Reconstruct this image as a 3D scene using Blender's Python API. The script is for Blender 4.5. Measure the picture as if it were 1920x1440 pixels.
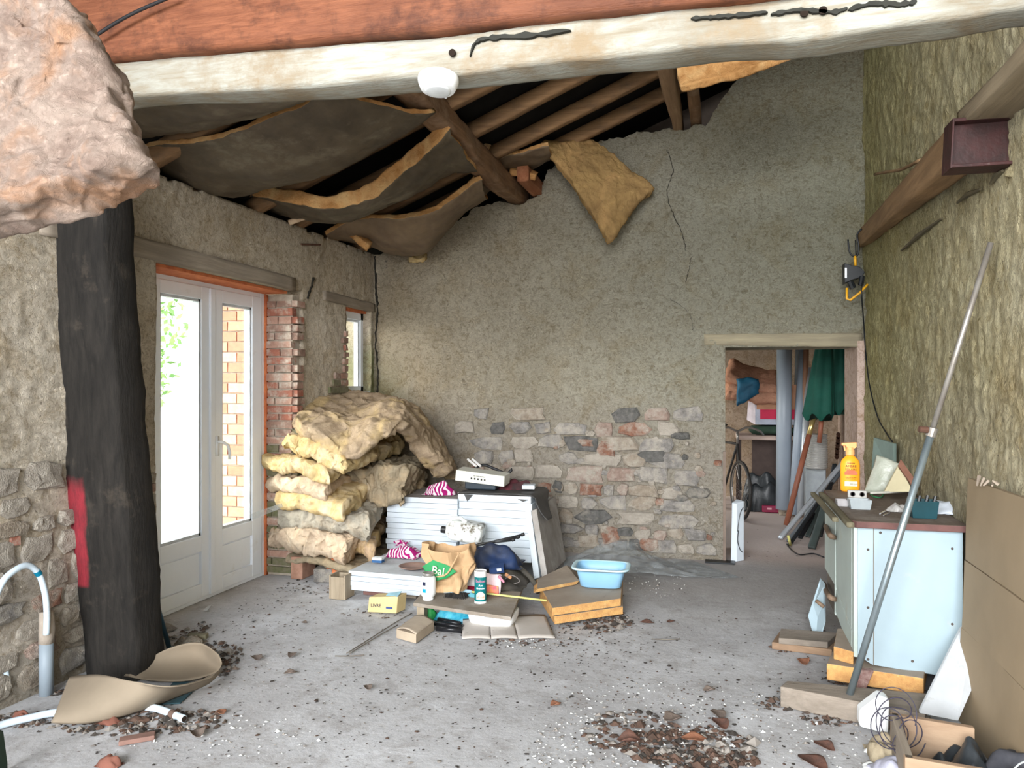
import bpy, bmesh, math, random
from mathutils import Vector, Matrix, noise
random.seed(7)
R = random.random
def ru(a, b): return a + (b - a) * random.random()
for o in list(bpy.data.objects): bpy.data.objects.remove(o)
scene = bpy.context.scene
# ---------------------------------------------------------------- camera
TH = math.radians(15.15); H = 1.5; F = 1440.0
S, C = math.sin(TH), math.cos(TH)
cam = bpy.data.cameras.new('camera'); cam.sensor_width = 36; cam.lens = 36 * F / 1920.0
cam.clip_start = .05
camo = bpy.data.objects.new('camera', cam); scene.collection.objects.link(camo)
camo.location = (0, 0, H); camo.rotation_euler = (math.pi / 2, 0, TH)
scene.camera = camo
# ---------------------------------------------------------------- light
SKY, EXPO = 2.7, 0.80
world = bpy.data.worlds.new('world'); scene.world = world; world.use_nodes = True
wn = world.node_tree; bg = wn.nodes['Background']
tc = wn.nodes.new('ShaderNodeTexCoord'); sx = wn.nodes.new('ShaderNodeSeparateXYZ'); cr = wn.nodes.new('ShaderNodeValToRGB')
wn.links.new(tc.outputs['Generated'], sx.inputs[0]); wn.links.new(sx.outputs[2], cr.inputs[0])
cr.color_ramp.elements[0].position = 0; cr.color_ramp.elements[0].color = (.97, .98, 1, 1)
cr.color_ramp.elements[1].position = .8; cr.color_ramp.elements[1].color = (.72, .86, 1, 1)
wn.links.new(cr.outputs[0], bg.inputs[0]); bg.inputs[1].default_value = SKY
def area(name, loc, rot, sx_, sy_, power, col=(1, 1, 1), portal=False):
    l = bpy.data.lights.new(name, 'AREA'); l.shape = 'RECTANGLE'; l.size = sx_; l.size_y = sy_; l.energy = power; l.color = col
    l.cycles.is_portal = portal
    o = bpy.data.objects.new(name, l); scene.collection.objects.link(o); o.location = loc; o.rotation_euler = rot; return o
# daylight through the wide entrance behind the camera, soft sky over the yard outside it
area('entrance_daylight', (-1.5, -10, 4.4), (math.radians(77), 0, 0), 9, 5, 2500, (.97, .985, 1))
sun = bpy.data.lights.new('sun', 'SUN'); sun.energy = 6.0; sun.angle = math.radians(45); sun.color = (1, .93, .82)
suno = bpy.data.objects.new('sun', sun); scene.collection.objects.link(suno)
suno.rotation_euler = Vector((1.0, .62, -.34)).to_track_quat('-Z', 'Y').to_euler()
scene.view_settings.view_transform = 'Standard'; scene.view_settings.look = 'None'
scene.view_settings.gamma = 1; scene.view_settings.use_curve_mapping = False
scene.view_settings.exposure = EXPO
scene.cycles.max_bounces = 10; scene.cycles.diffuse_bounces = 6; scene.cycles.transparent_max_bounces = 12
scene.cycles.sample_clamp_indirect = 6
# ---------------------------------------------------------------- pixel -> space
def ray(px, py):
    a = (px - 960) / F; b = (720 - py) / F
    return Vector((-S + C * a, C + S * a, b))
CP = Vector((0, 0, H))
def onz(px, py, z=0): r = ray(px, py); return CP + r * ((z - H) / r.z)
def onY(px, py, Y): r = ray(px, py); return CP + r * (Y / r.y)
def onX(px, py, X): r = ray(px, py); return CP + r * (X / r.x)
def at(px, py, d): return CP + ray(px, py) * d
V = Vector
YB, XL, XR = 6.755, -3.2, 1.13
# ---------------------------------------------------------------- materials
MATS = {}
def nt(name, rough=.8, spec=.3):
    m = bpy.data.materials.new(name); m.use_nodes = True; t = m.node_tree; b = t.nodes['Principled BSDF']
    b.inputs['Roughness'].default_value = rough; b.inputs['Specular IOR Level'].default_value = spec
    return m, t, b
def node(t, typ, **kw):
    n = t.nodes.new(typ)
    for k, v in kw.items():
        if k in n.inputs.keys() if hasattr(n, 'inputs') else False: n.inputs[k].default_value = v
        else: setattr(n, k, v)
    return n
def noise_n(t, scale, detail=4, rough=.6, vec=None, dist=0):
    n = t.nodes.new('ShaderNodeTexNoise'); n.inputs['Scale'].default_value = scale; n.inputs['Detail'].default_value = detail
    n.inputs['Roughness'].default_value = rough; n.inputs['Distortion'].default_value = dist
    if vec is not None: t.links.new(vec, n.inputs['Vector'])
    return n
def ramp(t, fac, stops):
    r = t.nodes.new('ShaderNodeValToRGB'); e = r.color_ramp.elements
    while len(e) < len(stops): e.new(.5)
    for i, (p, c) in enumerate(stops): e[i].position = p; e[i].color = (*c, 1) if len(c) == 3 else c
    t.links.new(fac, r.inputs[0]); return r
def g(v): return (v, v, v)
def mix(t, fac, a, b, mode='MIX'):
    m = t.nodes.new('ShaderNodeMix'); m.data_type = 'RGBA'; m.blend_type = mode; m.clamp_factor = True
    for sock, val in ((m.inputs[0], fac), (m.inputs[6], a), (m.inputs[7], b)):
        if hasattr(val, 'links') or hasattr(val, 'is_linked'): t.links.new(val, sock)
        elif isinstance(val, tuple): sock.default_value = (*val, 1)
        else: sock.default_value = val
    return m.outputs[2]
def bump(t, b, height, strength=.5, dist=.01):
    n = t.nodes.new('ShaderNodeBump'); n.inputs['Strength'].default_value = strength; n.inputs['Distance'].default_value = dist
    t.links.new(height, n.inputs['Height']); t.links.new(n.outputs[0], b.inputs['Normal']); return n
def mapping(t, scale, kind='Object', rot=(0, 0, 0)):
    c = t.nodes.new('ShaderNodeTexCoord'); m = t.nodes.new('ShaderNodeMapping'); m.inputs['Scale'].default_value = scale; m.inputs['Rotation'].default_value = rot
    t.links.new(c.outputs[kind], m.inputs[0]); return m.outputs[0]
def M(name, col, rough=.75, col2=None, scale=8, bmp=.2, bscale=None, spec=.3, metal=0, contrast=(.35, .65), dirt=None, dirt_scale=3, dirt_amt=(.5, .75), aniso=(1, 1, 1), bdist=.005):
    if name in MATS: return MATS[name]
    m, t, b = nt(name, rough, spec); v = mapping(t, aniso)
    n = noise_n(t, scale, 5, .62, v)
    c2 = col2 or tuple(x * .72 for x in col)
    r = ramp(t, n.outputs[0], [(contrast[0], c2), (contrast[1], col)])
    out = r.outputs[0]
    if dirt:
        d = noise_n(t, dirt_scale, 6, .7, mapping(t, (1, 1, 1))); dr = ramp(t, d.outputs[0], [(dirt_amt[0], g(0)), (dirt_amt[1], g(1))])
        out = mix(t, dr.outputs[0], out, dirt)
    t.links.new(out, b.inputs['Base Color']); b.inputs['Metallic'].default_value = metal
    if bmp:
        n2 = noise_n(t, bscale or scale * 6, 4, .6, v); bump(t, b, n2.outputs[0], bmp, bdist)
    MATS[name] = m; return m
def W(name, col, col2, axis='x', rough=.8, scale=5, bmp=.5, dirt=None, streak=14, dirt_amt=(.5, .72), dirt_scale=3):
    a = {'x': (1, streak, streak), 'y': (streak, 1, streak), 'z': (streak, streak, 1)}[axis]
    m, t, b = nt(name, rough, .25); v = mapping(t, a)
    n = noise_n(t, scale * .35, 6, .65, v, .6); r = ramp(t, n.outputs[0], [(.3, col2), (.68, col)])
    n3 = noise_n(t, 1.6, 3, .5, mapping(t, (1, 1, 1)))
    out = mix(t, ramp(t, n3.outputs[0], [(.35, g(0)), (.7, g(.55))]).outputs[0], r.outputs[0], tuple(x * .6 for x in col2))
    if dirt:
        d = noise_n(t, dirt_scale, 7, .7, mapping(t, (1, 1, 1))); out = mix(t, ramp(t, d.outputs[0], [(dirt_amt[0], g(0)), (dirt_amt[1], g(1))]).outputs[0], out, dirt)
    t.links.new(out, b.inputs['Base Color']); n2 = noise_n(t, scale, 5, .7, v); bump(t, b, n2.outputs[0], bmp, .006)
    MATS[name] = m; return m
def grad(t, comp, a, bb, warp=.25, wscale=1.2):
    """0..1 along world axis with noisy edge"""
    c = t.nodes.new('ShaderNodeNewGeometry'); s = t.nodes.new('ShaderNodeSeparateXYZ'); t.links.new(c.outputs['Position'], s.inputs[0])
    n = noise_n(t, wscale, 5, .65, c.outputs['Position'])
    ma = t.nodes.new('ShaderNodeMath'); ma.operation = 'MULTIPLY_ADD'; t.links.new(n.outputs[0], ma.inputs[0]); ma.inputs[1].default_value = warp * 2; t.links.new(s.outputs[comp], ma.inputs[2])
    mr = t.nodes.new('ShaderNodeMapRange'); mr.inputs[1].default_value = a + warp; mr.inputs[2].default_value = bb + warp; t.links.new(ma.outputs[0], mr.inputs[0])
    return mr.outputs[0]
def mul(t, a, b):
    m = t.nodes.new('ShaderNodeMath'); m.operation = 'MULTIPLY'; t.links.new(a, m.inputs[0])
    if isinstance(b, (int, float)): m.inputs[1].default_value = b
    else: t.links.new(b, m.inputs[1])
    return m.outputs[0]
def plaster(name, base, dark, tints, bscale=42, bstr=.9, bdist=.02, stretch=(1, 1, 1), pit=(.2, .16, .12)):
    m, t, b = nt(name, .95, .1); geo = t.nodes.new('ShaderNodeNewGeometry'); P = geo.outputs['Position']
    mp = t.nodes.new('ShaderNodeMapping'); mp.inputs['Scale'].default_value = stretch; t.links.new(P, mp.inputs[0])
    n = noise_n(t, 1.7, 7, .65, P); out = ramp(t, n.outputs[0], [(.3, dark), (.62, base)]).outputs[0]
    for fac, col, amt in tints(t): out = mix(t, mul(t, fac, amt), out, col)
    nf = noise_n(t, 20, 8, .8, mp.outputs[0], 1.3); out = mix(t, ramp(t, nf.outputs[0], [(.38, g(.85)), (.53, g(0))]).outputs[0], out, (.56, .50, .41), 'MULTIPLY')  # dark flecks painted in place of shading on the plaster grain
    nl = noise_n(t, 3.1, 6, .7, P, .6); out = mix(t, ramp(t, nl.outputs[0], [(.5, g(0)), (.68, g(.6))]).outputs[0], out, (.84, .75, .6), 'MULTIPLY')
    pn = noise_n(t, 48, 4, .65, mp.outputs[0], 2.5); out = mix(t, ramp(t, pn.outputs[0], [(.33, g(.8)), (.4, g(0))]).outputs[0], out, pit)
    t.links.new(out, b.inputs['Base Color'])
    b1 = noise_n(t, bscale, 6, .78, mp.outputs[0], .9); bump(t, b, b1.outputs[0], bstr, bdist)
    MATS[name] = m; return m
# ---------------------------------------------------------------- mesh building
class MB:
    def __init__(s): s.v = []; s.f = []; s.m = []
    def add(s, vs, fs, mi=0):
        o = len(s.v); s.v += [V(p) for p in vs]; s.f += [tuple(i + o for i in f) for f in fs]; s.m += [mi] * len(fs); return s
    def hexa(s, p, mi=0):   # 4 bottom, 4 top
        return s.add(p, [(3, 2, 1, 0), (4, 5, 6, 7), (0, 1, 5, 4), (1, 2, 6, 5), (2, 3, 7, 6), (3, 0, 4, 7)], mi)
    def box(s, c, d, Rm=None, mi=0):
        c = V(c); x, y, z = d[0] / 2, d[1] / 2, d[2] / 2
        ps = [V((i, j, k)) for k in (-z, z) for i, j in ((-x, -y), (x, -y), (x, y), (-x, y))]
        if Rm is not None: ps = [Rm @ p for p in ps]
        return s.hexa([c + p for p in ps], mi)
    def bb(s, x0, x1, y0, y1, z0, z1, mi=0): return s.box(((x0 + x1) / 2, (y0 + y1) / 2, (z0 + z1) / 2), (x1 - x0, y1 - y0, z1 - z0), None, mi)
    def prism(s, pts, vec, mi=0):
        n = len(pts); vec = V(vec); a = [V(p) for p in pts]; nn = V((0, 0, 0))
        for i in range(n): nn += a[i].cross(a[(i + 1) % n])
        if nn.dot(vec) > 0: a = a[::-1]
        return s.add(a + [p + vec for p in a], [tuple(range(n)), tuple(range(2 * n - 1, n - 1, -1))] + [((i + 1) % n, i, i + n, (i + 1) % n + n) for i in range(n)], mi)
    def tube(s, pts, r, n=8, mi=0, cap=True):
        pts = [V(p) for p in pts]; k = len(pts); rs = r if isinstance(r, (list, tuple)) else [r] * k; vs = []; up = None
        for i, p in enumerate(pts):
            d = (pts[min(i + 1, k - 1)] - pts[max(i - 1, 0)]).normalized()
            if up is None: up = d.orthogonal().normalized()
            up = (up - d * up.dot(d)); up = up.normalized() if up.length > 1e-6 else d.orthogonal().normalized()
            w = d.cross(up)
            for j in range(n): a = 2 * math.pi * j / n; vs.append(p + (up * math.cos(a) + w * math.sin(a)) * rs[i])
        fs = [(i * n + j, i * n + (j + 1) % n, (i + 1) * n + (j + 1) % n, (i + 1) * n + j) for i in range(k - 1) for j in range(n)]
        if cap: fs += [tuple(range(n - 1, -1, -1)), tuple((k - 1) * n + j for j in range(n))]
        return s.add(vs, fs, mi)
    def lathe(s, c, prof, n=24, Rm=None, mi=0, sx=1, sy=1):
        c = V(c); vs = []; k = len(prof)
        for r, z in prof:
            for j in range(n):
                a = 2 * math.pi * j / n; p = V((r * math.cos(a) * sx, r * math.sin(a) * sy, z)); vs.append(c + (Rm @ p if Rm else p))
        fs = [(i * n + j, i * n + (j + 1) % n, (i + 1) * n + (j + 1) % n, (i + 1) * n + j) for i in range(k - 1) for j in range(n)]
        fs += [tuple(range(n - 1, -1, -1)), tuple((k - 1) * n + j for j in range(n))]
        return s.add(vs, fs, mi)
    def slab(s, fn, nu, nv, nw, th, amp=.02, freq=5, seed=0, fine=.3, rnd=0.0, mats=(0, 0, 0)):
        """closed thick sheet: fn(u,v)->point on the top, th thickness (number or fn(u,v)); mats = top, bottom, side"""
        off = V((seed * 7.3, seed * 3.1, seed * 1.7)); idx = {}; vs = []
        e = 1e-3
        def P(i, j, k):
            u, v, w = i / nu, j / nv, k / nw
            p = V(fn(u, v)); du = V(fn(min(u + e, 1), v)) - V(fn(max(u - e, 0), v)); dv = V(fn(u, min(v + e, 1))) - V(fn(u, max(v - e, 0)))
            n = du.cross(dv); n = n.normalized() if n.length > 0 else V((0, 0, 1))
            t_ = th(u, v) if callable(th) else th
            if rnd:
                q = min(u, 1 - u, v, 1 - v) / rnd; q = max(0, min(1, q)); f = .35 + .65 * math.sqrt(max(0, 1 - (1 - q) ** 2)); ww = .5 + (w - .5) * f
            else: ww = w
            p = p - n * t_ * ww
            q = p * freq + off
            p = p + noise.noise_vector(q) * amp + noise.noise_vector(q * 3.1) * amp * fine + noise.noise_vector(q * 8) * amp * fine * .4
            return p
        def g_(i, j, k):
            if (i, j, k) not in idx: idx[(i, j, k)] = len(vs); vs.append(P(i, j, k))
            return idx[(i, j, k)]
        fs = []; ms = []
        for i in range(nu):
            for j in range(nv):
                fs.append((g_(i, j, 0), g_(i + 1, j, 0), g_(i + 1, j + 1, 0), g_(i, j + 1, 0))); ms.append(mats[0])
                fs.append((g_(i, j, nw), g_(i, j + 1, nw), g_(i + 1, j + 1, nw), g_(i + 1, j, nw))); ms.append(mats[1])
        for k in range(nw):
            for i in range(nu):
                fs.append((g_(i, 0, k), g_(i, 0, k + 1), g_(i + 1, 0, k + 1), g_(i + 1, 0, k))); ms.append(mats[2])
                fs.append((g_(i, nv, k), g_(i + 1, nv, k), g_(i + 1, nv, k + 1), g_(i, nv, k + 1))); ms.append(mats[2])
            for j in range(nv):
                fs.append((g_(0, j, k), g_(0, j + 1, k), g_(0, j + 1, k + 1), g_(0, j, k + 1))); ms.append(mats[2])
                fs.append((g_(nu, j, k), g_(nu, j, k + 1), g_(nu, j + 1, k + 1), g_(nu, j + 1, k))); ms.append(mats[2])
        o = len(s.v); s.v += vs; s.f += [tuple(x + o for x in f) for f in fs]; s.m += ms; return s
def lerp(a, b, t): return a + (b - a) * t
def bil(c00, c10, c11, c01, sag=0, sagv=None):
    c00, c10, c11, c01 = map(V, (c00, c10, c11, c01))
    def f(u, v):
        p = c00.lerp(c10, u).lerp(c01.lerp(c11, u), v)
        if sag: p = p + (sagv or V((0, 0, -1))) * sag * math.sin(math.pi * u) * 1.0
        return p
    return f
def curve_fn(pts):
    """piecewise linear through pts -> smooth-ish Catmull"""
    pts = [V(p) for p in pts]; n = len(pts) - 1
    def f(u):
        x = max(0, min(.99999, u)) * n; i = int(x); t = x - i
        p0, p1, p2, p3 = pts[max(i - 1, 0)], pts[i], pts[i + 1], pts[min(i + 2, n)]
        return .5 * ((2 * p1) + (p2 - p0) * t + (2 * p0 - 5 * p1 + 4 * p2 - p3) * t * t + (3 * p1 - p0 - 3 * p2 + p3) * t ** 3)
    return f
def tag(o, label=None, cat=None, group=None, kind=None):
    if label: o['label'] = label
    if cat: o['category'] = cat
    if group: o['group'] = group
    if kind: o['kind'] = kind
    return o
def thing(name, label, cat, loc, group=None, kind=None):
    o = bpy.data.objects.new(name, None); scene.collection.objects.link(o); o.location = loc; o.empty_display_size = .05
    return tag(o, label, cat, group, kind)
def wloc(o):
    l = V(o.location)
    while o.parent: o = o.parent; l += V(o.location)
    return l
def obj(name, mb, mats, parent=None, label=None, cat=None, group=None, kind=None, smooth=False, bev=0, origin=None, sub=0):
    if not isinstance(mats, (list, tuple)): mats = [mats]
    if origin is None:
        if parent is not None: origin = wloc(parent)
        else:
            xs = [p.x for p in mb.v]; ys = [p.y for p in mb.v]; zs = [p.z for p in mb.v]; origin = V(((min(xs) + max(xs)) / 2, (min(ys) + max(ys)) / 2, min(zs)))
    me = bpy.data.meshes.new(name); me.from_pydata([p - origin for p in mb.v], [], mb.f)
    for m in mats: me.materials.append(m)
    for i, p in enumerate(me.polygons): p.material_index = mb.m[i]; p.use_smooth = smooth
    me.update()
    o = bpy.data.objects.new(name, me); scene.collection.objects.link(o)
    if parent is not None: o.parent = parent; o.location = origin - wloc(parent)
    else: o.location = origin
    if bev:
        b = o.modifiers.new('bevel', 'BEVEL'); b.width = bev; b.segments = 2; b.limit_method = 'ANGLE'
    if sub:
        b = o.modifiers.new('sub', 'SUBSURF'); b.levels = sub; b.render_levels = sub
    return tag(o, label, cat, group, kind)
def text(name, body, size, origin, right, up, mat, parent, depth=.0006, align='CENTER', cyl=None):
    c = bpy.data.curves.new('lettering', 'FONT'); c.body = body; c.size = size; c.extrude = depth; c.align_x = align; c.resolution_u = 3
    to = bpy.data.objects.new('tmp', c); scene.collection.objects.link(to); bpy.context.view_layer.update()
    me = bpy.data.meshes.new_from_object(to.evaluated_get(bpy.context.evaluated_depsgraph_get()))
    bpy.data.objects.remove(to); right, up = V(right).normalized(), V(up).normalized(); n = right.cross(up); og = V(origin)
    mb = MB()
    for v in me.vertices:
        x, y, z = v.co
        if cyl:
            cx, r = V(cyl[0]), cyl[1]; a = x / r
            p = cx + right * math.sin(a) * (r + z) + n * math.cos(a) * (r + z) + up * (y + (og - cx).dot(up))
        else: p = og + right * x + up * y + n * z
        mb.v.append(p)
    mb.f = [tuple(p.vertices) for p in me.polygons]; mb.m = [0] * len(mb.f)
    bpy.data.meshes.remove(me)
    return obj(name, mb, mat, parent)
def rot(ax, d): return Matrix.Rotation(math.radians(d), 3, ax)

# ================================================================ STRUCTURE
def tints_back(t):
    return [(grad(t, 0, -2.9, -.3, .5, .9), (.66, .65, .53), .8),            # greyer-green to the right
            (grad(t, 2, 1.5, .9, .25, 1.4), (.70, .63, .54), .8),                # bare pinkish mortar low down
            (mul(t, grad(t, 0, -.4, .9, .3), grad(t, 2, 1.4, 2.6, .3)), (.52, .52, .38), .6),
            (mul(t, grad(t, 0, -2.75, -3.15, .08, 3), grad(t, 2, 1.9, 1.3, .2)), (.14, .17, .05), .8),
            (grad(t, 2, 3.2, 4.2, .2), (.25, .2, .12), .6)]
def tints_left(t):
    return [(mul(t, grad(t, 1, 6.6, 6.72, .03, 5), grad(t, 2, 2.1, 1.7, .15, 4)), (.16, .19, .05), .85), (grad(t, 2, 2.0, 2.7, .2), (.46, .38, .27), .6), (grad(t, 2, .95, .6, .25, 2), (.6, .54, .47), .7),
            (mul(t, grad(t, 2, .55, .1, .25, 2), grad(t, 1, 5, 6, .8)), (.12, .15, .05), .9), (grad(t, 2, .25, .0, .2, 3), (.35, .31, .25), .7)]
def tints_right(t):
    return [(grad(t, 1, 3.2, 6.4, .5), (.56, .51, .24), .9), (grad(t, 2, 1.6, .5, .4), (.62, .56, .45), .6), (grad(t, 2, 1.0, .2, .3, 3), (.2, .18, .12), .6)]
pl_back = plaster('plaster_back', (.83, .73, .57), (.63, .53, .385), tints_back, 52, 1, .07)
pl_left = plaster('plaster_left', (.84, .75, .62), (.66, .57, .44), tints_left, 34, 1, .035)
pl_right = plaster('plaster_right', (.88, .80, .56), (.72, .61, .36), tints_right, 40, 1, .08, (1, 1, .6))
pl_pink = plaster('plaster_store', (.55, .43, .37), (.4, .3, .25), lambda t: [], 40, .7, .02)
def wall_grid(name, plane, pos, u0, u1, v0, v1, cell, inside, disp, facing, thick, mat, label=None, clamp=None):
    nu, nv = max(1, round((u1 - u0) / cell)), max(1, round((v1 - v0) / cell)); idx = {}; mb = MB()
    def vert(i, j):
        if (i, j) not in idx:
            u, v = u0 + (u1 - u0) * i / nu, v0 + (v1 - v0) * j / nv; d = disp(u, v) * facing
            if clamp: v = min(v, clamp(u))
            idx[(i, j)] = len(mb.v); mb.v.append(V((u, pos + d, v)) if plane == 'y' else V((pos + d, u, v)))
        return idx[(i, j)]
    flip = (plane == 'y') == (facing > 0)
    for i in range(nu):
        for j in range(nv):
            u, v = u0 + (u1 - u0) * (i + .5) / nu, v0 + (v1 - v0) * (j + .5) / nv
            if inside(u, v):
                f = (vert(i, j), vert(i + 1, j), vert(i + 1, j + 1), vert(i, j + 1)); mb.f.append(f[::-1] if flip else f); mb.m.append(0)
    nf_ = len(mb.f); nv_ = len(mb.v); edges = {}
    for f in mb.f:
        for a, b_ in zip(f, f[1:] + f[:1]): edges[(a, b_)] = 1
    for i in range(nv_):
        p = mb.v[i]; mb.v.append(V((p.x, pos - facing * thick, p.z)) if plane == 'y' else V((pos - facing * thick, p.y, p.z)))
    for f in mb.f[:nf_]: mb.f.append(tuple(i + nv_ for i in f[::-1])); mb.m.append(0)
    for (a, b_) in edges:
        if (b_, a) not in edges: mb.f.append((b_, a, a + nv_, b_ + nv_)); mb.m.append(0)
    o = obj(name, mb, mat, kind='structure', smooth=True, origin=V((0, 0, 0))); nb = len(edges)
    for i, p in enumerate(o.data.polygons):
        if i >= nf_: p.use_smooth = False
    if label: o['label'] = label
    return o
def nz(*a): return noise.noise(V(a))
bw = curve_fn([(x, 0, z) for x, z in []] or [(0, 0, 0), (1, 0, 0)])
BT = [(-3.3, 2.70), (-2.95, 2.78), (-2.66, 2.85), (-2.35, 3.02), (-2.1, 3.15), (-1.95, 3.17), (-1.72, 3.12), (-1.6, 3.2), (-1.5, 3.42), (-1.3, 3.52), (-1.0, 3.65), (-.6, 3.70), (-.35, 3.69), (-.12, 3.70), (0, 3.9), (.2, 4.14), (.5, 4.27), (.89, 4.42), (1.5, 4.6)]
def back_top(x):
    for (a, za), (b, zb) in zip(BT, BT[1:]):
        if a <= x <= b: return za + (zb - za) * (x - a) / (b - a) + .045 * nz(x * 8, 3, 1) + .02 * nz(x * 25, 3, 1)
    return 4.5
DX0, DX1, DZ = .04, 1.07, 1.81
wall_back = wall_grid('wall_back', 'y', YB, -3.3, 1.6, -.05, 4.65, .02,
    lambda x, z: z < back_top(x) + .012 and not (DX0 < x < DX1 + .7 and z < DZ),
    lambda x, z: .012 * nz(x * 3, z * 3, 0) + .008 * nz(x * 11, z * 11, 5) * (1 if z > 1.1 else .6) + .009 * nz(x * 27, z * 27, 7) + (.014 * abs(nz(x * 8, z * 13, 3)) if z < 1.1 else 0), -1, .6, pl_back, 'rough rendered end wall with exposed rubble stone at its base', back_top)
wall_left = wall_grid('wall_left', 'x', XL, 1.6, 6.9, -.05, 2.74, .021,
    lambda y, z: z < 2.735 + .03 * nz(y * 8, 1, 2) and not (3.80 < y < 5.44 and z < 2.235) and not (6.2 < y < 6.68 and 1.4 < z < 2.2),
    lambda y, z: .015 * nz(y * 2.5, z * 2.5, 9) + .006 * nz(y * 12, z * 12, 5) + .006 * nz(y * 25, z * 25, 5), 1, .38, pl_left, 'pale rendered wall with stone showing low down')
wall_right = wall_grid('wall_right', 'x', XR, 1.6, 7.33, -.05, 4.95, .022, lambda y, z: True,
    lambda y, z: .02 * nz(y * 2, z * 2, 19) + .012 * nz(y * 10, z * 10, 5) + .012 * nz(y * 26, z * 17, 5), -1, .4, pl_right, 'rough ochre and green stained rendered wall')
# store room behind the doorway
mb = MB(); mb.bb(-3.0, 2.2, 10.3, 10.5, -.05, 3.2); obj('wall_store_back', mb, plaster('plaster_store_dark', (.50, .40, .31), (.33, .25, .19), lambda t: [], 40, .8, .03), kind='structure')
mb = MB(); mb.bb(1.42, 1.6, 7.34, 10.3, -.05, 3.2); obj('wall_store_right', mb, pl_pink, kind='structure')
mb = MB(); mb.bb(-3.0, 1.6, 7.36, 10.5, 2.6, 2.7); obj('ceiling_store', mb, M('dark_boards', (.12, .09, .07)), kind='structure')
mb = MB(); mb.bb(1.075, 1.13, 6.74, 7.40, -.02, 1.85); obj('wall_jamb', mb, pl_pink, kind='structure', label='pale plastered reveal on the right of the doorway')
mb = MB(); mb.bb(-.02, .043, YB - .004, 7.35, -.02, DZ + .02); obj('wall_jamb_left', mb, pl_back, kind='structure', label='plastered left edge of the doorway')
# floor
m, t, b = nt('concrete', .8, .25); geo = t.nodes.new('ShaderNodeNewGeometry'); P = geo.outputs['Position']
n = noise_n(t, .9, 8, .68, P); out = ramp(t, n.outputs[0], [(.3, (.33, .32, .32)), (.5, (.45, .445, .45)), (.7, (.55, .55, .56))]).outputs[0]
n = noise_n(t, 6, 8, .75, P); out = mix(t, ramp(t, n.outputs[0], [(.38, g(.6)), (.5, g(0))]).outputs[0], out, (.3, .28, .27))
n = noise_n(t, 2.2, 6, .7, P, .5); out = mix(t, ramp(t, n.outputs[0], [(.56, g(0)), (.72, g(.7))]).outputs[0], out, (.68, .69, .71))
n = noise_n(t, 45, 4, .7, P); out = mix(t, ramp(t, n.outputs[0], [(.3, g(.8)), (.38, g(0))]).outputs[0], out, (.13, .11, .1))
n = noise_n(t, 70, 3, .6, P); out = mix(t, ramp(t, n.outputs[0], [(.66, g(0)), (.72, g(.8))]).outputs[0], out, (.8, .8, .8))
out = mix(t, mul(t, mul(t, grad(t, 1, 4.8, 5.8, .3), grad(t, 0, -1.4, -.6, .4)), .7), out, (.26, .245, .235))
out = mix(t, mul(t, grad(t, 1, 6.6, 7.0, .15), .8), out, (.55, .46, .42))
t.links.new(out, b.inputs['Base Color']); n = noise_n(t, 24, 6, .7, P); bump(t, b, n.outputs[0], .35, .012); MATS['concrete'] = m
mb = MB(); nx, ny = 60, 120
for i in range(nx + 1):
    for j in range(ny + 1):
        x, y = -3.62 + 5.8 * i / nx, -1.5 + 12 * j / ny; mb.v.append(V((x, y, -.004 + .004 * nz(x * 1.5, y * 1.5, 0))))
for i in range(nx):
    for j in range(ny): a = i * (ny + 1) + j; mb.f.append((a, a + ny + 1, a + ny + 2, a + 1)); mb.m.append(0)
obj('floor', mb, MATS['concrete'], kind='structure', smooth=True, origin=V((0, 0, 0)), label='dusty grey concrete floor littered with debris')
mb = MB(); mb.bb(-3.7, 1.8, 7.32, 7.36, 2.5, 5.0); obj('gable_light_block', mb, M('dark_boards', (.03, .025, .02)), kind='structure')  # dark filler added behind the wall top to stop sky light leaking in
mb = MB(); mb.bb(XR, XR + .3, -1.2, 1.62, -.05, 4.95); obj('wall_right_near', mb, pl_right, kind='structure')
mb = MB(); mb.bb(XL - .3, XL, -1.2, 1.62, -.05, 2.74); obj('wall_left_near', mb, pl_left, kind='structure')
mb = MB(); mb.bb(-3.6, -3.55, -1.2, 7.3, 2.6, 3.6); obj('eaves_light_block', mb, M('dark_boards', (.03, .025, .02)), kind='structure')  # added panel closing the gap over the left wall against light leaks
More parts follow.
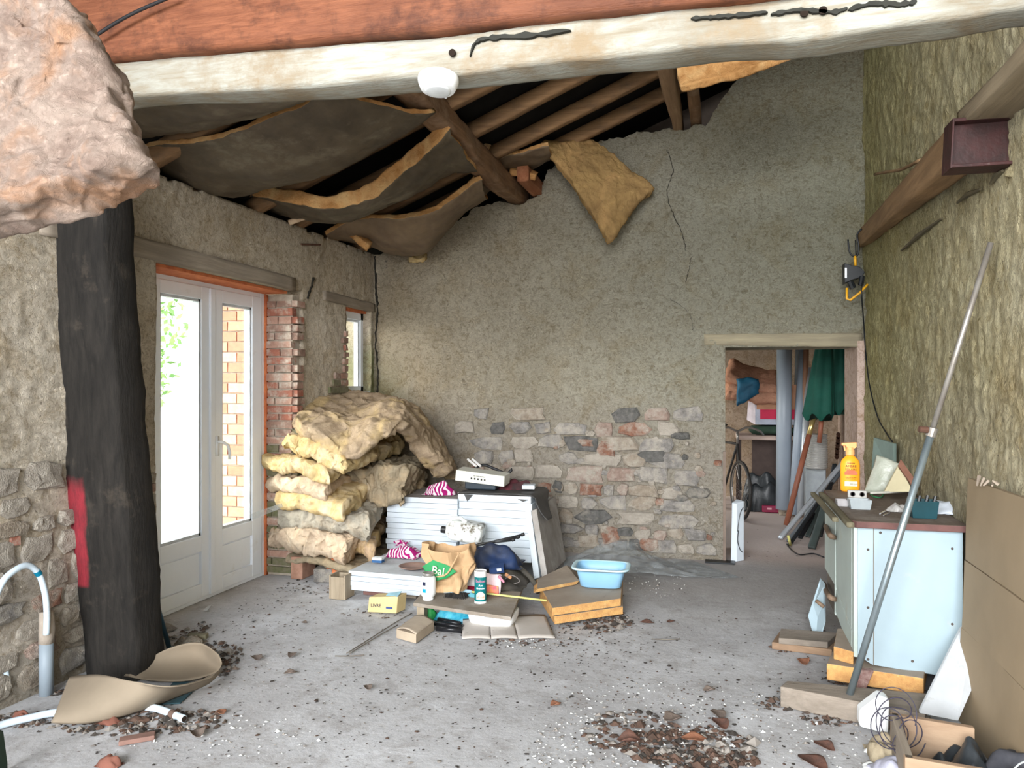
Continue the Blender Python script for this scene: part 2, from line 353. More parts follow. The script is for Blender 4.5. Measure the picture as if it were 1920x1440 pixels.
# roof
Z0, SL = 2.76, .41
def rz(x): return Z0 + SL * (x + 3.17)
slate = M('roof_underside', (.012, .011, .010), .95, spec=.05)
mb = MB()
for ya, yb_, o_, th_ in ((3.06, 7.4, .12, .05), (-1.2, 3.06, .75, .05), (3.04, 3.08, .12, .66)):  # last panel is an added riser keeping sky light out at the step
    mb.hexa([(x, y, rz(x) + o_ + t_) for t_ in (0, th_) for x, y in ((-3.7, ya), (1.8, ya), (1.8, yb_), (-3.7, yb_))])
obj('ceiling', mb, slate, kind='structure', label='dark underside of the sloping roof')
raf = W('rafter_wood', (.30, .175, .085), (.14, .075, .035), 'x', dirt=(.1, .07, .045))
def beam_sections(name, secs, mat, label, cat, group=None, amp=.012, n=6, seed=0, sub=10, parent=None, kind=None, rnd=.2, freq=4):
    """secs: list of (centre, half vector a, half vector b): rounded-square sections joined"""
    cs = [curve_fn([s_[k] for s_ in secs]) for k in range(3)]; N = sub * (len(secs) - 1); mb = MB(); ring = []
    m_ = n * 4
    for q in range(m_):
        k, f = divmod(q, n); f = f / n * 2 - 1; x, y = [(f, -1), (1, f), (-f, 1), (-1, -f)][k]
        l = max(abs(x), abs(y)); rr = math.hypot(x, y); sc = 1 - rnd * max(0, rr - 1) ; ring.append((x * sc, y * sc))
    for i in range(N + 1):
        c_, a, b_ = [f_(i / N) for f_ in cs]
        for x, y in ring:
            p = c_ + a * x + b_ * y; q = p * freq + V((seed, 0, 0)); p = p + noise.noise_vector(q) * amp + noise.noise_vector(q * 5) * amp * .3; mb.v.append(p)
    for i in range(N):
        for q in range(m_): mb.f.append((i * m_ + q, i * m_ + (q + 1) % m_, (i + 1) * m_ + (q + 1) % m_, (i + 1) * m_ + q)); mb.m.append(0)
    mb.f += [tuple(range(m_ - 1, -1, -1)), tuple(N * m_ + q for q in range(m_))]; mb.m += [0, 0]
    return obj(name, mb, mat, parent, label, cat, group, kind, smooth=True)
def straight(name, p0, p1, w, h, mat, label, cat='beam', group=None, amp=.004, seed=0, side=None, up=None):
    p0, p1 = V(p0), V(p1); d = (p1 - p0).normalized(); up = V(up or (0, 0, 1)); sd = d.cross(up).normalized(); up = sd.cross(d).normalized()
    return beam_sections(name, [(p0, sd * w / 2, up * h / 2), ((p0 + p1) / 2, sd * w / 2, up * h / 2), (p1, sd * w / 2, up * h / 2)], mat, label, cat, group, amp, 3, seed, 12, rnd=.12)
rl = ['roof rafter hidden mostly above the tie beam', 'roof rafter just behind the tie beam', 'roof rafter above the second sagging batt', 'first bare roof rafter seen behind the smoke detector', 'second bare roof rafter, running up to the short post', 'third bare roof rafter, running above the dangling diamond batt', 'bare roof rafter against the end wall by the broken masonry', 'roof rafter hard against the top of the end wall']
for k, y in enumerate([3.2, 3.75, 4.3, 4.87, 5.43, 6.0, 6.52]):
    straight('rafter', (-3.3, y, rz(-3.3) + .05), (1.10, y, rz(1.10) + .05), .085, .11, raf, rl[k + 1], 'rafter', 'roof rafters', seed=k * 9)
purl = W('purlin_wood', (.3, .17, .09), (.13, .07, .035), 'y', dirt=(.3, .2, .13)); redw = W('red_wood', (.46, .2, .1), (.26, .09, .04), 'y')
beam_sections('purlin', [((-1.80, 2.9, 3.30), (.085, 0, 0), (0, 0, .10)), ((-1.80, 4.9, 3.27), (.08, 0, .01), (-.02, 0, .09)), ((-1.80, 6.0, 3.21), (.085, 0, 0), (.0, 0, .09)), ((-1.79, 6.95, 3.235), (.07, 0, 0), (0, 0, .08))], purl, 'rough diagonal log purlin running from smoke detector down to the end wall', 'beam', amp=.02, seed=3)
straight('purlin', (-1.60, 6.25, 3.27), (-1.60, 6.95, 3.27), .1, .13, redw, 'short reddish timber stub beside the log purlin at the end wall', 'beam')
beam_sections('purlin', [((-.42, 2.95, 3.80), (.07, 0, 0), (0, 0, .11)), ((-.37, 5.0, 3.77), (.065, 0, 0), (0, 0, .11)), ((-.35, 6.95, 3.775), (.04, 0, 0), (0, 0, .09))], W('purlin_light', (.4, .26, .15), (.22, .13, .07), 'y'), 'pale brown purlin in front of the dark stub, tapering to the end wall', 'beam', amp=.012, seed=8)
straight('purlin', (-.2, 5.3, 3.80), (-.2, 6.95, 3.80), .09, .14, purl, 'dark timber stub behind the orange batt, set on the end wall', 'beam')
# tie beam from pixel outline on the plane Y=2.82
ty = 2.82
white_wood = W('painted_beam', (.43, .445, .405), (.27, .23, .165), 'x', .75, 14, 1, dirt=(.25, .19, .12), streak=7, dirt_amt=(.5, .66), dirt_scale=3.2)
lo = [(60, 205), (230, 181), (520, 166), (822, 142), (1000, 122), (1100, 111), (1300, 90), (1500, 74), (1640, 55), (1780, 38), (1920, 14), (2030, 0)]
hi = [(60, 128), (230, 112), (520, 88), (822, 66), (1000, 40), (1100, 30), (1300, 8), (1500, -8), (1640, -22), (1780, -35), (1920, -48), (2030, -55)]
secs = []
for (a, b_), (c_, d) in zip(lo, hi):
    p, q = onY(a, b_, ty), onY(c_, d, ty); cc = (p + q) / 2 + V((0, .09, 0)); secs.append((cc, V((0, .09, 0)), (q - p) / 2))
tie = beam_sections('tie_beam', secs, white_wood, 'long whitewashed old timber beam crossing the room near the ceiling', 'beam', amp=.010, seed=5, rnd=.22)
blackm = M('black_residue', (.03, .03, .025), .9)
def blob_strip(pts, w, parent, name, mat, n=26, plane=ty - .022):
    mb = MB(); f = curve_fn([onY(x, y, plane) for x, y in pts])
    up, dn = [], []
    for i in range(n + 1):
        p = f(i / n); ww = w * max(0, (.25 + .9 * nz(i * .6, w * 50, 3) + .35)) * min(1, i / 2, (n - i) / 2); up.append(p + V((0, 0, ww))); dn.append(p - V((0, 0, ww * ru(.3, 1))))
    for i in range(n):
        a, b_, c_, d = dn[i], dn[i + 1], up[i + 1], up[i]; mb.hexa([a, b_, b_ + V((0, .03, 0)), a + V((0, .03, 0)), d, c_, c_ + V((0, .03, 0)), d + V((0, .03, 0))])
    return obj(name, mb, mat, parent)
blob_strip([(880, 105), (893, 78), (930, 70), (990, 66), (1070, 56)], .014, tie, 'tar_streak', blackm, plane=ty - .014)
blob_strip([(1295, 34), (1330, 32), (1380, 28), (1440, 22)], .010, tie, 'tar_streak', blackm, plane=ty - .016)
blob_strip([(1445, 26), (1500, 18), (1560, 22), (1590, 15)], .010, tie, 'tar_streak', blackm, plane=ty - .016)
blob_strip([(1590, 18), (1640, 6), (1690, 8), (1720, 2)], .014, tie, 'tar_streak', blackm, plane=ty - .016)
for hx, hy in [(848, 99), (1508, 24), (1543, 20)]:
    p = onY(hx, hy, ty - .012); mb = MB(); mb.lathe(p, [(.011, 0), (.017, 0), (.017, .008), (.011, .008)], 14, rot('X', 90)); mb2 = MB(); mb2.lathe(p, [(.014, -.004), (.014, .004)], 14, rot('X', 90)); obj('bore_hole', mb2, M('hole_black', (.02, .012, .008), 1), tie)
# red beam over it
rb = W('red_beam', (.27, .10, .048), (.13, .042, .02), 'x', .55, 16, .6, dirt=(.07, .025, .014), streak=9, dirt_amt=(.5, .68), dirt_scale=6)
secs = []
for (a, b_) in [(60, 118), (195, 107), (700, 66), (1000, 34), (1200, 13), (1500, -18)]:
    p = onY(a, b_, ty - .05); secs.append((p + V((0, .12, .16)), V((0, .12, 0)), V((0, 0, .16))))
redb = beam_sections('roof_beam', secs, rb, 'thick reddish brown squared beam lying on top of the whitewashed one', 'beam', amp=.006, seed=15, rnd=.06)
mb = MB(); f = curve_fn([onY(*p, ty - .10) for p in [(178, 68), (215, 44), (260, 20), (330, -10)]]); mb.tube([f(i / 16) for i in range(17)], .0075, 8)
obj('cable', mb, M('black_rubber', (.02, .02, .022), .5), label='black cable crossing the reddish beam beside the pink insulation', cat='cable', smooth=True)
# smoke detector
wp = M('white_plastic', (.84, .86, .86), .4, (.8, .82, .83), bmp=0)
dc = onY(823, 149, ty); dc = V((dc.x, dc.y - .005, dc.z)); Rd = rot('X', 172)
sd = thing('smoke_detector', 'round white smoke detector under the whitewashed beam', 'detector', dc)
mb = MB(); mb.lathe(dc, [(.079, -.006), (.080, .010), (.077, .022), (.067, .044), (.055, .049)], 40, Rd); obj('housing', mb, wp, sd, smooth=True, bev=.002)
mb = MB(); mb.lathe(dc, [(.050, .048), (.050, .053), (.042, .056)], 32, Rd); obj('cover', mb, M('white_plastic2', (.72, .75, .76), .45, bmp=0), sd, smooth=True)
mb = MB(); mb.lathe(dc + Rd @ V((.012, -.056, .046)), [(.005, 0), (.005, .005)], 12, Rd); obj('button', mb, wp, sd)
# ---------------------------------------------------------------- post
pm = W('charred_post', (.030, .026, .022), (.009, .008, .007), 'z', .85, 14, 1, dirt=(.075, .06, .045), streak=6, dirt_amt=(.56, .85), dirt_scale=6)
LE = [(80, 300), (84, 350), (95, 560), (120, 720), (130, 850), (140, 950), (158, 1090), (168, 1180), (172, 1268)]
RE = [(200, 300), (202, 350), (213, 560), (227, 720), (236, 850), (247, 950), (258, 1090), (264, 1180), (268, 1264)]
secs = []
for i, ((a, b_), (c_, d)) in enumerate(zip(LE, RE)):
    Y = 3.12 + .17 * (1 - (1268 - b_) / 960); p, q = onY(a, b_, Y), onY(c_, d, Y); mid = (p + q) / 2
    secs.append((mid + V((0, .0, 0)) + V((.0, .06, 0)), (q - p) / 2 * V((1, 1, 0)).x if False else V(((q - p).x / 2 * 1.07, 0, 0)), V((0, .11, 0))))
post = beam_sections('support_post', secs, pm, 'leaning blackened oak post with a red paint patch, by the left wall', 'post', amp=.012, seed=21, rnd=.18, freq=5)
mb = MB(); f0 = [(137, 915), (137, 960), (140, 1010), (144, 1055), (150, 1098)]; f1 = [(146, 912), (156, 940), (163, 1010), (164, 1060), (160, 1100)]
_m = MATS['charred_post']; _t = _m.node_tree; _b = _t.nodes['Principled BSDF']; _src = _b.inputs['Base Color'].links[0].from_socket
_xe = onY(160, 1010, 3.2).x
_k = mul(_t, mul(_t, grad(_t, 0, _xe + .02, _xe - .0, .02, 9), grad(_t, 2, onY(150, 1100, 3.2).z - .008, onY(150, 1100, 3.2).z + .008, .015, 6)), grad(_t, 2, 1.04, .96, .06, 6))
_nn = noise_n(_t, 14, 5, .7, mapping(_t, (1, 1, .4)))
_rd = ramp(_t, _nn.outputs[0], [(.3, (.09, .014, .018)), (.55, (.24, .022, .032))]).outputs[0]
_t.links.new(mix(_t, _k, _src, _rd), _b.inputs['Base Color'])

# ---------------------------------------------------------------- lintels
def lint(name, pts, mat, label, axis, thick=.08, out=.022):
    mb = MB()
    (a, b_, c_, d) = pts; nx_ = 24
    ps = [V(p) for p in pts]; vec = V((out, 0, 0)) if axis == 'x' else V((0, -out, 0))
    mb.slab(lambda u, v: ps[0].lerp(ps[1], u).lerp(ps[3].lerp(ps[2], u), v) + vec, 30, 4, 3, thick, .006, 6, 3)
    return obj(name, mb, mat, label=label, kind='structure', smooth=True)
lw = W('lintel_wood', (.40, .34, .27), (.22, .18, .14), 'y', .9, 5, .8); lwx = W('lintel_wood_x', (.34, .30, .2), (.2, .17, .12), 'x', .9, 5, .8)
def lf(y, z): return (XL, y, z)
lint('trim_1', [lf(3.0, 2.225), lf(5.32, 2.225), lf(5.32, 2.325), lf(3.0, 2.34)], lw, 'weathered wooden lintel above the french door', 'x')
lint('trim_2', [lf(5.77, 2.20), lf(6.74, 2.19), lf(6.74, 2.265), lf(5.77, 2.28)], lw, 'weathered wooden lintel above the small window', 'x')
lint('trim_3', [(-.13, YB, 1.83), (1.11, YB, 1.80), (1.11, YB, 1.915), (-.13, YB, 1.925)], lwx, 'wooden lintel over the doorway to the store', 'y', out=.012)
foam = M('orange_foam', (.62, .2, .08), .9, (.45, .12, .05), 20, .8)
mb = MB(); mb.bb(-3.50, -3.26, 3.85, 5.33, 2.205, 2.232); obj('trim_4', mb, foam, kind='structure', label='orange foam strip above the door frame', bev=.003)
mb = MB(); mb.slab(bil((-3.44, 5.31, .0), (-3.44, 5.34, .0), (-3.44, 5.35, 2.2), (-3.44, 5.31, 2.2)), 2, 60, 1, .05, .006, 14, 4); obj('trim_5', mb, foam, kind='structure', label='orange foam down the right side of the door frame', smooth=True)
mb = MB(); mb.bb(-3.34, -3.25, 6.2, 6.72, 2.165, 2.195); obj('trim_6', mb, foam, kind='structure', label='orange foam above the small window')
mb = MB(); mb.bb(-3.58, -3.44, 3.7, 4.03, 0, 2.25); obj('jamb_light_block', mb, M('light_block_red', (.5, .25, .15), .9), kind='structure')  # unseen column added to block light leaking past the near door jamb
# ---------------------------------------------------------------- door and window
upvc = M('white_upvc', (.82, .87, .93), .35, (.78, .83, .9), 3, .03, spec=.5, dirt=(.6, .6, .58), dirt_amt=(.62, .85))
gm, gt, gb = nt('glass', .02, .5); gt.nodes.remove(gb)
tr = gt.nodes.new('ShaderNodeBsdfTransparent'); gl = gt.nodes.new('ShaderNodeBsdfGlossy'); ms = gt.nodes.new('ShaderNodeMixShader'); ms.inputs[0].default_value = .06; gl.inputs['Roughness'].default_value = .03
tr.inputs[0].default_value = (.95, .97, .97, 1)
gt.links.new(tr.outputs[0], ms.inputs[1]); gt.links.new(gl.outputs[0], ms.inputs[2]); gt.links.new(ms.outputs[0], gt.nodes['Material Output'].inputs[0])
DXp = -3.47
door = thing('door_1', 'white double french door with glass upper panes', None, (DXp, 4.66, 0), kind='structure')
mb = MB(); mb.bb(DXp - .06, DXp + .015, 3.98, 4.03, 0, 2.235); mb.bb(DXp - .06, DXp + .015, 5.27, 5.32, 0, 2.235); mb.bb(DXp - .06, DXp + .012, 4.0, 5.3, 2.17, 2.237); mb.bb(DXp - .07, DXp + .012, 4.0, 5.3, 0, .03)
obj('door_frame', mb, upvc, door, bev=.004)
for y0, y1, gy0, gy1, nm in [(4.03, 4.652, 4.15, 4.555, 0), (4.668, 5.275, 4.785, 5.15, 1)]:
    x0, x1 = DXp - .055, DXp + .02; mb = MB(); zt, gz0, gz1, pz0, pz1 = 2.175, .455, 2.085, .12, .345
    mb.bb(x0, x1, y0, gy0, .025, zt); mb.bb(x0, x1, gy1, y1, .025, zt); mb.bb(x0, x1, gy0, gy1, gz1, zt); mb.bb(x0, x1, gy0, gy1, pz1, gz0); mb.bb(x0, x1, gy0, gy1, .025, pz0)
    leaf = obj('door_leaf', mb, upvc, door, bev=.005)
    mb = MB(); mb.bb(x0 + .02, x1 - .02, gy0, gy1, pz0, pz1); mb.bb(x0 + .02, x1 - .012, gy0 + .012, gy1 - .012, pz0 + .012, pz1 - .012); obj('panel', mb, upvc, leaf, bev=.002)
    mb = MB()
    for a, b_, c_, d in [(gy0, gy1, gz1 - .018, gz1), (gy0, gy1, gz0, gz0 + .018), (gy0, gy0 + .018, gz0, gz1), (gy1 - .018, gy1, gz0, gz1)]: mb.bb(x0 + .012, x1 - .012, a, b_, c_, d)
    obj('glazing_bead', mb, M('bead_grey', (.6, .64, .68), .4, bmp=0), leaf)
    mb = MB(); mb.bb(x0 + .03, x0 + .034, gy0, gy1, gz0, gz1); obj('pane', mb, gm, leaf)
mb = MB(); mb.bb(DXp + .018, DXp + .034, 4.635, 4.685, .03, 2.17); obj('cover_strip', mb, upvc, door, bev=.004)
hz = onX(405, 842, DXp + .03).z
mb = MB(); mb.bb(DXp + .018, DXp + .032, 4.70, 4.73, hz - .05, hz + .09); mb.tube([(DXp + .03, 4.715, hz + .05), (DXp + .06, 4.715, hz + .05), (DXp + .068, 4.73, hz + .045), (DXp + .068, 4.78, hz + .02), (DXp + .068, 4.80, hz - .03), (DXp + .066, 4.80, hz - .08)], .011, 10); obj('door_handle', mb, wp, door, smooth=True)
wx = -3.29
win = thing('window_1', 'small white framed window in the brick jamb near the corner', None, (wx, 6.45, 1.42), kind='structure')
mb = MB(); y0, y1, z0, z1 = 6.2, 6.70, 1.43, 2.17
mb.bb(wx - .06, wx + .01, y0, y0 + .05, z0, z1); mb.bb(wx - .06, wx + .01, y1 - .06, y1, z0, z1); mb.bb(wx - .06, wx + .01, y0, y1, z1 - .07, z1); mb.bb(wx - .06, wx + .01, y0, y1, z0, z0 + .05)
obj('window_frame', mb, upvc, win, bev=.004)
mb = MB(); mb.bb(wx - .05, wx - .01, y1 - .085, y1 - .06, z0 + .05, z1 - .07); mb.bb(wx - .05, wx - .01, y0 + .05, y1 - .085, z1 - .09, z1 - .07); obj('sash', mb, upvc, win, bev=.002)
mb = MB(); mb.bb(wx - .035, wx - .03, y0 + .05, y1 - .06, z0 + .05, z1 - .07); obj('pane', mb, gm, win)
mb = MB(); mb.bb(wx - .3, wx + .08, 6.19, 6.72, 1.385, 1.43); obj('window_sill', mb, upvc, win, bev=.004)
# ---------------------------------------------------------------- stones and bricks set in the walls
_d = dict(dirt=(.50, .45, .38), dirt_amt=(.42, .68), dirt_scale=9)
stm = [M('stone_grey', (.33, .31, .29), .9, (.2, .185, .17), 22, 1, bdist=.02, **_d), M('stone_tan', (.40, .335, .26), .9, (.26, .21, .16), 22, 1, bdist=.02, **_d), M('stone_rust', (.34, .16, .10), .9, (.2, .1, .07), 22, 1, bdist=.02, **_d), M('stone_dark', (.19, .18, .17), .9, (.1, .1, .09), 22, 1, bdist=.02, dirt=(.4, .36, .3), dirt_amt=(.58, .75)), M('stone_pale', (.45, .40, .34), .9, (.32, .28, .23), 22, 1, bdist=.02, **_d), M('stone_pink', (.40, .29, .24), .9, (.28, .2, .16), 22, 1, bdist=.02, **_d)]
def stone(c_, w, h, axis, mat, parent, d=.02, n=7, name='stone'):
    mb = MB(); c_ = V(c_); U = V((1, 0, 0)) if axis == 'y' else V((0, 1, 0)); N = V((0, -1, 0)) if axis == 'y' else V((1, 0, 0)); ph = ru(0, 6)
    rings = [(1.04, -.05), (1.0, d * .35), (.86, d * .85), (.45, d * 1.0)]; vs = []
    rad = []
    for j in range(n):
        a = 2 * math.pi * j / n + ru(-.18, .18); cx, sz = math.cos(a), math.sin(a); k = 1 / max(abs(cx), abs(sz)); k = min(k, 1.35) * ru(.78, 1.08); rad.append((cx * k, sz * k))
    for s_, dd in rings:
        for j in range(n): x, z = rad[j]; vs.append(c_ + U * x * w / 2 * s_ + V((0, 0, z * h / 2 * s_)) + N * (dd + ru(-.3, .3) * d * (dd > 0)))
    fs = []
    for k in range(3):
        for j in range(n):
            f = (k * n + j, k * n + (j + 1) % n, (k + 1) * n + (j + 1) % n, (k + 1) * n + j); fs.append(f if axis == 'y' else f)
    fs.append(tuple(3 * n + j for j in range(n))); mb.add(vs, fs)
    return obj(name, mb, mat, parent)
def pick(): return random.choices(stm, [36, 22, 7, 9, 16, 10])[0]
z = .04
while z < 1.22:
    hh = ru(.09, .15); x = -2.75 + ru(0, .1)
    while x < -.02:
        w = ru(.13, .34) * (1.15 if hh > .12 else .8)
        p = .99 - max(0, z - .85) * 1.3 - max(0, x + .35) * 1.0 * (z > .3)
        if x > -2.3 and R() < p and x + w < .0:
            stone((x + w / 2, YB - .008, z + hh / 2 + ru(-.012, .012)), w * ru(.9, 1.02), hh * ru(.85, 1.05), 'y', pick(), wall_back, ru(.012, .03), random.choice([6, 7, 8]))
        x += w
    z += hh
for _ in range(120):
    x, z = ru(-2.2, -.05), ru(.05, 1.15)
    if R() < 1.15 - z * .6: s0_ = ru(.03, .07); stone((x, YB - .012, z), s0_ * ru(1, 1.9), s0_, 'y', pick(), wall_back, ru(.008, .02), 6)
for (px, py, w, h, mi) in [(1222, 855, .27, .11, 3), (1137, 840, .16, .15, 2), (1100, 830, .13, .07, 2), (1145, 1005, .16, .16, 2), (1218, 1020, .17, .12, 2), (1275, 817, .15, .06, 3), (930, 885, .2, .12, 1), (1345, 868, .07, .05, 2), (1330, 1007, .05, .05, 2), (870, 800, .2, .12, 4)]:
    p = onY(px, py, YB); stone((p.x, YB - .018, p.z), w, h, 'y', stm[mi], wall_back, .02, 9)
z = .03
while z < 1.0:
    hh = ru(.09, .17); y = 2.1
    while y < 3.35:
        w = ru(.12, .26)
        if R() < (.9 if z < .6 else .62): stone((XL + .008, y + w / 2, z + hh / 2), w * .9, hh * .9, 'x', random.choices(stm, [12, 26, 3, 0, 50, 9])[0], wall_left, ru(.008, .02), 9)
        y += w
    z += hh
_e = dict(dirt=(.5, .44, .37), dirt_amt=(.48, .7), dirt_scale=11)
bm = [M('brick_red', (.34, .13, .085), .9, (.22, .085, .06), 20, .6, **_e), M('brick_pale', (.42, .26, .2), .9, (.3, .17, .13), 20, .6, **_e), M('brick_dull', (.3, .18, .14), .9, (.2, .13, .1), 20, .6, **_e), M('brick_moss', (.12, .13, .06), .95, (.2, .17, .12), 20, .9)]
mort = M('mortar', (.46, .40, .33), .95, (.34, .29, .23), 20, .8)
def brick(x0, x1, y0, y1, z0, z1, mat, parent, j=.003):
    mb = MB(); ps = []
    for k in (z0, z1):
        for a, b_ in ((x0, y0), (x1, y0), (x1, y1), (x0, y1)): ps.append(V((a + ru(-j, j), b_ + ru(-j, j), k + ru(-j, j))))
    mb.hexa(ps); return obj('brick', mb, mat, parent)
mb = MB(); mb.bb(-3.56, -3.225, 5.345, 5.45, 0, 2.2); jamb = obj('wall_jamb_brick', mb, mort, kind='structure', label='ragged brick jamb on the right of the french door')
z = .02; k = 0
while z < 2.16:
    hh = ru(.046, .056); e = -3.225 + .02 * nz(z * 9, 1, 1); mossy = z < 1.0 and R() < .75
    mt = bm[3] if mossy else random.choice(bm[:3]); sp = ru(-3.40, -3.30) if k % 2 else None
    if sp: brick(-3.455, sp - .006, 5.328, 5.40, z, z + hh, mt, jamb); brick(sp + .006, e, 5.326 + ru(-.006, .006), 5.40, z, z + hh, mt if R() < .6 else bm[2], jamb)
    else: brick(-3.455, e, 5.327 + ru(-.005, .005), 5.40, z, z + hh, mt, jamb)
    wd = (.19 if z < 1.1 else .05) * ru(.3, 1.1)
    if z < 1.35 or R() < .4: brick(-3.25, XL + .022, 5.34, 5.35 + wd + .05, z, z + hh, bm[3] if z < 1.15 and R() < .8 else random.choice(bm[:3]), jamb)
    if z < 1.12 and R() < .8: brick(-3.25, XL + .015, 5.36 + wd + .05, 5.52 + wd, z, z + hh, bm[3] if R() < .75 else bm[2], jamb)
    z += hh + .012; k += 1
z = .1
while z < .98:
    hh = .05; y1 = 3.795; n_ = 1 + (R() < .7)
    for q in range(n_):
        w = ru(.1, .2); brick(-3.26, XL + .018, y1 - w, y1 - .006, z, z + hh, bm[3] if z < .45 and R() < .6 else random.choice([bm[1], bm[2], stm[1], stm[4]]), wall_left, .005); y1 -= w
    z += hh + .014
z = 1.3
while z < 1.98:
    hh = .048; y1 = 6.195 + ru(-.01, .012); 
    for q in range(2 if z < 1.6 else 1):
        w = ru(.07, .15) * (1.2 if z < 1.6 else .6); brick(-3.26, XL + .02, y1 - w, y1 - .006, z, z + hh, bm[3] if z < 1.5 and R() < .7 else random.choice([bm[1], bm[2], bm[0]]), wall_left, .005); y1 -= w
    z += hh + .014
p = onX(22, 1020, XL)
q = onX(25, 1003, XL); brick(XL - .02, XL + .014, q.y - .02, q.y + .025, q.z - .05, q.z + .03, bm[0], wall_left)
# ---------------------------------------------------------------- cracks (thin dark grooves) and nails
crk = M('crack_black', (.03, .026, .02), 1, bmp=0)
def crack(pts, w, parent, plane='y'):
    f = curve_fn([(onY(x, y, YB - .012) if plane == 'y' else onX(x, y, XL + .012)) for x, y in pts]); n_ = len(pts) * 7; L_ = []
    mb = MB(); U = V((1, 0, 0)) if plane == 'y' else V((0, 1, 0)); prev = None
    for i in range(n_ + 1):
        p_ = f(i / n_) + U * ru(-.006, .006); ww = w * ru(.3, 1); cur = (p_ - U * ww, p_ + U * ww)
        if prev: mb.add([prev[0], prev[1], cur[1], cur[0]] + [q_ + (V((0, .03, 0)) if plane == 'y' else V((-.03, 0, 0))) for q_ in (prev[0], prev[1], cur[1], cur[0])], [(0, 1, 2, 3), (7, 6, 5, 4), (0, 4, 5, 1), (3, 2, 6, 7), (0, 3, 7, 4), (1, 5, 6, 2)])
        prev = cur
    obj('crack', mb, crk, parent)
crack([(702, 480), (704, 530), (707, 580), (704, 640), (708, 700), (707, 740)], .011, wall_back)
crack([(1250, 280), (1262, 320), (1250, 360), (1262, 400), (1280, 440), (1285, 470)], .0035, wall_back)
crack([(1297, 480), (1290, 510), (1286, 530)], .003, wall_back)
crack([(1255, 560), (1290, 585), (1300, 620)], .002, wall_back)
crack([(590, 520), (583, 545), (578, 560)], .012, wall_left, 'x')
for a, b_ in [((565, 458), (600, 459))]:
    p, q = onX(*a, XL + .02), onX(*b_, XL + .02); mb = MB(); mb.tube([p, q], .008, 6); obj('nail', mb, M('rust', (.12, .06, .04), .9), label='rusty iron pin stuck in the left wall above the lintels', cat='nail')
# ---------------------------------------------------------------- outside
grass = M('yard_ground', (.42, .48, .3), .95, (.5, .47, .38), 2)
mb = MB(); mb.bb(-14, -3.6, -6, 16, -.12, -.02); obj('ground', mb, grass, kind='structure')
mb = MB(); mb.bb(-5.35, -3.6, 7.03, 7.2, -.02, 2.9); pw = obj('wall_porch', mb, mort, kind='structure', label='brick porch wall seen through the glass')
pb = [M('porch_brick_a', (.6, .3, .2), .85, (.5, .24, .16), 20, .4), M('porch_brick_b', (.66, .4, .28), .85, (.55, .32, .22), 20, .4), M('porch_brick_c', (.52, .22, .14), .85, (.42, .18, .12), 20, .4)]
row = 0; z = 0
while z < 2.75:
    x = -5.33 - (row % 2) * .11
    while x < -3.65:
        x1 = min(x + .215, -3.62); brick(max(x, -5.34), x1, 7.005, 7.06, z + .006, z + .1, random.choice(pb), pw, .002); x += .227
    z += .108; row += 1
mb = MB(); mb.bb(-5.5, -3.6, 5.4, 7.2, 2.75, 2.9); obj('porch_roof', mb, M('porch_soffit', (.55, .36, .24), .8), kind='structure')
leafm = [M('leaf_green', (.25, .42, .12), .6, (.14, .28, .07), 4, 0), M('leaf_light', (.4, .55, .2), .6, (.28, .42, .12), 4, 0)]
def shrub(loc, r, h, label, seed):
    random.seed(seed); s_ = thing('garden_shrub', label, 'shrub', loc, 'shrubs outside the french door')
    mb = MB(); l = V(loc); mb.tube([l, l + V((.1, 0, h * .6))], [.05, .02], 7); obj('stem', mb, M('bark', (.2, .15, .1), .9), s_)
    for k in range(2):
        mb = MB()
        for i in range(900):
            d = V((random.gauss(0, 1), random.gauss(0, 1), random.gauss(0, 1))).normalized() * r * R() ** .4; c_ = l + V((d.x, d.y, h * .6 + d.z * h * .45 / r)); a = V((ru(-1, 1), ru(-1, 1), ru(-1, 1))).normalized() * ru(.05, .1); b_ = a.cross(V((ru(-1, 1), ru(-1, 1), ru(-1, 1)))).normalized() * ru(.03, .05)
            mb.add([c_ - a, c_ + b_, c_ + a, c_ - b_], [(0, 1, 2, 3)])
        obj('foliage', mb, leafm[k], s_, kind='stuff')
    random.seed(seed + 1)
shrub((-8.2, 8.2, 0), .9, 2.2, 'leafy green shrub low in the left door pane', 31)
shrub((-9.5, 10.2, 0), 1.2, 4.2, 'taller pale green shrub behind, high in the left door pane', 41)
random.seed(77)
# ================================================================ INSULATION
def fiber(name, c1, c2, c3, bm_=.9, sc=7):
    m, t, b = nt(name, 1, .05); v = mapping(t, (1, 1, 1)); n = noise_n(t, sc, 6, .65, v, .8); out = ramp(t, n.outputs[0], [(.34, c2), (.62, c1)]).outputs[0]
    n2 = noise_n(t, sc * .6, 4, .6, mapping(t, (1.3, .8, 1)), .5); out = mix(t, ramp(t, n2.outputs[0], [(.5, g(0)), (.66, g(.8))]).outputs[0], out, c3)
    n4 = noise_n(t, sc * 6, 4, .7, v); out = mix(t, ramp(t, n4.outputs[0], [(.28, g(.5)), (.4, g(0))]).outputs[0], out, tuple(x * .55 for x in c2))
    t.links.new(out, b.inputs['Base Color']); n3 = noise_n(t, sc * 5, 8, .75, v, 1.2); bump(t, b, n3.outputs[0], bm_, .02); MATS[name] = m; return m
f_pink = fiber('fibre_pink', (.45, .35, .29), (.29, .21, .17), (.47, .26, .15), 1, 9)
f_warm = fiber('fibre_warm', (.72, .54, .36), (.56, .39, .25), (.74, .50, .2))
f_yel = fiber('fibre_yellow', (.76, .60, .33), (.60, .41, .18), (.80, .66, .46))
f_pale = fiber('fibre_pale', (.76, .62, .46), (.58, .44, .32), (.72, .52, .34))
f_dirty = fiber('fibre_dirty', (.48, .40, .28), (.30, .24, .16), (.56, .42, .26))
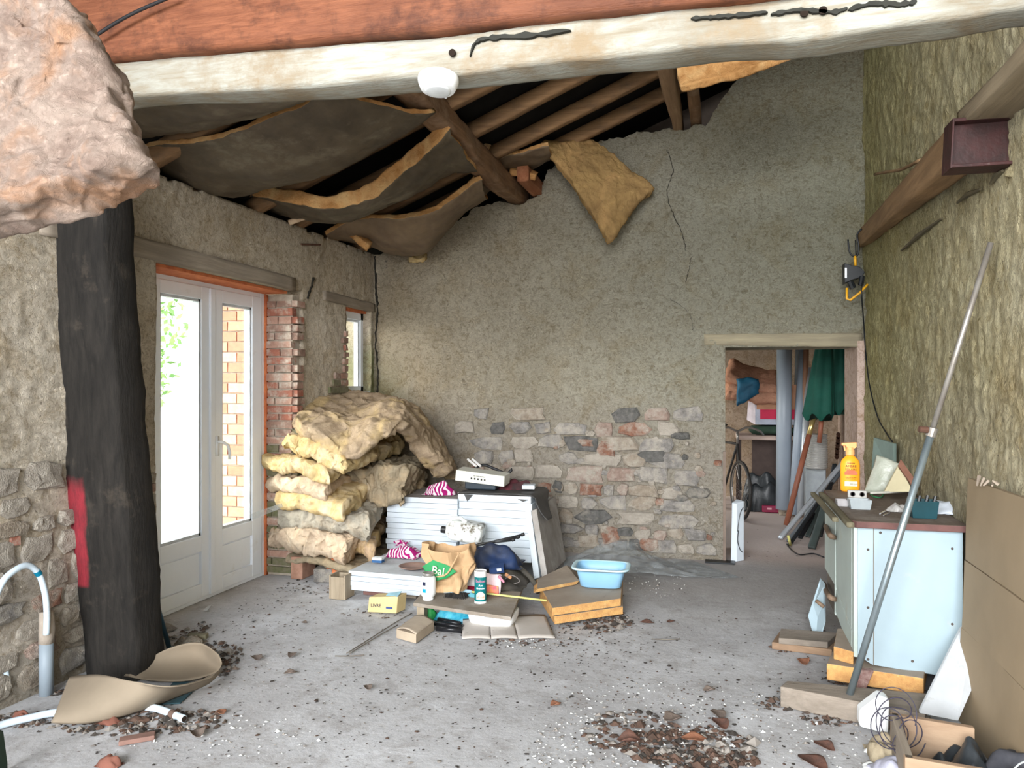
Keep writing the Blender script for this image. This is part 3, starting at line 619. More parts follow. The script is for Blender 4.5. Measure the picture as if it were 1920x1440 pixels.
f_grey = fiber('fibre_grey', (.50, .46, .38), (.32, .29, .24), (.56, .46, .34))
f_orange = fiber('fibre_orange', (.60, .33, .13), (.38, .18, .06), (.66, .43, .2))
kraft = M('kraft_paper', (.10, .074, .045), .6, (.055, .04, .025), 5, .5, 14, spec=.35, dirt=(.2, .17, .12), dirt_amt=(.55, .8), dirt_scale=4)
kraftb = M('kraft_paper_brown', (.2, .14, .085), .6, (.12, .08, .05), 5, .5, 14, spec=.35)
# top left hanging batt, close to the camera: front face, drooping, with thick lower edge
yb_ = 1.75
fr = [(-150, -60), (-150, 372), (0, 350), (100, 338), (190, 312), (250, 284)]
def near_pink(u, v):
    right = curve_fn([at(118, -20, 1.9), at(150, 40, 1.9), at(190, 95, 1.88), at(212, 170, 1.85), at(238, 235, 1.82), at(252, 286, 1.78)])
    left = curve_fn([at(-260, -40, 1.9), at(-260, 120, 1.88), at(-255, 240, 1.85), at(-250, 372, 1.72)])
    p = left(v).lerp(right(v), u); bow = math.sin(math.pi * u) * .05 * v
    return p + V((0, 0, -bow))
mb = MB(); mb.slab(lambda u, v: near_pink(u, 1 - v), 120, 100, 10, .14, .024, 6, 11, .75, rnd=.05)
obj('insulation_batt', mb, f_pink, smooth=True, label='pale pink glass wool batt hanging down beside the near end of the beams', cat='insulation', group='glass wool batts')
# hammock batts between the rafters
def hang(front, back, Yf, Yb_, th, seed, label, mats, edge=.02, amp=.018, sagm=.03):
    ff = curve_fn([onY(x, y, Yf) for x, y in front]); fb = curve_fn([onY(x, y, Yb_) for x, y in back])
    def fn(u, v):
        a, b_ = ff(u), fb(u); p = a.lerp(b_, v); return p + V((0, 0, th - sagm * math.sin(math.pi * v)))
    mb = MB(); mb.slab(lambda u, v: fn(u, v), 120, 20, 6, th, amp, 4, seed, .5, mats=(1, 0, 1))
    return obj('insulation_batt', mb, mats, smooth=True, label=label, cat='insulation', group='batts sagging from the roof')
hang([(120, 205), (230, 200), (380, 185), (520, 168), (640, 140), (760, 100)], [(180, 280), (250, 262), (330, 252), (400, 240), (480, 214), (560, 184), (615, 150)], 3.08, 3.66, .03, 1, 'dark paper-faced batt highest up, just under the whitewashed beam', [kraft, f_warm])
hang([(235, 275), (290, 272), (330, 274), (400, 264), (480, 236), (560, 205), (618, 168)], [(240, 290), (280, 325), (340, 352), (430, 374), (500, 355), (560, 345), (640, 318), (700, 285), (760, 250), (815, 212)], 3.70, 4.45, .03, 2, 'broad dark paper-faced batt sagging above the french door', [kraft, f_orange], sagm=.05)
hang([(480, 366), (540, 380), (620, 392), (690, 372), (740, 335), (790, 290), (822, 250)], [(470, 370), (540, 408), (620, 418), (700, 395), (780, 360), (840, 330), (890, 318)], 4.76, 5.5, .10, 3, 'sagging batt with thick torn orange lip, left of the log purlin', [kraft, f_orange], amp=.026)
hang([(610, 440), (650, 420), (700, 412), (760, 410), (810, 398), (860, 366), (898, 338)], [(625, 440), (690, 460), (745, 480), (790, 478), (820, 450), (860, 405), (910, 372)], 5.72, 6.45, .04, 4, 'lowest sagging paper-faced batt, bulging in the corner over the end wall', [kraftb, f_orange], sagm=.06)
mb = MB(); f = curve_fn([onY(*p, 5.9) for p in [(628, 428), (655, 432), (672, 445), (690, 462)]])
mb.slab(lambda u, v: f(u) + V((0, .10 * v, .05 * v)), 20, 6, 3, .05, .012, 9, 6); obj('insulation_scrap', mb, f_orange, smooth=True, label='torn orange strip of batt dangling over the left wall top', cat='insulation')
mb = MB(); f = curve_fn([onY(*p, 5.2) for p in [(540, 412), (560, 405), (580, 400)]])
mb.slab(lambda u, v: f(u) + V((0, .08 * v, .03 * v)), 14, 5, 3, .04, .01, 9, 7); obj('insulation_scrap', mb, f_warm, smooth=True, label='small wool tuft poking out above the left wall, over the lintel end', cat='insulation')
for k, (a, b_, c_) in enumerate([((898, 262), (915, 275), (905, 292)), ((955, 318), (985, 322), (1004, 328))]):
    mb = MB(); f = curve_fn([onY(*p, 5.9 + .4 * k) for p in (a, b_, c_)]); mb.slab(lambda u, v: f(u) + V((0, .1 * v, .05 * v)), 10, 5, 3, .05, .012, 9, 8 + k); obj('insulation_scrap', mb, f_orange if k else f_warm, smooth=True, label=['wool scrap wedged at the right side of the log purlin', 'orange wool scrap on the broken wall top beside the red stub'][k], cat='insulation')
mb = MB(); f = curve_fn([onY(*p, 6.68) for p in [(765, 482), (780, 486), (795, 483)]]); mb.slab(lambda u, v: f(u) + V((0, .05 * v, .05 * v)), 12, 6, 4, .05, .02, 20, 9); obj('insulation_scrap', mb, f_yel, smooth=True, label='little yellow tuft stuck at the end wall under the lowest batt', cat='insulation')
# slumped paper at the back right of the corner
hang([(880, 345), (930, 300), (1000, 280), (1030, 275)], [(905, 372), (945, 335), (1000, 318), (1035, 300)], 6.1, 6.6, .03, 14, 'paper-faced batt tucked behind the log purlin at the wall top', [kraftb, f_orange])
# dangling diamond batt
A_, B_, C_, D_ = onY(1017, 262, 6.30), onY(1112, 258, 6.62), onY(1227, 348, 6.60), onY(1145, 455, 6.45)
def dia(u, v):
    p = A_.lerp(B_, u).lerp(D_.lerp(C_, u), v); return p + V((0, -.05 * math.sin(math.pi * u) * math.sin(math.pi * v), 0))
mb = MB(); mb.slab(lambda u, v: dia(u, 1 - v), 80, 80, 8, .10, .025, 5, 12, .6, rnd=.04)
obj('insulation_batt', mb, fiber('fibre_brown', (.42, .27, .11), (.26, .16, .07), (.55, .33, .14), 1, 4), smooth=True, label='diamond shaped brownish batt dangling in front of the end wall', cat='insulation', group='glass wool batts')
# orange strip right of the short post
up = curve_fn([onY(*p, 5.0) for p in [(1262, 92), (1300, 86), (1400, 74), (1500, 66), (1570, 58)]]); dn = curve_fn([onY(*p, 5.0) for p in [(1276, 162), (1310, 154), (1400, 128), (1500, 92), (1575, 62)]])
mb = MB(); mb.slab(lambda u, v: dn(u).lerp(up(u), v) + V((0, .06 * math.sin(v * 3), 0)), 60, 14, 4, .05, .016, 7, 13, .5); obj('insulation_batt', mb, f_orange, smooth=True, label='ragged orange batt strip under the beam, right of the short purlin', cat='insulation', group='glass wool batts')
# ---------------------------------------------------------------- pile of batts in the corner
# each entry: left x, corner x, top y left, top y corner, thickness(m), front depth Y, back depth, right back px/py (top)
def pile(l, c_, r, th, Y, mat, label, seed, amp=.035, dl=.15, bot=None, sag=.03, rnd=.045):
    """l, c, r: pixels of the left, front and right-back corners of the top surface"""
    L_ = onY(l[0], l[1], Y + dl); Cn = onY(c_[0], c_[1], Y); Rr = onY(r[0], r[1], r[2]); Bk = L_ + (Rr - Cn)
    def fn(u, v):
        p = L_.lerp(Cn, u).lerp(Bk.lerp(Rr, u), v); return p + V((0, 0, sag * math.sin(math.pi * u) - .5 * sag))
    mb = MB(); mb.slab(fn, 100, 60, 14, th * 1.3, amp * .9, 4.6, seed, .85, rnd=rnd)
    return obj('insulation_batt', mb, mat, smooth=True, label=label, cat='insulation', group='pile of folded glass wool batts')
pile((535, 1036), (690, 1072), (745, 1010, 6.3), .05, 5.12, f_dirty, 'lowest thin dirty batt under the corner pile, resting on bricks', 51, .02)
pile((505, 988), (655, 1010), (700, 960, 6.2), .15, 5.10, f_pale, 'whitish curled batt second from the bottom of the corner pile', 52, .05)
pile((600, 990), (704, 1022), (728, 965, 6.2), .10, 5.3, f_warm, 'brownish batt poking out right at the bottom of the corner pile', 59, .03)
pile((515, 955), (690, 975), (736, 905, 6.3), .115, 5.14, f_grey, 'greyish folded batt below the bright yellow one in the corner pile', 53, .04)
pile((513, 918), (645, 942), (740, 872, 6.4), .115, 5.10, f_yel, 'bright yellow batt with square corner halfway up the corner pile', 54, .022)
pile((495, 892), (612, 908), (700, 868, 6.3), .10, 5.12, f_pale, 'pinkish batt directly above the bright yellow one in the corner pile', 55, .028)
pile((490, 850), (618, 878), (690, 838, 6.3), .10, 5.10, f_yel, 'yellow rounded batt sticking out furthest left in the corner pile', 56, .035)
pile((600, 880), (760, 878), (800, 860, 6.45), .22, 5.6, f_dirty, 'crumpled brown batts filling the middle of the corner pile', 60, .06, dl=.1)
pile((528, 805), (652, 862), (760, 820, 6.3), .11, 5.08, f_yel, 'yellow and brown batt just below the topmost one in the pile', 57, .04)
# topmost batt draped over: left part flat, right part falling to the floor at the end wall
tl = curve_fn([onY(*p, 5.28) for p in [(548, 785), (600, 818), (640, 850), (690, 812), (735, 790), (790, 830), (835, 868)]])
def topfn(u, v):
    fr_ = curve_fn([onY(550, 782, 5.22), onY(600, 808, 5.16), onY(640, 836, 5.10), onY(700, 800, 5.18), onY(760, 795, 5.4), onY(795, 838, 5.8), onY(845, 893, 6.15)])
    bk_ = curve_fn([onY(600, 742, 6.2), onY(645, 735, 6.25), onY(700, 738, 6.3), onY(745, 748, 6.35), onY(785, 770, 6.4), onY(835, 830, 6.55), onY(864, 895, 6.6)])
    p = fr_(u).lerp(bk_(u), v); return p + V((0, 0, .07 * math.sin(math.pi * v)))
mb = MB(); mb.slab(topfn, 130, 70, 12, .13, .04, 4.5, 58, .65, rnd=.03)
obj('insulation_batt', mb, fiber('fibre_top', (.55, .42, .29), (.38, .28, .18), (.60, .44, .22), 1, 6), smooth=True, label='big topmost batt draped over the corner pile, tail falling right', cat='insulation', group='pile of folded glass wool batts')
brk = M('hollow_brick', (.42, .24, .17), .9, (.28, .15, .1), 14, .6)
def px_box(name, px, py, w, d, h, mat, label, cat, group=None, rz_=0, z0=0, bev=.004):
    """box standing with the front-bottom-centre at pixel"""
    p = onz(px, py, z0); mb = MB(); mb.box(p + V((0, d / 2, h / 2)), (w, d, h), rot('Z', rz_)); return obj(name, mb, mat, label=label, cat=cat, group=group, bev=bev)
px_box('brick', 556, 1086, .10, .2, .17, brk, 'upright brick under the left end of the insulation pile', 'brick', 'bricks under the insulation pile', z0=0)
px_box('brick', 600, 1092, .14, .2, .10, stm[0], 'dark rough stone under the middle of the insulation pile', 'stone', 'bricks under the insulation pile', 12)
px_box('brick', 622, 1092, .11, .25, .22, foam, 'orange brick behind the small open wooden tube', 'brick', 'bricks under the insulation pile', 5)
px_box('brick', 705, 1117, .2, .25, .045, M('brick_maroon', (.2, .1, .085), .9), 'maroon brick under the left of the low board stack', 'brick', 'supports under the low board stack')
px_box('pallet_block', 755, 1121, .2, .3, .045, M('pallet_wood', (.42, .36, .28), .9, (.28, .23, .18)), 'pale wooden block behind the yellow carton', 'block', 'supports under the low board stack')
px_box('pallet_block', 815, 1125, .22, .3, .045, M('pallet_wood', (.42, .36, .28)), 'pale wooden block under the right of the low board stack', 'block', 'supports under the low board stack', 0)
# open wooden tube/box
oc = onz(632, 1124); hb = thing('wooden_conduit', 'small square wooden tube standing on end before the pile', 'box', oc)
ow = W('old_box_wood', (.40, .33, .24), (.24, .19, .13), 'z', dirt=(.16, .12, .09)); hh_ = .155
for nm, a in [('side_panel', (-.062, -.05, 0, .14)), ('side_panel', (.05, .062, 0, .14)), ('front_panel', (-.05, .05, 0, .012)), ('back_panel', (-.05, .05, .128, .14))]:
    mb = MB(); mb.bb(oc.x + a[0], oc.x + a[1], oc.y + a[2], oc.y + a[3], 0, hh_ + (.012 if 'side' in nm else 0)); obj(nm, mb, ow, hb, bev=.002)
# ---------------------------------------------------------------- polystyrene board stacks
eps = M('polystyrene', (.57, .63, .68), .7, (.52, .57, .62), 4, .25, 160, bdist=.002); eps_d = M('polystyrene_dirty', (.36, .34, .32), .85, (.24, .22, .2), 6, .3, dirt=(.6, .6, .6), dirt_amt=(.6, .8))
eps_t = M('polystyrene_dusty', (.50, .53, .56), .8, (.4, .41, .42), 5, .3, dirt=(.25, .23, .21), dirt_amt=(.6, .75), dirt_scale=14)
ordn = ['topmost', 'second', 'third', 'fourth', 'fifth', 'sixth', 'seventh', 'eighth', 'ninth', 'tenth', 'eleventh', 'twelfth']
def stack(n, x0, x1, y0, y1, z0, z1, where, grp, jit=.008, rz_=0):
    th = (z1 - z0) / n; cx, cy = (x0 + x1) / 2, (y0 + y1) / 2
    for k in range(n):
        mb = MB(); zt = z1 - k * th; w, d = x1 - x0, y1 - y0; c_ = V((cx + ru(-jit, jit), cy + ru(-jit, jit), zt - th / 2)); Rm = rot('Z', rz_ + ru(-.4, .4))
        mb.box(c_, (w, d, th - .0022), Rm); 
        mats_ = [eps, eps_d if 'tall' in where else eps_t]
        if k == 0: mb.m[1] = 1
        word = ordn[k] if k == 0 else ('lowest' if k == n - 1 else ordn[k] + ' from top')
        obj('insulation_board', mb, mats_, label='white foam board, %s in the %s' % (word, where), cat='board', group=grp, bev=.0015)
pA, pB = onY(725, 930, 5.72), onY(857, 936, 5.72)
stack(10, pA.x, pB.x, 5.72, 6.3, .17, pA.z, 'left tall stack', 'left tall stack of foam boards')
pC, pD = onY(857, 926, 5.75), onY(996, 938, 5.75)
stack(9, pC.x + .012, pD.x, 5.75, 6.35, .12, pC.z, 'right tall stack', 'right tall stack of foam boards')
pE = onY(655, 1071, 4.92); pF = onY(800, 1082, 4.92)
stack(4, pE.x, pF.x + .1, 4.92, 5.60, .046, pE.z, 'low front stack', 'low front stack of foam boards', .006, -2)
# leaning boards
def lean_quad(name, q, th, mats_, label, cat, group=None, nrm=None, bev=.002, mi=0):
    q = [V(p) for p in q]; n = (q[1] - q[0]).cross(q[3] - q[0]).normalized()
    mb = MB(); mb.prism(q, n * th); return obj(name, mb, mats_, label=label, cat=cat, group=group, bev=bev)
for k, (dx) in enumerate((0, .052)):
    b0, b1 = onY(1012 + k * 15, 1083, 5.55), onY(995 + k * 11, 955, 5.75)
    b0 = V((b0.x, 5.55, b0.z)); q = [b0, V((b0.x + .0, 6.25, b0.z - .02)), V((b1.x + .0, 6.45, b1.z)), b1]
    lean_quad('leaning_board', q, -.045, [eps if k == 0 else eps_d], ['white foam board leaning against the tall stack', 'dusty foam board leaning outermost against the tall stack'][k], 'board', 'leaning foam boards')
q = [onY(1040, 1078, 5.56), onY(1062, 1040, 6.3), onY(1045, 955, 6.45), onY(1020, 955, 5.76)]
# black membrane over the right stack
memb = M('black_membrane', (.05, .05, .05), .65, (.09, .085, .08), 6, .3)
zt = pC.z + .004
def mem(u, v):
    x0 = pC.x + .02; L1 = pD.x - x0; s = u * (L1 + .24); y = 5.76 + v * .5
    if s < L1: return V((x0 + s, y, zt + .008))
    e_ = s - L1; return V((pD.x + .03 + .10 * (e_ / .24) ** 2, y + .02 - .35 * v * (e_ / .24), zt - .01 - e_ * .75 + .06 * max(0, e_ - .18)))
mb = MB(); mb.slab(mem, 40, 14, 1, .006, .006, 7, 70, .3); memo = obj('membrane_sheet', mb, memb, smooth=True, label='black membrane sheet folded over the right tall stack', cat='sheet')
for a in ((870, 886, 876), (970, 990, 981)):
    p0, p1, p2 = onY(a[0], 927 + (a[0] > 900) * 9, 5.74), onY(a[1], 928 + (a[0] > 900) * 9, 5.74), onY(a[2], 940 + (a[0] > 900) * 1, 5.738); mb = MB(); mb.prism([p0, p1, p2], (0, .006, 0)); obj('flap', mb, memb, memo)
# ---------------------------------------------------------------- appliance control panel on dark box
cream = M('cream_enamel', (.66, .66, .58), .4, (.6, .6, .53), 3, .03, dirt=(.4, .36, .3), dirt_amt=(.6, .85)); dkb = M('dark_blue_plastic', (.035, .05, .065), .5, bmp=.05)
dkc = onY(900, 928, 5.9); dk = thing('dark_case', 'dark blue plastic case under the cream control panel', 'case', V((dkc.x, 5.9, zt + .01)))
mb = MB(); mb.bb(dkc.x - .13, dkc.x + .13, 5.9, 6.1, zt + .014, zt + .125); obj('body', mb, dkb, dk, bev=.012)
for q in ((-.10, .085), (-.088, .075)):
    mb = MB(); mb.lathe((dkc.x + q[0], 5.898, zt + q[1] + .014), [(.005, 0), (.005, .004)], 8, rot('X', 90)); obj('stud', mb, M('pale_stud', (.7, .72, .72), .5, bmp=0), dk)
P0, P1, P2, P3 = onY(856, 905, 5.86), onY(944, 913, 5.86), onY(944, 892 + 3, 5.86), onY(857, 882, 5.86)
P1 = onY(944, 913, 5.84)
cp = thing('control_panel', 'cream metal control panel with five black buttons', 'panel', (P0 + P1) / 2)
mb = MB(); q = [onY(853, 901, 5.85), onY(945, 913, 5.85), onY(946, 893, 5.85), onY(855, 881, 5.85)]; mb.prism(q, (.0, .17, .01)); obj('body', mb, cream, cp, bev=.004)
rgt = (q[1] - q[0]).normalized(); upv = (q[3] - q[0]).normalized(); ctr = (q[0] + q[1] + q[2] + q[3]) / 4 + V((0, -.003, 0))
for k in range(5):
    c_ = ctr + rgt * ((k - 2) * .028 - .012) - upv * .008; mb = MB(); mb.box(c_, (.012, .008, .014)); obj('button', mb, M('black_plastic', (.02, .02, .02), .4, bmp=0), cp, bev=.002)
text('lettering', 'TEC CAM NORM', .013, ctr + rgt * -.008 + upv * .010, rgt, upv, M('black_plastic', (.02, .02, .02)), cp)
# cloths
def cloth_mat(name, rot_):
    m, t, b = nt(name, .9, .1); v = mapping(t, (1, 1, 1), rot=(0, rot_, .4)); w = t.nodes.new('ShaderNodeTexWave'); w.inputs['Scale'].default_value = 13; w.inputs['Distortion'].default_value = 7; w.inputs['Detail'].default_value = 1; w.inputs['Detail Scale'].default_value = 1.2; t.links.new(v, w.inputs['Vector'])
    r = ramp(t, w.outputs['Fac'], [(.52, (.32, .012, .13)), (.58, (.72, .62, .66))]); t.links.new(r.outputs[0], b.inputs['Base Color']); MATS[name] = m; return m
clm = cloth_mat('pink_cloth', .5)
def crumple(c_, w, d, h, mat, label, cat, seed, name='cloth', fr_=9, nu=36, parent=None, rz_=0, kindname=None, group=None, exp=2.2):
    c_ = V(c_); Rm = rot('Z', rz_)
    def fn(u, v):
        x, y = u * 2 - 1, v * 2 - 1; r_ = min(1, (abs(x) ** exp + abs(y) ** exp) ** (1 / exp)); k = math.sqrt(max(0, 1 - r_ ** 2)); hz_ = h * k * (.7 + .6 * nz(x * 1.5 + seed, y * 1.5, seed))
        p = V((x * w / 2 * (1 + .15 * nz(y * 2, seed, 1)), y * d / 2 * (1 + .15 * nz(x * 2, seed, 4)), hz_)); return c_ + Rm @ p
    mb = MB(); mb.slab(fn, nu, nu, 1, .004, min(w, d) * .06, 1.4 / max(min(w, d), .03), seed, .45)
    for p in mb.v:
        if p.z < c_.z + .001: p.z = c_.z + .001 + ru(0, .002)
    return obj(name, mb, mat, parent, smooth=True, label=label, cat=cat, group=group)
p = onY(825, 920, 5.9); crumple((p.x, 5.92, pA.z + .006), .27, .22, .10, clm, 'magenta and white cloth crumpled on the left tall stack', 'cloth', 81, name='cloth')
p = onz(742, 1050, pE.z + .01); crumple((p.x, 5.45, pE.z + .006), .27, .2, .09, clm, 'magenta and white cloth on the low front stack', 'cloth', 82)
mb = MB(); a, b_ = onY(743, 1045, 5.62), onY(768, 1015, 5.66); mb.slab(lambda u, v: V((lerp(a.x - .02, b_.x + .0, u) + .01 * math.sin(v * 7), 5.64 + .02 * math.sin(u * 9 + v * 5), lerp(pE.z + .03, b_.z, v))), 16, 18, 1, .004, .01, 12, 3); obj('cloth', mb, clm, smooth=True, label='striped magenta cloth end standing up against the left tall stack', cat='cloth')
# sponge, saucer
p = onz(706, 1056, pE.z + .01); sp = thing('sponge', 'small white sponge with a blue scourer on the low stack', 'sponge', p)
mb = MB(); mb.box(p + V((0, .03, .011)), (.075, .05, .018)); obj('scourer', mb, M('blue_scourer', (.04, .12, .28), .9), sp); mb = MB(); mb.box(p + V((0, .03, .029)), (.075, .05, .02)); obj('sponge_body', mb, M('white_sponge', (.75, .78, .78), .9), sp, bev=.004)
p = onz(775, 1064, pE.z + .01); mb = MB(); mb.lathe((p.x, p.y, pE.z + .004), [(.06, 0), (.097, .012), (.105, .02), (.100, .022), (.092, .012), (.0, .010)], 36); obj('saucer', mb, M('brown_clay', (.2, .12, .09), .7, (.27, .18, .15)), smooth=True, label='round brown clay saucer on the low foam boards', cat='saucer')
# jerrycan lying on its side
jc = at(870, 995, 5.78); je = thing('jerrycan', 'dirty white plastic jerrycan lying between the stacks', 'jerrycan', jc)
jm = M('jerrycan_plastic', (.70, .72, .70), .5, (.6, .62, .6), 5, .1, dirt=(.10, .08, .05), dirt_scale=14, dirt_amt=(.5, .62)); jmw = M('jerrycan_clean', (.80, .82, .8), .45, (.74, .76, .74), 5, .1)
Rj = rot('Z', 4) @ rot('Y', 8)
def jb(x0, x1, ya, yb2, za, zb, n_=10):
    mb = MB(); 
    prof = [(x0, .55), (x0 + .03, .85), (x0 + .06, 1), (x1 - .015, 1), (x1, .92)]
    ring = []; vs = []
    for x, s_ in prof:
        for j in range(20):
            a_ = 2 * math.pi * (j + .5) / 20; e = .38; cx, sz = math.copysign(abs(math.cos(a_)) ** e, math.cos(a_)), math.copysign(abs(math.sin(a_)) ** e, math.sin(a_)); vs.append(jc + Rj @ V((x, cx * yb2 * s_, sz * zb * s_)))
    fs = [(i * 20 + j, i * 20 + (j + 1) % 20, (i + 1) * 20 + (j + 1) % 20, (i + 1) * 20 + j) for i in range(4) for j in range(20)] + [tuple(range(19, -1, -1)), tuple(80 + j for j in range(20))]
    mb.add(vs, fs); return mb
obj('canister', jb(-.13, .15, 0, .09, 0, .075), jm, je, smooth=True, bev=0)
mb = MB(); mb.tube([jc + Rj @ V(q) for q in [(-.10, -.03, .05), (-.10, -.045, .085), (-.03, -.045, .10), (.02, -.04, .075)]], .014, 8); obj('handle', mb, jmw, je, smooth=True)
mb = MB(); mb.tube([jc + Rj @ V((-.12, .0, -.02)), jc + Rj @ V((-.175, 0, -.02))], .026, 14); obj('cap', mb, M('black_plastic', (.02, .02, .02)), je)
# navy bag with black rods
crumple(at(925, 1050, 5.45) + V((0, 0, -.03)), .42, .3, .17, M('navy_fabric', (.012, .03, .09), .55, (.02, .022, .03), 5, .3), 'dark navy crumpled bag beside the paper bag', 'bag', 90, name='navy_bag', rz_=8)
for k in range(3):
    a, b_ = at(880 + 8 * k, 1026 - 3 * k, 5.5), at(978 - 9 * k, 1003 + 5 * k, 5.45); mb = MB(); mb.tube([a, b_], .008, 7); mb.tube([b_, b_ + V((.02, 0, .008))], .012, 7); obj('umbrella_rod', mb, M('black_plastic', (.02, .02, .02)), label=['upper', 'middle', 'lower'][k] + ' black folded umbrella rod above the navy bag', cat='rod', group='black rods on the navy bag', smooth=True)
crumple(at(935, 1075, 5.3) + V((0, 0, -.06)), .42, .4, .10, M('dark_rag', (.05, .045, .04), .9, (.1, .09, .07)), 'heap of dark dirty rags under the navy bag', 'rags', 91, name='rag_heap', nu=40)
mb = MB(); ps = [at(*q) for q in [(935, 1045, 5.4), (975, 1065, 5.4), (1000, 1090, 5.3), (1008, 1110, 5.2)]]; f = curve_fn(ps); mb.tube([f(i / 14) for i in range(15)], .018, 7); obj('rag_strip', mb, M('dark_rag', (.05, .045, .04)), smooth=True, label='dark strip of cloth trailing right from the rag heap', cat='rag')
# brown paper bag
bgp = M('bag_paper', (.50, .33, .18), .75, (.40, .25, .13), 6, .25, dirt=(.25, .12, .07), dirt_amt=(.66, .72), dirt_scale=7); bgc = onz(845, 1112, .12)
bag = thing('paper_bag', 'crumpled brown paper carrier bag with green print', 'bag', bgc)
BL, BR, TL_, TR_ = at(822, 1104, 4.98), at(868, 1108, 4.92), at(796, 1018, 5.12), at(882, 1031, 5.05)
def bagf(u, v):
    c0 = BL.lerp(BR, .5); c1 = TL_.lerp(TR_, .5) + V((0, .03, 0)); c_ = c0.lerp(c1, v); a_ = 2 * math.pi * u
    wx = lerp(.09, .165, min(1, v * 1.4)) * (1 - .10 * max(0, v - .7)); wy = lerp(.07, .11, v)
    cx, sy_ = math.cos(a_), math.sin(a_); e = .6; cx = math.copysign(abs(cx) ** e, cx); sy_ = math.copysign(abs(sy_) ** e, sy_)
    fold = .02 * math.sin(a_ * 5 + v * 4) + .035 * nz(u * 5, v * 3, 2)
    return c_ + V((cx * (wx + fold), sy_ * (wy + fold), .02 * math.sin(a_ * 2 + 1) * v))
mb = MB(); nu_, nv_ = 64, 26
for i in range(nu_):
    for j in range(nv_ + 1): p = bagf(i / nu_, j / nv_); mb.v.append(p + noise.noise_vector(p * 18) * .010 + noise.noise_vector(p * 7) * .012)
for i in range(nu_):
    for j in range(nv_): a = i * (nv_ + 1) + j; b_ = ((i + 1) % nu_) * (nv_ + 1) + j; mb.f.append((a, b_, b_ + 1, a + 1)); mb.m.append(0)
mb.f.append(tuple(i * (nv_ + 1) for i in range(nu_))[::-1]); mb.m.append(0)
ob = obj('bag_body', mb, bgp, bag, smooth=False); sm = ob.modifiers.new('t', 'SOLIDIFY'); sm.thickness = .003
GB = [(792, 1062), (812, 1050), (840, 1060), (856, 1072), (838, 1084), (815, 1090), (800, 1078)]
def bagfront(px, py):   # point just in front of the bag surface
    r_ = ray(px, py); best = None
    for k in range(60):
        d_ = 4.7 + k * .01; p = CP + r_ * d_; v = (p.z - BL.z) / (TL_.z - BL.z); v = max(0, min(1, v)); c0 = BL.lerp(BR, .5); c1 = TL_.lerp(TR_, .5) + V((0, .03, 0)); c_ = c0.lerp(c1, v)
        wx = lerp(.09, .165, min(1, v * 1.4)); wy = lerp(.07, .11, v)
        if abs((p.x - c_.x) / wx) ** 3.3 + abs((p.y - c_.y) / wy) ** 3.3 < 1: best = p; break
    return (best if best else CP + r_ * 5.0) - r_.normalized() * .03
GBp = [bagfront(x, y) for x, y in GB]; ce = sum(GBp, V((0, 0, 0))) / 7
mb = MB(); mb.prism(GBp, ray(820, 1065).normalized() * .012); obj('green_print', mb, M('green_ink', (.02, .26, .08), .6, bmp=0), bag)
rg = (GBp[3] - GBp[0]).normalized(); rg = V((rg.x, rg.y, -.12)).normalized(); text('lettering', 'Bal', .075, ce + V((0, -.012, -.02)), rg, V((.15, 0, 1)), M('cream_ink', (.8, .8, .6), .7, bmp=0), bag, depth=.002)
mb = MB(); f = curve_fn([bagfront(*q) + V((0, -.01, 0)) for q in [(862, 1036), (850, 1058), (835, 1078), (800, 1082)]]); mb.tube([f(i / 12) for i in range(13)], .006, 6); obj('handle', mb, bgp, bag, smooth=True)
crumple(at(888, 1078, 5.15) + V((.0, 0, -.06)), .13, .12, .13, M('white_plastic_bag', (.62, .6, .58), .5), 'grey white plastic bag squeezed behind the paper bag', 'bag', 93, name='plastic_bag')
# ---------------------------------------------------------------- board table with things on it
tw = W('dusty_board', (.34, .29, .23), (.25, .21, .17), 'x', .9, 5, .3, dirt=(.4, .37, .33))
zb_ = .13
q = [onz(775, 1130, zb_), onz(958, 1157, zb_), onz(985, 1090, zb_), onz(812, 1085, zb_)]
mb = MB(); mb.prism(q, (0, 0, -.022)); tb = obj('plank_shelf', mb, tw, label='dusty brown chipboard panel raised above the floor', cat='board', bev=.002)
ftp = onz(782, 1146, 0); mb = MB(); mb.box(q[0] + V((.035, .06, -.077)), (.05, .06, .106)); obj('wooden_block', mb, ow, label='small wooden block propping the left of the chipboard', cat='block', bev=.003)
mb = MB(); mb.box(q[3] + V((.25, -.02, -.077)), (.5, .12, .106)); obj('wooden_block', mb, ow, label='wooden block hidden under the back of the chipboard', cat='block', bev=.003)
# can
cz = onz(901, 1129, zb_); can = thing('powder_can', 'teal cylindrical cardboard can with red, white and orange print', 'can', cz)
r_ = .038; hc = .20; mb = MB(); mb.lathe(cz, [(r_, .012), (r_, hc - .035)], 32); obj('can_body', mb, M('teal_print', (.0, .16, .17), .5, bmp=0), can, smooth=False)
mb = MB(); mb.lathe(cz, [(r_ + .001, 0), (r_ + .001, .013)], 32); obj('base', mb, wp, can); mb = MB(); mb.lathe(cz, [(r_ + .001, hc - .036), (r_ + .001, hc), (r_ - .002, hc), (r_ - .003, hc - .006), (.001, hc - .006)], 32); obj('lid', mb, M('white_lid', (.78, .76, .74), .5, bmp=0), can)
vw = (V((0, 0, 0)) - V((cz.x, cz.y, 0))).normalized(); rr = V((-vw.y, vw.x, 0)); up = V((0, 0, 1)); rr = rr if rr.cross(up).dot(vw) > 0 else -rr
for body, sz, hz_, m_ in [('Bolton', .024, .132, M('pink_ink', (.7, .25, .4), .6, bmp=0)), ('Ant', .018, .108, wp), ('Granules', .016, .090, wp)]:
    text('lettering', body, sz, cz + up * hz_, rr, up, m_, can, cyl=(cz, r_ + .0006))
mb = MB(); 
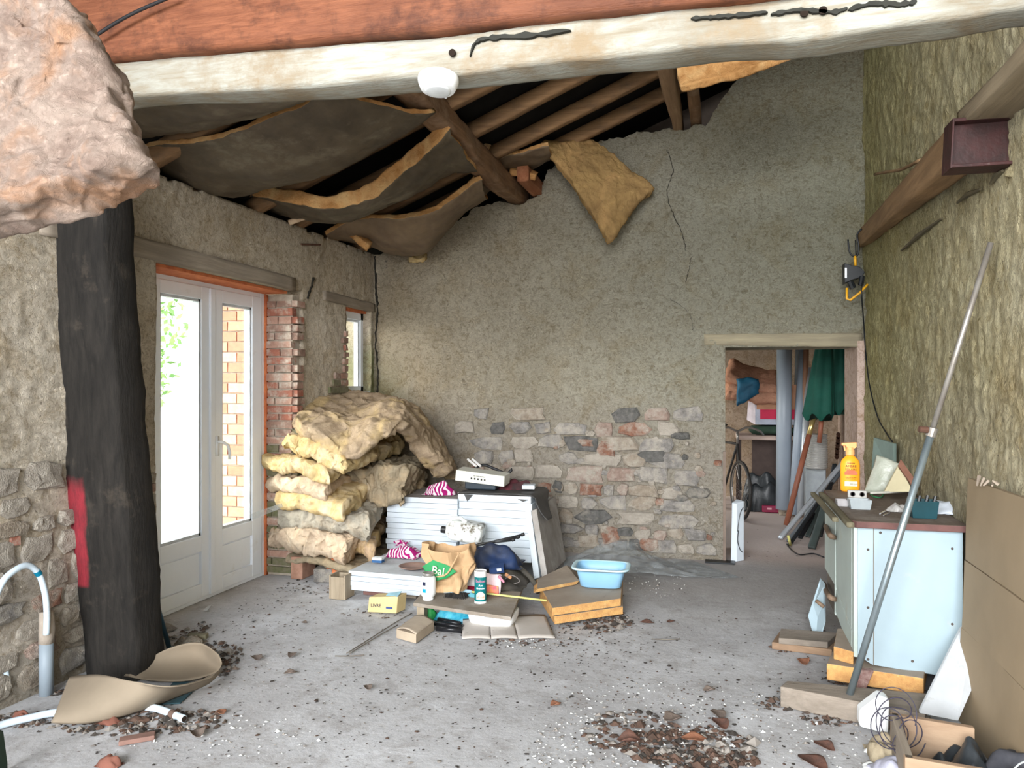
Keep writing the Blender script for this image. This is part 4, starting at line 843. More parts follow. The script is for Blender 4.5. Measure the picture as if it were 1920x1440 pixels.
for i in range(8):
    a0, a1 = -.75 + i * .19, -.75 + (i + 1) * .19; h0 = .055 + .02 * math.sin((i) / 8 * math.pi); h1 = .055 + .02 * math.sin((i + 1) / 8 * math.pi)
    def cpn(a, z_, rr_=r_ + .001): return cz + rr * math.sin(a) * rr_ + vw * math.cos(a) * rr_ + up * z_
    mb.hexa([cpn(a0, .026, r_ - .002), cpn(a1, .026, r_ - .002), cpn(a1, .026), cpn(a0, .026), cpn(a0, h0, r_ - .002), cpn(a1, h1, r_ - .002), cpn(a1, h1), cpn(a0, h0)])
obj('print_patch', mb, M('cream_print', (.8, .72, .6), .6, bmp=0), can); text('lettering', 'Antol', .02, cz + up * .034, rr, up, M('orange_ink', (.75, .2, .08), .6, bmp=0), can, cyl=(cz, r_ + .0018))
# camping gas cylinder / white jar
jz = onz(803, 1124, zb_); jar = thing('gas_canister', 'white metal canister with dark and blue labels', 'canister', jz); ra = .05
mb = MB(); mb.lathe(jz, [(.034, 0), (.036, .012), (.032, .016), (.046, .03), (ra, .045), (ra, .125), (.046, .142), (.034, .152)], 32); obj('canister_body', mb, M('white_enamel', (.76, .78, .78), .4, bmp=.02, dirt=(.5, .48, .45), dirt_amt=(.6, .8), dirt_scale=10), jar, smooth=True)
mb = MB(); mb.lathe(jz, [(.034, .150), (.036, .172), (.033, .172), (.031, .158), (.001, .157)], 28); obj('collar', mb, M('grey_steel', (.45, .43, .4), .4, metal=.6), jar, smooth=True)
vj = (V((0, 0, 0)) - V((jz.x, jz.y, 0))).normalized(); rj = V((-vj.y, vj.x, 0)); rj = rj if rj.cross(up).dot(vj) > 0 else -rj
for (a0, a1, z0_, z1_, m_) in [(-.75, -.35, .100, .122, M('navy_ink', (.015, .02, .06), .5, bmp=0)), (-.75, -.3, .055, .078, M('cyan_ink', (.0, .32, .5), .5, bmp=0))]:
    mb = MB(); 
    for i in range(4):
        b0, b1 = a0 + (a1 - a0) * i / 4, a0 + (a1 - a0) * (i + 1) / 4
        def cj(a, z_, rq): return jz + rj * math.sin(a) * rq + vj * math.cos(a) * rq + up * z_
        mb.hexa([cj(b0, z0_, ra - .003), cj(b1, z0_, ra - .003), cj(b1, z0_, ra + .0012), cj(b0, z0_, ra + .0012), cj(b0, z1_, ra - .003), cj(b1, z1_, ra - .003), cj(b1, z1_, ra + .0012), cj(b0, z1_, ra + .0012)])
    obj('label_patch', mb, m_, jar)
# brush
br0 = onz(868, 1118, zb_) + V((0, 0, .035)); br1 = onz(832, 1120, zb_) + V((0, 0, .035)); bre = onz(1024, 1126, zb_) + V((0, 0, .02))
brush = thing('long_brush', 'black bristled brush with light blue head and long yellow handle', 'brush', (br0 + br1) / 2)
bre = at(1025, 1126, bre.dot(V((-S, C, 0)))) ; mb = MB(); mb.tube([br0 + V((.03, 0, .0)), bre], .0065, 8); obj('handle', mb, M('yellow_plastic', (.68, .64, .22), .5, bmp=.02), brush, smooth=True)
mb = MB(); mb.tube([br1, br0, br0 + V((.06, -.0, 0))], [.008, .014, .010], 10); obj('socket', mb, M('pale_blue_plastic', (.38, .55, .64), .5, bmp=.02), brush, smooth=True)
mb = MB(); mb.prism([br0 + V((.05, 0, -.01)), br0 + V((.16, -.01, -.02)), br0 + V((.10, -.01, -.045)), br0 + V((.02, 0, -.035))], (0, .01, 0)); obj('dustpan_blade', mb, M('teal_plastic', (.1, .35, .42), .5), brush)
mb = MB(); cb = (br0 + br1) / 2 + V((.02, 0, -.015))
for i in range(420):
    a_ = ru(0, 2 * math.pi); l_ = V((ru(-.06, .06), ru(-.02, .02), 0)); tip = cb + l_ * 1.25 + V((ru(-.012, .012), ru(-.03, .01), ru(-.035, -.012))); mb.tube([cb + l_ + V((0, 0, .01)), tip], .0014, 3, cap=False)
obj('bristles', mb, M('bristle_black', (.02, .018, .016), .7, bmp=0), brush, kind='stuff')
# pink/white packet, small things
pc = onz(930, 1113, zb_); pk = thing('plastic_packet', 'white packet with pink and orange flame print behind the can', 'packet', pc)
mb = MB(); a, b_, c_, d = at(906, 1112, 4.98), at(938, 1114, 4.98), at(940, 1078, 5.0), at(908, 1076, 5.0); mb.slab(bil(a, b_, c_, d), 14, 14, 2, .03, .006, 16, 5); obj('packet_body', mb, M('packet_white', (.74, .68, .68), .5, (.7, .5, .52), 9, .1), pk, smooth=True)
mb = MB(); a, b_, c_, d = at(908, 1113, 4.962), at(936, 1115, 4.962), at(934, 1100, 4.965), at(910, 1096, 4.965); mb.slab(bil(a, b_, c_, d), 10, 6, 1, .008, .004, 16, 5); obj('flame_print', mb, M('flame_print', (.8, .12, .2), .5, (.85, .35, .08), 30, 0), pk, smooth=True)
mb = MB(); a, b_ = at(935, 1080, 4.98), at(945, 1092, 4.98); mb.tube([a, b_], [.012, .006], 6); obj('packet_corner', mb, M('pink_plastic', (.75, .3, .4), .5, bmp=0), pk)
crumple(at(884, 1104, 5.1) + V((0, 0, -.02)), .1, .06, .05, M('crimson_wrap', (.35, .01, .04), .5), 'crimson wrapper between the paper bag and the can', 'wrapper', 95, name='wrapper', nu=16)
p = at(932, 1066, 5.25); bx = thing('blue_carton', 'small navy carton with white lettering behind the packet', 'carton', p); mb = MB(); mb.box(p, (.10, .07, .04), rot('Z', 12) @ rot('X', 12) @ rot('Y', -8)); obj('carton_body', mb, M('navy_card', (.03, .06, .16), .5, bmp=0), bx); mb = MB(); mb.box(p + V((.025, -.037, .002)), (.03, .004, .018), rot('Y', -8)); obj('print_patch', mb, wp, bx)
p = at(958, 1086, 5.1); mb = MB(); f = curve_fn([p + V(q) for q in [(-.05, 0, -.02), (-.02, .01, .02), (.03, 0, .02), (.06, 0, -.01), (.02, .0, -.03)]]); mb.tube([f(i / 16) for i in range(17)], .003, 5); obj('wire_loop', mb, M('grey_wire', (.2, .18, .17), .6), label='loop of thin grey wire right of the packet', cat='wire', smooth=True)
px_b = at(953, 1080, 5.12); mb = MB(); mb.box(px_b, (.05, .012, .022), rot('Y', 30)); obj('awl', mb, M('orange_wood', (.55, .26, .12), .6), label='small orange wooden tool handle in the rags', cat='tool', bev=.003)
# under the shelf: blue sack, tray, black tubes, cardboard on floor
crumple(onz(835, 1170, .0) + V((.04, .1, .0)), .30, .16, .095, M('cyan_plastic', (.02, .25, .38), .35, (.1, .45, .55), 16, .4), 'crumpled cyan plastic sack under the chipboard', 'sack', 96, name='plastic_sack')
crumple(onz(800, 1166, .0) + V((0, .08, .0)), .08, .1, .09, M('green_plastic', (.02, .22, .05), .5), 'scrap of green plastic under the left of the chipboard', 'scrap', 97, name='plastic_scrap', nu=14)
for k, (a, b_) in enumerate([((815, 1168), (868, 1176)), ((818, 1178), (866, 1182)), ((822, 1162), (862, 1170))]):
    mb = MB(); a_, b2 = onz(*a, .02), onz(*b_, .02); mb.tube([a_, b2], .016, 10); obj('black_tube', mb, M('black_gloss', (.015, .015, .017), .25, bmp=0), label=['middle', 'lowest and nearest', 'hindmost'][k] + ' black plastic tube on the floor under the chipboard', cat='tube', group='black tubes under the chipboard', smooth=True)
tc_ = onz(915, 1183, .0); tr_ = thing('storage_tray', 'upturned white plastic tray under the chipboard', 'tray', tc_)
mb = MB(); vs = []; prof = [(.145, .105, .155), (.148, .108, .148), (.143, .10, .11), (.130, .09, .078), (.115, .075, .07)]
tcn = tc_ + V((0, .12, -.06))
for a_, b_, z_ in prof:
    for j in range(28):
        t_ = 2 * math.pi * (j + .5) / 28; e = .35; vs.append(tcn + V((math.copysign(abs(math.cos(t_)) ** e, math.cos(t_)) * a_, math.copysign(abs(math.sin(t_)) ** e, math.sin(t_)) * b_, z_)))
mb.add(vs, [(i * 28 + j, (i + 1) * 28 + j, (i + 1) * 28 + (j + 1) % 28, i * 28 + (j + 1) % 28) for i in range(4) for j in range(28)] + [tuple(range(28)), tuple(4 * 28 + j for j in range(27, -1, -1))]); obj('tray_body', mb, wp, tr_, smooth=True)
mb = MB(); mb.box(tcn + V((.0, -.106, .120)), (.06, .008, .04)); obj('latch', mb, M('grey_plastic', (.6, .62, .63), .5), tr_, bev=.003)
card = M('cardboard_pale', (.50, .46, .42), .9, (.42, .38, .34), 4, .1, dirt=(.2, .17, .15), dirt_amt=(.62, .7), dirt_scale=9)
cf = [onz(866, 1197, .012), onz(1041, 1196, .012), onz(1022, 1152, .02), onz(868, 1160, .03)]
cb_ = thing('flat_cardboard', 'creased pale cardboard sheet lying flat in front of the pile', 'cardboard', cf[0].lerp(cf[1], .5))
for k in range(3):
    u0, u1 = [0, .31, .60, 1.0][k] + .004 * (k > 0), [0, .31, .60, 1.0][k + 1] - .002
    mb = MB(); mb.slab(lambda u, v: cf[0].lerp(cf[1], lerp(u0, u1, u)).lerp(cf[3].lerp(cf[2], lerp(u0, u1, u)), v) + V((0, 0, .006 * math.sin(math.pi * u))), 10, 8, 1, .006, .002, 6, 98 + k); obj('cardboard_panel', mb, card, cb_, smooth=True)
# tan carton with rounded lid lying in front
a, b_, c_, d = onz(742, 1178, .06), onz(783, 1192, .06), onz(815, 1163, .06), onz(770, 1152, .06)
a, b_, c_, d = onz(743, 1180, .055), onz(780, 1190, .055), onz(814, 1166, .055), onz(778, 1155, .055)
tn = thing('tan_carton', 'tan cardboard carton with a curved flap on the floor', 'carton', onz(770, 1196))
tm = M('tan_card', (.42, .34, .25), .9, (.34, .27, .2), 6, .1); mb = MB(); mb.prism([a, b_, c_, d], (0, 0, -.052)); obj('carton_body', mb, tm, tn, bev=.003)
mb = MB(); mb.slab(bil(a + V((0, 0, .004)), b_ + V((0, 0, .004)), c_ + V((0, 0, .004)), d + V((0, 0, .004)), .018, V((0, 0, 1))), 12, 12, 1, .004, .002, 8, 3); obj('flap', mb, M('tan_card_light', (.47, .39, .3), .9, (.38, .31, .24)), tn, smooth=True)
# yellow carton
yp = [onY(690, 1150, 4.72), onY(743, 1152, 4.72), onY(746, 1121, 4.72), onY(692, 1118, 4.72)]
base = onz(716, 1151); Yc_ = base.y; yp = [onY(689, 1148, Yc_), onY(743, 1151, Yc_), onY(746, 1119, Yc_), onY(692, 1120, Yc_)]
dz = min(p.z for p in yp) - .004; yp = [p - V((0, 0, dz)) for p in yp]
yc = thing('yellow_carton', 'open pale yellow cardboard carton with small blue print', 'carton', base)
mb = MB(); mb.prism(yp, (.02, .10, .0)); obj('carton_body', mb, M('yellow_card', (.62, .50, .25), .8, (.52, .4, .2), 6, .1), yc, bev=.003)
yr = (yp[1] - yp[0]).normalized(); text('lettering', 'LIVRE', .03, yp[0].lerp(yp[2], .33) + V((-.01, -.003, 0)), yr, V((0, 0, 1)), M('navy_ink', (.015, .02, .06)), yc)
mb = MB(); mb.box(yp[0].lerp(yp[1], .76) + V((0, -.002, .035)), (.045, .003, .012)); obj('print_patch', mb, M('blue_ink', (.05, .08, .25), .6, bmp=0), yc)
mb = MB(); mb.slab(bil(yp[3] + V((.1, .0, 0)), yp[2], yp[2] + V((.0, .06, .02)), yp[3] + V((.11, .05, .02))), 6, 4, 1, .003, .004, 20, 2); obj('flap', mb, M('blue_film', (.3, .5, .58), .5, bmp=0), yc)
# ---------------------------------------------------------------- foam slabs, basin, plastic sheet
ye = M('polyurethane_edge', (.62, .36, .13), .9, (.44, .22, .08), 22, .8, dirt=(.75, .6, .35), dirt_amt=(.6, .75), dirt_scale=12); kf = M('board_facing', (.34, .28, .22), .8, (.26, .21, .165), 5, .1, dirt=(.12, .1, .08), dirt_amt=(.64, .74), dirt_scale=8)
for k in range(2):
    zt_ = .125 - k * .052; j = k * 4
    q = [onz(1036 + j, 1142 - 2, .125), onz(1164 + j, 1122, .125), onz(1168, 1080, .125), onz(1012, 1098, .125)]; q = [V((p.x, p.y, zt_)) for p in q]
    mb = MB(); mb.prism(q, (0, 0, -.048)); 
    obj('foam_slab', mb, [ye, kf], label=['upper yellow foam slab with brown facing under the blue basin', 'lower yellow foam slab under the blue basin'][k], cat='slab', group='yellow foam slabs', bev=.002); o_ = bpy.context.scene.objects[-1] if False else None
def faceup(o, mi=1, thr=.9):
    for p in o.data.polygons:
        if abs(p.normal.z) > thr: p.material_index = mi
for o in list(scene.objects):
    if o.name.startswith('foam_slab'): faceup(o)
px_box('brick', 1060, 1152, .15, .2, .02, brk, 'flat red brick fragment under the foam slabs', 'brick')
mb = MB(); q = [onz(1000, 1118, .10), onz(998, 1093, .22), onz(1060, 1068, .30), onz(1078, 1092, .13)]
A0, A1, A2, A3 = onz(1000, 1112, .13), onz(1080, 1096, .13), at(1068, 1068, 5.75), at(1000, 1095, 5.42)
mb.prism([A0, A1, at(1078, 1075, 5.8), at(1056, 1066, 5.7), at(1001, 1092, 5.35)], (.015, .05, .015)); o_ = obj('foam_slab', mb, [ye, kf], label='tilted foam slab with brown facing leaning left of the blue basin', cat='slab', group='yellow foam slabs', bev=.002)
big = sorted(o_.data.polygons, key=lambda p: -p.area)[:2]
for p in big: p.material_index = 1
bc = onz(1122, 1108, .125); bs = thing('washing_basin', 'light blue rectangular plastic basin on the foam slabs', 'basin', V((bc.x, bc.y + .13, .128)))
bc = V((bc.x, bc.y + .13, .130)); mb = MB(); vs = []; NN = 40
prof = [(.130, .085, 0), (.148, .10, .01), (.172, .118, .10), (.182, .128, .128), (.205, .148, .132), (.208, .151, .124), (.212, .154, .134), (.205, .150, .139), (.180, .126, .136), (.168, .114, .10), (.143, .096, .016), (.12, .08, .010)]
for a_, b_, z_ in prof:
    for j in range(NN):
        t_ = 2 * math.pi * (j + .5) / NN; e = .42; vs.append(bc + rot('Z', 3) @ V((math.copysign(abs(math.cos(t_)) ** e, math.cos(t_)) * a_ * .93, math.copysign(abs(math.sin(t_)) ** e, math.sin(t_)) * b_, z_)))
k = len(prof); mb.add(vs, [(i * NN + j, i * NN + (j + 1) % NN, (i + 1) * NN + (j + 1) % NN, (i + 1) * NN + j) for i in range(k - 1) for j in range(NN)] + [tuple(range(NN - 1, -1, -1)), tuple((k - 1) * NN + j for j in range(NN))])
mb.m = [1 if NN * 3 <= i < NN * 8 else 0 for i in range(len(mb.f))]
obj('basin_body', mb, [M('blue_basin', (.25, .46, .64), .4, (.22, .42, .6), 3, 0), M('pale_basin', (.50, .68, .74), .4, (.46, .64, .7), 3, 0)], bs, smooth=True)
# plastic sheet
pm_, pt, pb_ = nt('clear_film', .25, .5); pt.nodes.remove(pb_)
tr = pt.nodes.new('ShaderNodeBsdfTransparent'); pr = pt.nodes.new('ShaderNodeBsdfPrincipled'); pr.inputs['Base Color'].default_value = (.62, .66, .68, 1); pr.inputs['Roughness'].default_value = .22; mx = pt.nodes.new('ShaderNodeMixShader'); tr.inputs[0].default_value = (.9, .92, .93, 1)
nn = noise_n(pt, 9, 5, .6, mapping(pt, (1, 1, 1))); rp = ramp(pt, nn.outputs[0], [(.35, g(.08)), (.65, g(.34))]); pt.links.new(rp.outputs[0], mx.inputs[0]); pt.links.new(tr.outputs[0], mx.inputs[1]); pt.links.new(pr.outputs[0], mx.inputs[2]); pt.links.new(mx.outputs[0], pt.nodes['Material Output'].inputs[0])
c0, c1, c2, c3 = onz(1050, 1090), onz(1390, 1085), onz(1300, 1052), onz(1060, 1052)
def film(u, v):
    p = c0.lerp(c1, u).lerp(c3.lerp(c2, u), v); h_ = .15 * max(0, math.sin(math.pi * min(1, u * 1.25))) ** 1.5 * (.4 + .6 * v) * (1 - .6 * u) + .02 + .035 * abs(nz(u * 9, v * 4, 7)) + .07 * math.exp(-((u - .5) / .12) ** 2) * v; return p + V((0, 0, h_ * (1 - u ** 3)))
mb = MB(); mb.slab(film, 60, 26, 1, .0015, .012, 9, 33, .6)
for p in mb.v: p.z = max(p.z, .006)
obj('plastic_film', mb, pm_, smooth=True, label='crumpled clear plastic sheet on the floor behind the basin', cat='plastic sheet')
# dust lump behind: dark bits on the top of the tall stack
crumple(onY(965, 918, 6.1) + V((0, 0, .0)), .3, .2, .10, M('dark_fabric', (.03, .02, .02), .9, (.12, .02, .03), 8), 'dark cloth bundle behind the cream control panel', 'cloth', 101, name='cloth_bundle')
px_ = onY(992, 912, 6.0); mb = MB(); mb.box(px_, (.1, .12, .03), rot('Z', 8)); obj('foam_offcut', mb, eps, label='small white foam offcut on the right end of the tall stack', cat='offcut', bev=.002)
for k in range(2):
    a, b_ = onY(877 + 9 * k, 861, 6.0), onY(893 + 8 * k, 874, 5.95); mb = MB(); mb.tube([a, b_], .010, 6); obj('paper_roll', mb, M('paper_white', (.72, .7, .68), .8, bmp=0), label=['left', 'right'][k] + ' thin white paper roll sticking up behind the control panel', cat='paper', group='paper rolls behind the control panel')
mb = MB(); f = curve_fn([onY(*q, 6.05) for q in [(880, 885), (905, 872), (930, 880), (950, 888), (960, 880), (948, 892)]]); mb.tube([f(i / 24) for i in range(25)], .012, 7); obj('black_hose', mb, M('black_rubber', (.02, .02, .022)), label='black hose curling over the back of the control panel', cat='hose', smooth=True)
# white cut-off shelf bracket / clear tray near the door
a = at(488, 975, 5.35); mb = MB(); mb.prism([at(470, 965, 5.5), at(520, 948, 5.75), at(522, 955, 5.75), at(472, 975, 5.5)], (.0, .06, .01)); obj('glass_shard', mb, pm_, label='small clear plastic panel jutting out beside the door handle side', cat='panel')
# ================================================================ RIGHT SIDE
oakr = W('wall_timber', (.40, .25, .13), (.22, .135, .07), 'y', .8, 5, .5)
f0, f1 = V((1.095, 6.70, 2.66)), V((.955, 3.66, 2.50))
beam_sections('wall_plate', [(V((1.11, 6.70, 2.665)), V((.035, 0, 0)), V((0, 0, .065))), (V((1.065, 5.2, 2.60)), V((.05, 0, 0)), V((0, 0, .07))), (V((1.01, 3.62, 2.515)), V((.07, 0, 0)), V((0, 0, .085)))], oakr, 'brown squared timber fixed along the right wall up to the corner', 'beam', amp=.004, seed=30, rnd=.05)
beam_sections('wall_plate', [(V((1.09, 3.62, 2.605)), V((.125, 0, 0)), V((0, 0, .035))), (V((1.09, 2.9, 2.60)), V((.125, 0, 0)), V((0, 0, .035))), (V((1.09, 2.2, 2.60)), V((.125, 0, 0)), V((0, 0, .035)))], W('wall_timber_grey', (.30, .24, .16), (.18, .14, .09), 'y', .85, 4, .7), 'grey weathered timber above the red steel piece', 'beam', amp=.006, seed=31, rnd=.05)
mb = MB(); f = curve_fn([onX(*q, 1.10) for q in [(1640, 327), (1665, 322), (1690, 318), (1725, 300)]]); mb.tube([f(i / 10) for i in range(11)], .010, 6); obj('branch', mb, oakr, label='thin bark strip on the right wall above the timber', cat='branch', smooth=True)
redst = M('red_oxide', (.055, .018, .017), .6, (.028, .013, .012), 9, .5, 40, dirt=(.22, .2, .18), dirt_amt=(.62, .8), dirt_scale=12)
I0, I1, I2, I3 = onY(1781, 318, 3.52), onY(1912, 310, 3.52), onY(1915, 216, 3.52), onY(1786, 226, 3.52)
st = thing('steel_beam', 'short dark red steel channel projecting from the right wall', 'steel beam', (I0 + I1) / 2)
e_ = V((.06, 0, 0)); mb = MB(); mb.prism([I0 + V((0, .02, .012)), I1 + e_ + V((0, .02, .012)), I2 + e_ + V((0, .02, -.012)), I3 + V((0, .02, -.012))], (0, .012, 0)); obj('web', mb, redst, st)
for a, b_, dz, nm in ((I0, I1, 0, 'flange'), (I3, I2, -.014, 'flange')):
    mb = MB(); a, b_ = a + V((0, 0, dz)), b_ + e_ + V((0, 0, dz)); u_ = V((0, 0, .014)); y_ = V((0, .10, 0)); y0 = V((0, -.03, 0)); mb.hexa([a + y0, b_ + y0, b_ + y_, a + y_, a + y0 + u_, b_ + y0 + u_, b_ + y_ + u_, a + y_ + u_]); obj(nm, mb, redst, st, bev=.003)
mb = MB(); mb.prism([I0 + V((-.006, -.03, 0)), I0 + V((-.006, .1, 0)), I3 + V((-.006, .1, 0)), I3 + V((-.006, -.03, 0))], (.006, 0, 0)); obj('end_plate', mb, redst, st)
for i, (a, s_) in enumerate([((1912, 250), .05), ((1915, 300), .06), ((1900, 318), .035), ((1918, 275), .05)]):
    p = onY(*a, 3.49); mb = MB(); mb.slab(bil(p + V((-s_ / 2, 0, -s_ / 2)), p + V((s_ / 2, 0, -s_ / 2)), p + V((s_ / 2, .0, s_ / 2)), p + V((-s_ / 2, 0, s_ / 2))), 8, 8, 3, .05, .012, 25, 40 + i, rnd=.2); obj('mortar_lump', mb, pl_right, st, smooth=True)
# grooves in the right wall
for a, b_ in [((1690, 470), (1765, 410)), ((1795, 380), (1838, 355)), ((1857, 345), (1880, 320))]:
    p, q = onX(*a, XR - .012), onX(*b_, XR - .012); mb = MB(); mb.tube([p, p.lerp(q, .5) + V((0, 0, .01)), q], [.006, .014, .006], 5); obj('groove', mb, M('groove_dark', (.12, .1, .06), 1), wall_right)
# work light hanging in the corner
yel = M('lamp_yellow', (.70, .36, .02), .4, (.6, .3, .02), bmp=0); blk = M('lamp_black', (.012, .014, .016), .4, bmp=0)
LY = 6.45
def lp(x, y, dy=0): return onY(x, y, LY + dy)
hk = thing('iron_hook', 'black iron double hook hanging from the end of the timber', 'hook', lp(1603, 478)); mb = MB()
f = curve_fn([lp(*q) for q in [(1590, 449), (1593, 472), (1600, 480), (1608, 478), (1610, 460), (1607, 440), (1616, 429)]]); mb.tube([f(i / 24) for i in range(25)], .007, 7); mb.tube([lp(1604, 450), lp(1605, 478)], .005, 6); obj('hook_rod', mb, blk, hk, smooth=True)
wl = thing('work_light', 'black halogen work light with yellow stand hung in the corner', 'lamp', lp(1600, 515))
mb = MB(); mb.prism([lp(1583, 493), lp(1600, 498), lp(1612, 500), lp(1622, 510), lp(1618, 517), lp(1608, 522), lp(1600, 524), (lp(1584, 531))], (0, .12, 0)); obj('housing', mb, blk, wl, bev=.004)
mb = MB(); mb.prism([lp(1584, 502, -.004), lp(1588, 502, -.004), lp(1588, 521, -.004), lp(1584, 521, -.004)], (0, .01, 0)); obj('lens', mb, wp, wl)
mb = MB(); mb.tube([lp(1603, 480), lp(1604, 498)], .011, 8); obj('hanger', mb, yel, wl, smooth=True); mb = MB(); mb.tube([lp(1588, 540), lp(1588, 560), lp(1594, 563), lp(1612, 549), lp(1627, 533)], .010, 8); obj('stand', mb, yel, wl, smooth=True, kind=None)
mb = MB(); mb.tube([lp(1594, 528, -.01), lp(1600, 541, -.01)], .024, 8); mb.tube([lp(1617, 518), lp(1614, 535)], .02, 8); obj('bracket', mb, blk, wl)
mb = MB(); f = curve_fn([lp(1615, 535), lp(1616, 560), onY(1619, 600, 6.6), onY(1623, 660, 6.65), onX(1630, 720, 1.10), onX(1645, 780, 1.10), onX(1662, 812, 1.10), onX(1673, 828, 1.09)]); mb.tube([f(i / 40) for i in range(41)], .005, 6); obj('flex', mb, blk, wl, smooth=True)
# metal prop leaning
gal = M('galvanised', (.36, .43, .46), .35, (.26, .32, .35), 6, .1, metal=.75, dirt=(.3, .27, .22), dirt_amt=(.6, .8), dirt_scale=12)
t0, t1 = onz(1582, 1338, .0), onX(1858, 455, XR - .05); tm_ = t0.lerp(t1, (820 - 1338) / (455 - 1338) * 0 + .60)
pr_ = thing('steel_prop', 'long galvanised steel tube leaning against the right wall', 'pole', t0); dvec = (t1 - t0)
def tp(py):   # parameter by pixel height
    lo_, hi_ = 0, 1
    for _ in range(40):
        m_ = (lo_ + hi_) / 2; p = t0 + dvec * m_; d_ = -S * p.x + C * p.y; y = 720 - F * (p.z - H) / d_
        if y > py: lo_ = m_
        else: hi_ = m_
    return t0 + dvec * lo_
mb = MB(); mb.tube([t0, tp(815)], .0155, 16); obj('outer_tube', mb, gal, pr_, smooth=True)
mb = MB(); mb.tube([tp(822), t1], .0115, 14); obj('inner_tube', mb, M('tube_brownish', (.38, .36, .33), .4, (.28, .25, .22), metal=.6), pr_, smooth=True)
mb = MB(); mb.tube([tp(818), tp(802)], .021, 14); obj('collar', mb, M('tube_brownish', (.38, .36, .33)), pr_); c_ = tp(806); mb = MB(); mb.tube([c_ + V((-.02, -.01, 0)), c_ + V((-.055, -.015, .003))], .014, 10); obj('clamp_screw', mb, M('rust', (.12, .06, .04)), pr_)
# cabinet
cwh = M('cabinet_white', (.345, .445, .49), .45, (.31, .395, .44), 2.5, .05, dirt=(.5, .46, .36), dirt_amt=(.62, .85), dirt_scale=4, spec=.45); cfr = M('cabinet_cream', (.47, .54, .50), .5, (.41, .47, .43), 2.5, .05, dirt=(.4, .36, .27), dirt_amt=(.6, .8), dirt_scale=6)
CY0, CX0, CX1, CY1 = 4.03, .645, 1.10, 5.12; ZT, ZB = .808, .165
cab = thing('kitchen_cabinet', 'worn white kitchen base cabinet with brown handles standing on timbers', 'cabinet', (CX0 + .2, CY0 + .5, ZB))
mb = MB(); s0 = onY(1602, 990, CY0); mb.prism([(CX0, CY0, ZT), (CX1, CY0, ZT), (CX1, CY0, ZB - .05), (CX0 + .18, CY0, ZB - .03), (CX0 + .065, CY0, ZB - .02), (CX0, CY0, ZB + .02)], (0, .02, 0)); obj('side_panel', mb, cwh, cab, bev=.002)
mb = MB(); mb.bb(CX0 + .068, CX0 + .071, CY0 - .003, CY0, ZB - .02, ZT); obj('joint_line', mb, M('joint_dark', (.2, .17, .13), .9, bmp=0), cab)
mb = MB(); mb.bb(CX0, CX1, CY0 + .02, CY1, ZB, ZT); mb2 = mb; obj('carcass', mb, M('carcass_inside', (.2, .17, .14), .9), cab)
for (x_, z_) in [(.045, .70), (.045, .42), (.045, .17), (.10, .785), (.41, .725), (.41, .37), (.24, .18), (.405, .22)]:
    mb = MB(); mb.lathe((CX0 + x_, CY0 - .001, z_), [(.0065, 0), (.004, .003)], 10, rot('X', 90)); obj('screw', mb, M('rust_dark', (.1, .08, .07), .8, bmp=0), cab)
def fr_panel(name, pts, label=None, th=.018, mat=None, parent=None, x=CX0):   # panel in the plane X=x given by (Y,Z)
    mb = MB(); mb.prism([(x, a, b_) for a, b_ in pts], (-th, 0, 0)); return obj(name, mb, mat or cfr, parent or cab, label=label, bev=.003)
def zpx(px, py, x=CX0 - .018): p = onX(px, py, x); return (p.y, p.z)
dw = fr_panel('drawer', [(4.10, .60 - .31), (4.62, .36), (4.66, .79), (4.10, .79)])
dw2 = fr_panel('door', [(4.10, ZB - .02 + .02), (4.10, .285), (4.62, .352), (4.66, .10 + .12)])
fr_panel('stile', [(CY0, ZB + .01), (CY0, .805), (4.085, .805), (4.085, ZB + .02)])
fr_panel('drawer', [(4.68, .36), (5.10, .36), (5.10, .79), (4.68, .79)])
fr_panel('stile', [(4.64, .2), (4.675, .2), (4.675, .8), (4.64, .8)], x=CX0 - .002)
hm = W('handle_wood', (.26, .18, .12), (.14, .09, .06), 'y', .6, 6, .2)
def handle(pts, parent):
    mb = MB(); P_ = [onX(a, b_, CX0 - .02 - o_) for a, b_, o_ in pts]; f = curve_fn(P_); n_ = 12; vs = []
    for i in range(n_ + 1): p = f(i / n_); w = .016; vs.append((p, w))
    mb.tube([p for p, w in vs], [.012] + [.015] * (n_ - 1) + [.012], 8); obj('handle', mb, hm, parent, smooth=True)
handle([(1548, 986, 0), (1552, 996, .03), (1558, 1005, .035), (1566, 1008, .0)], dw)
handle([(1545, 1094, 0), (1549, 1108, .03), (1557, 1120, .035), (1567, 1124, .0)], dw2)
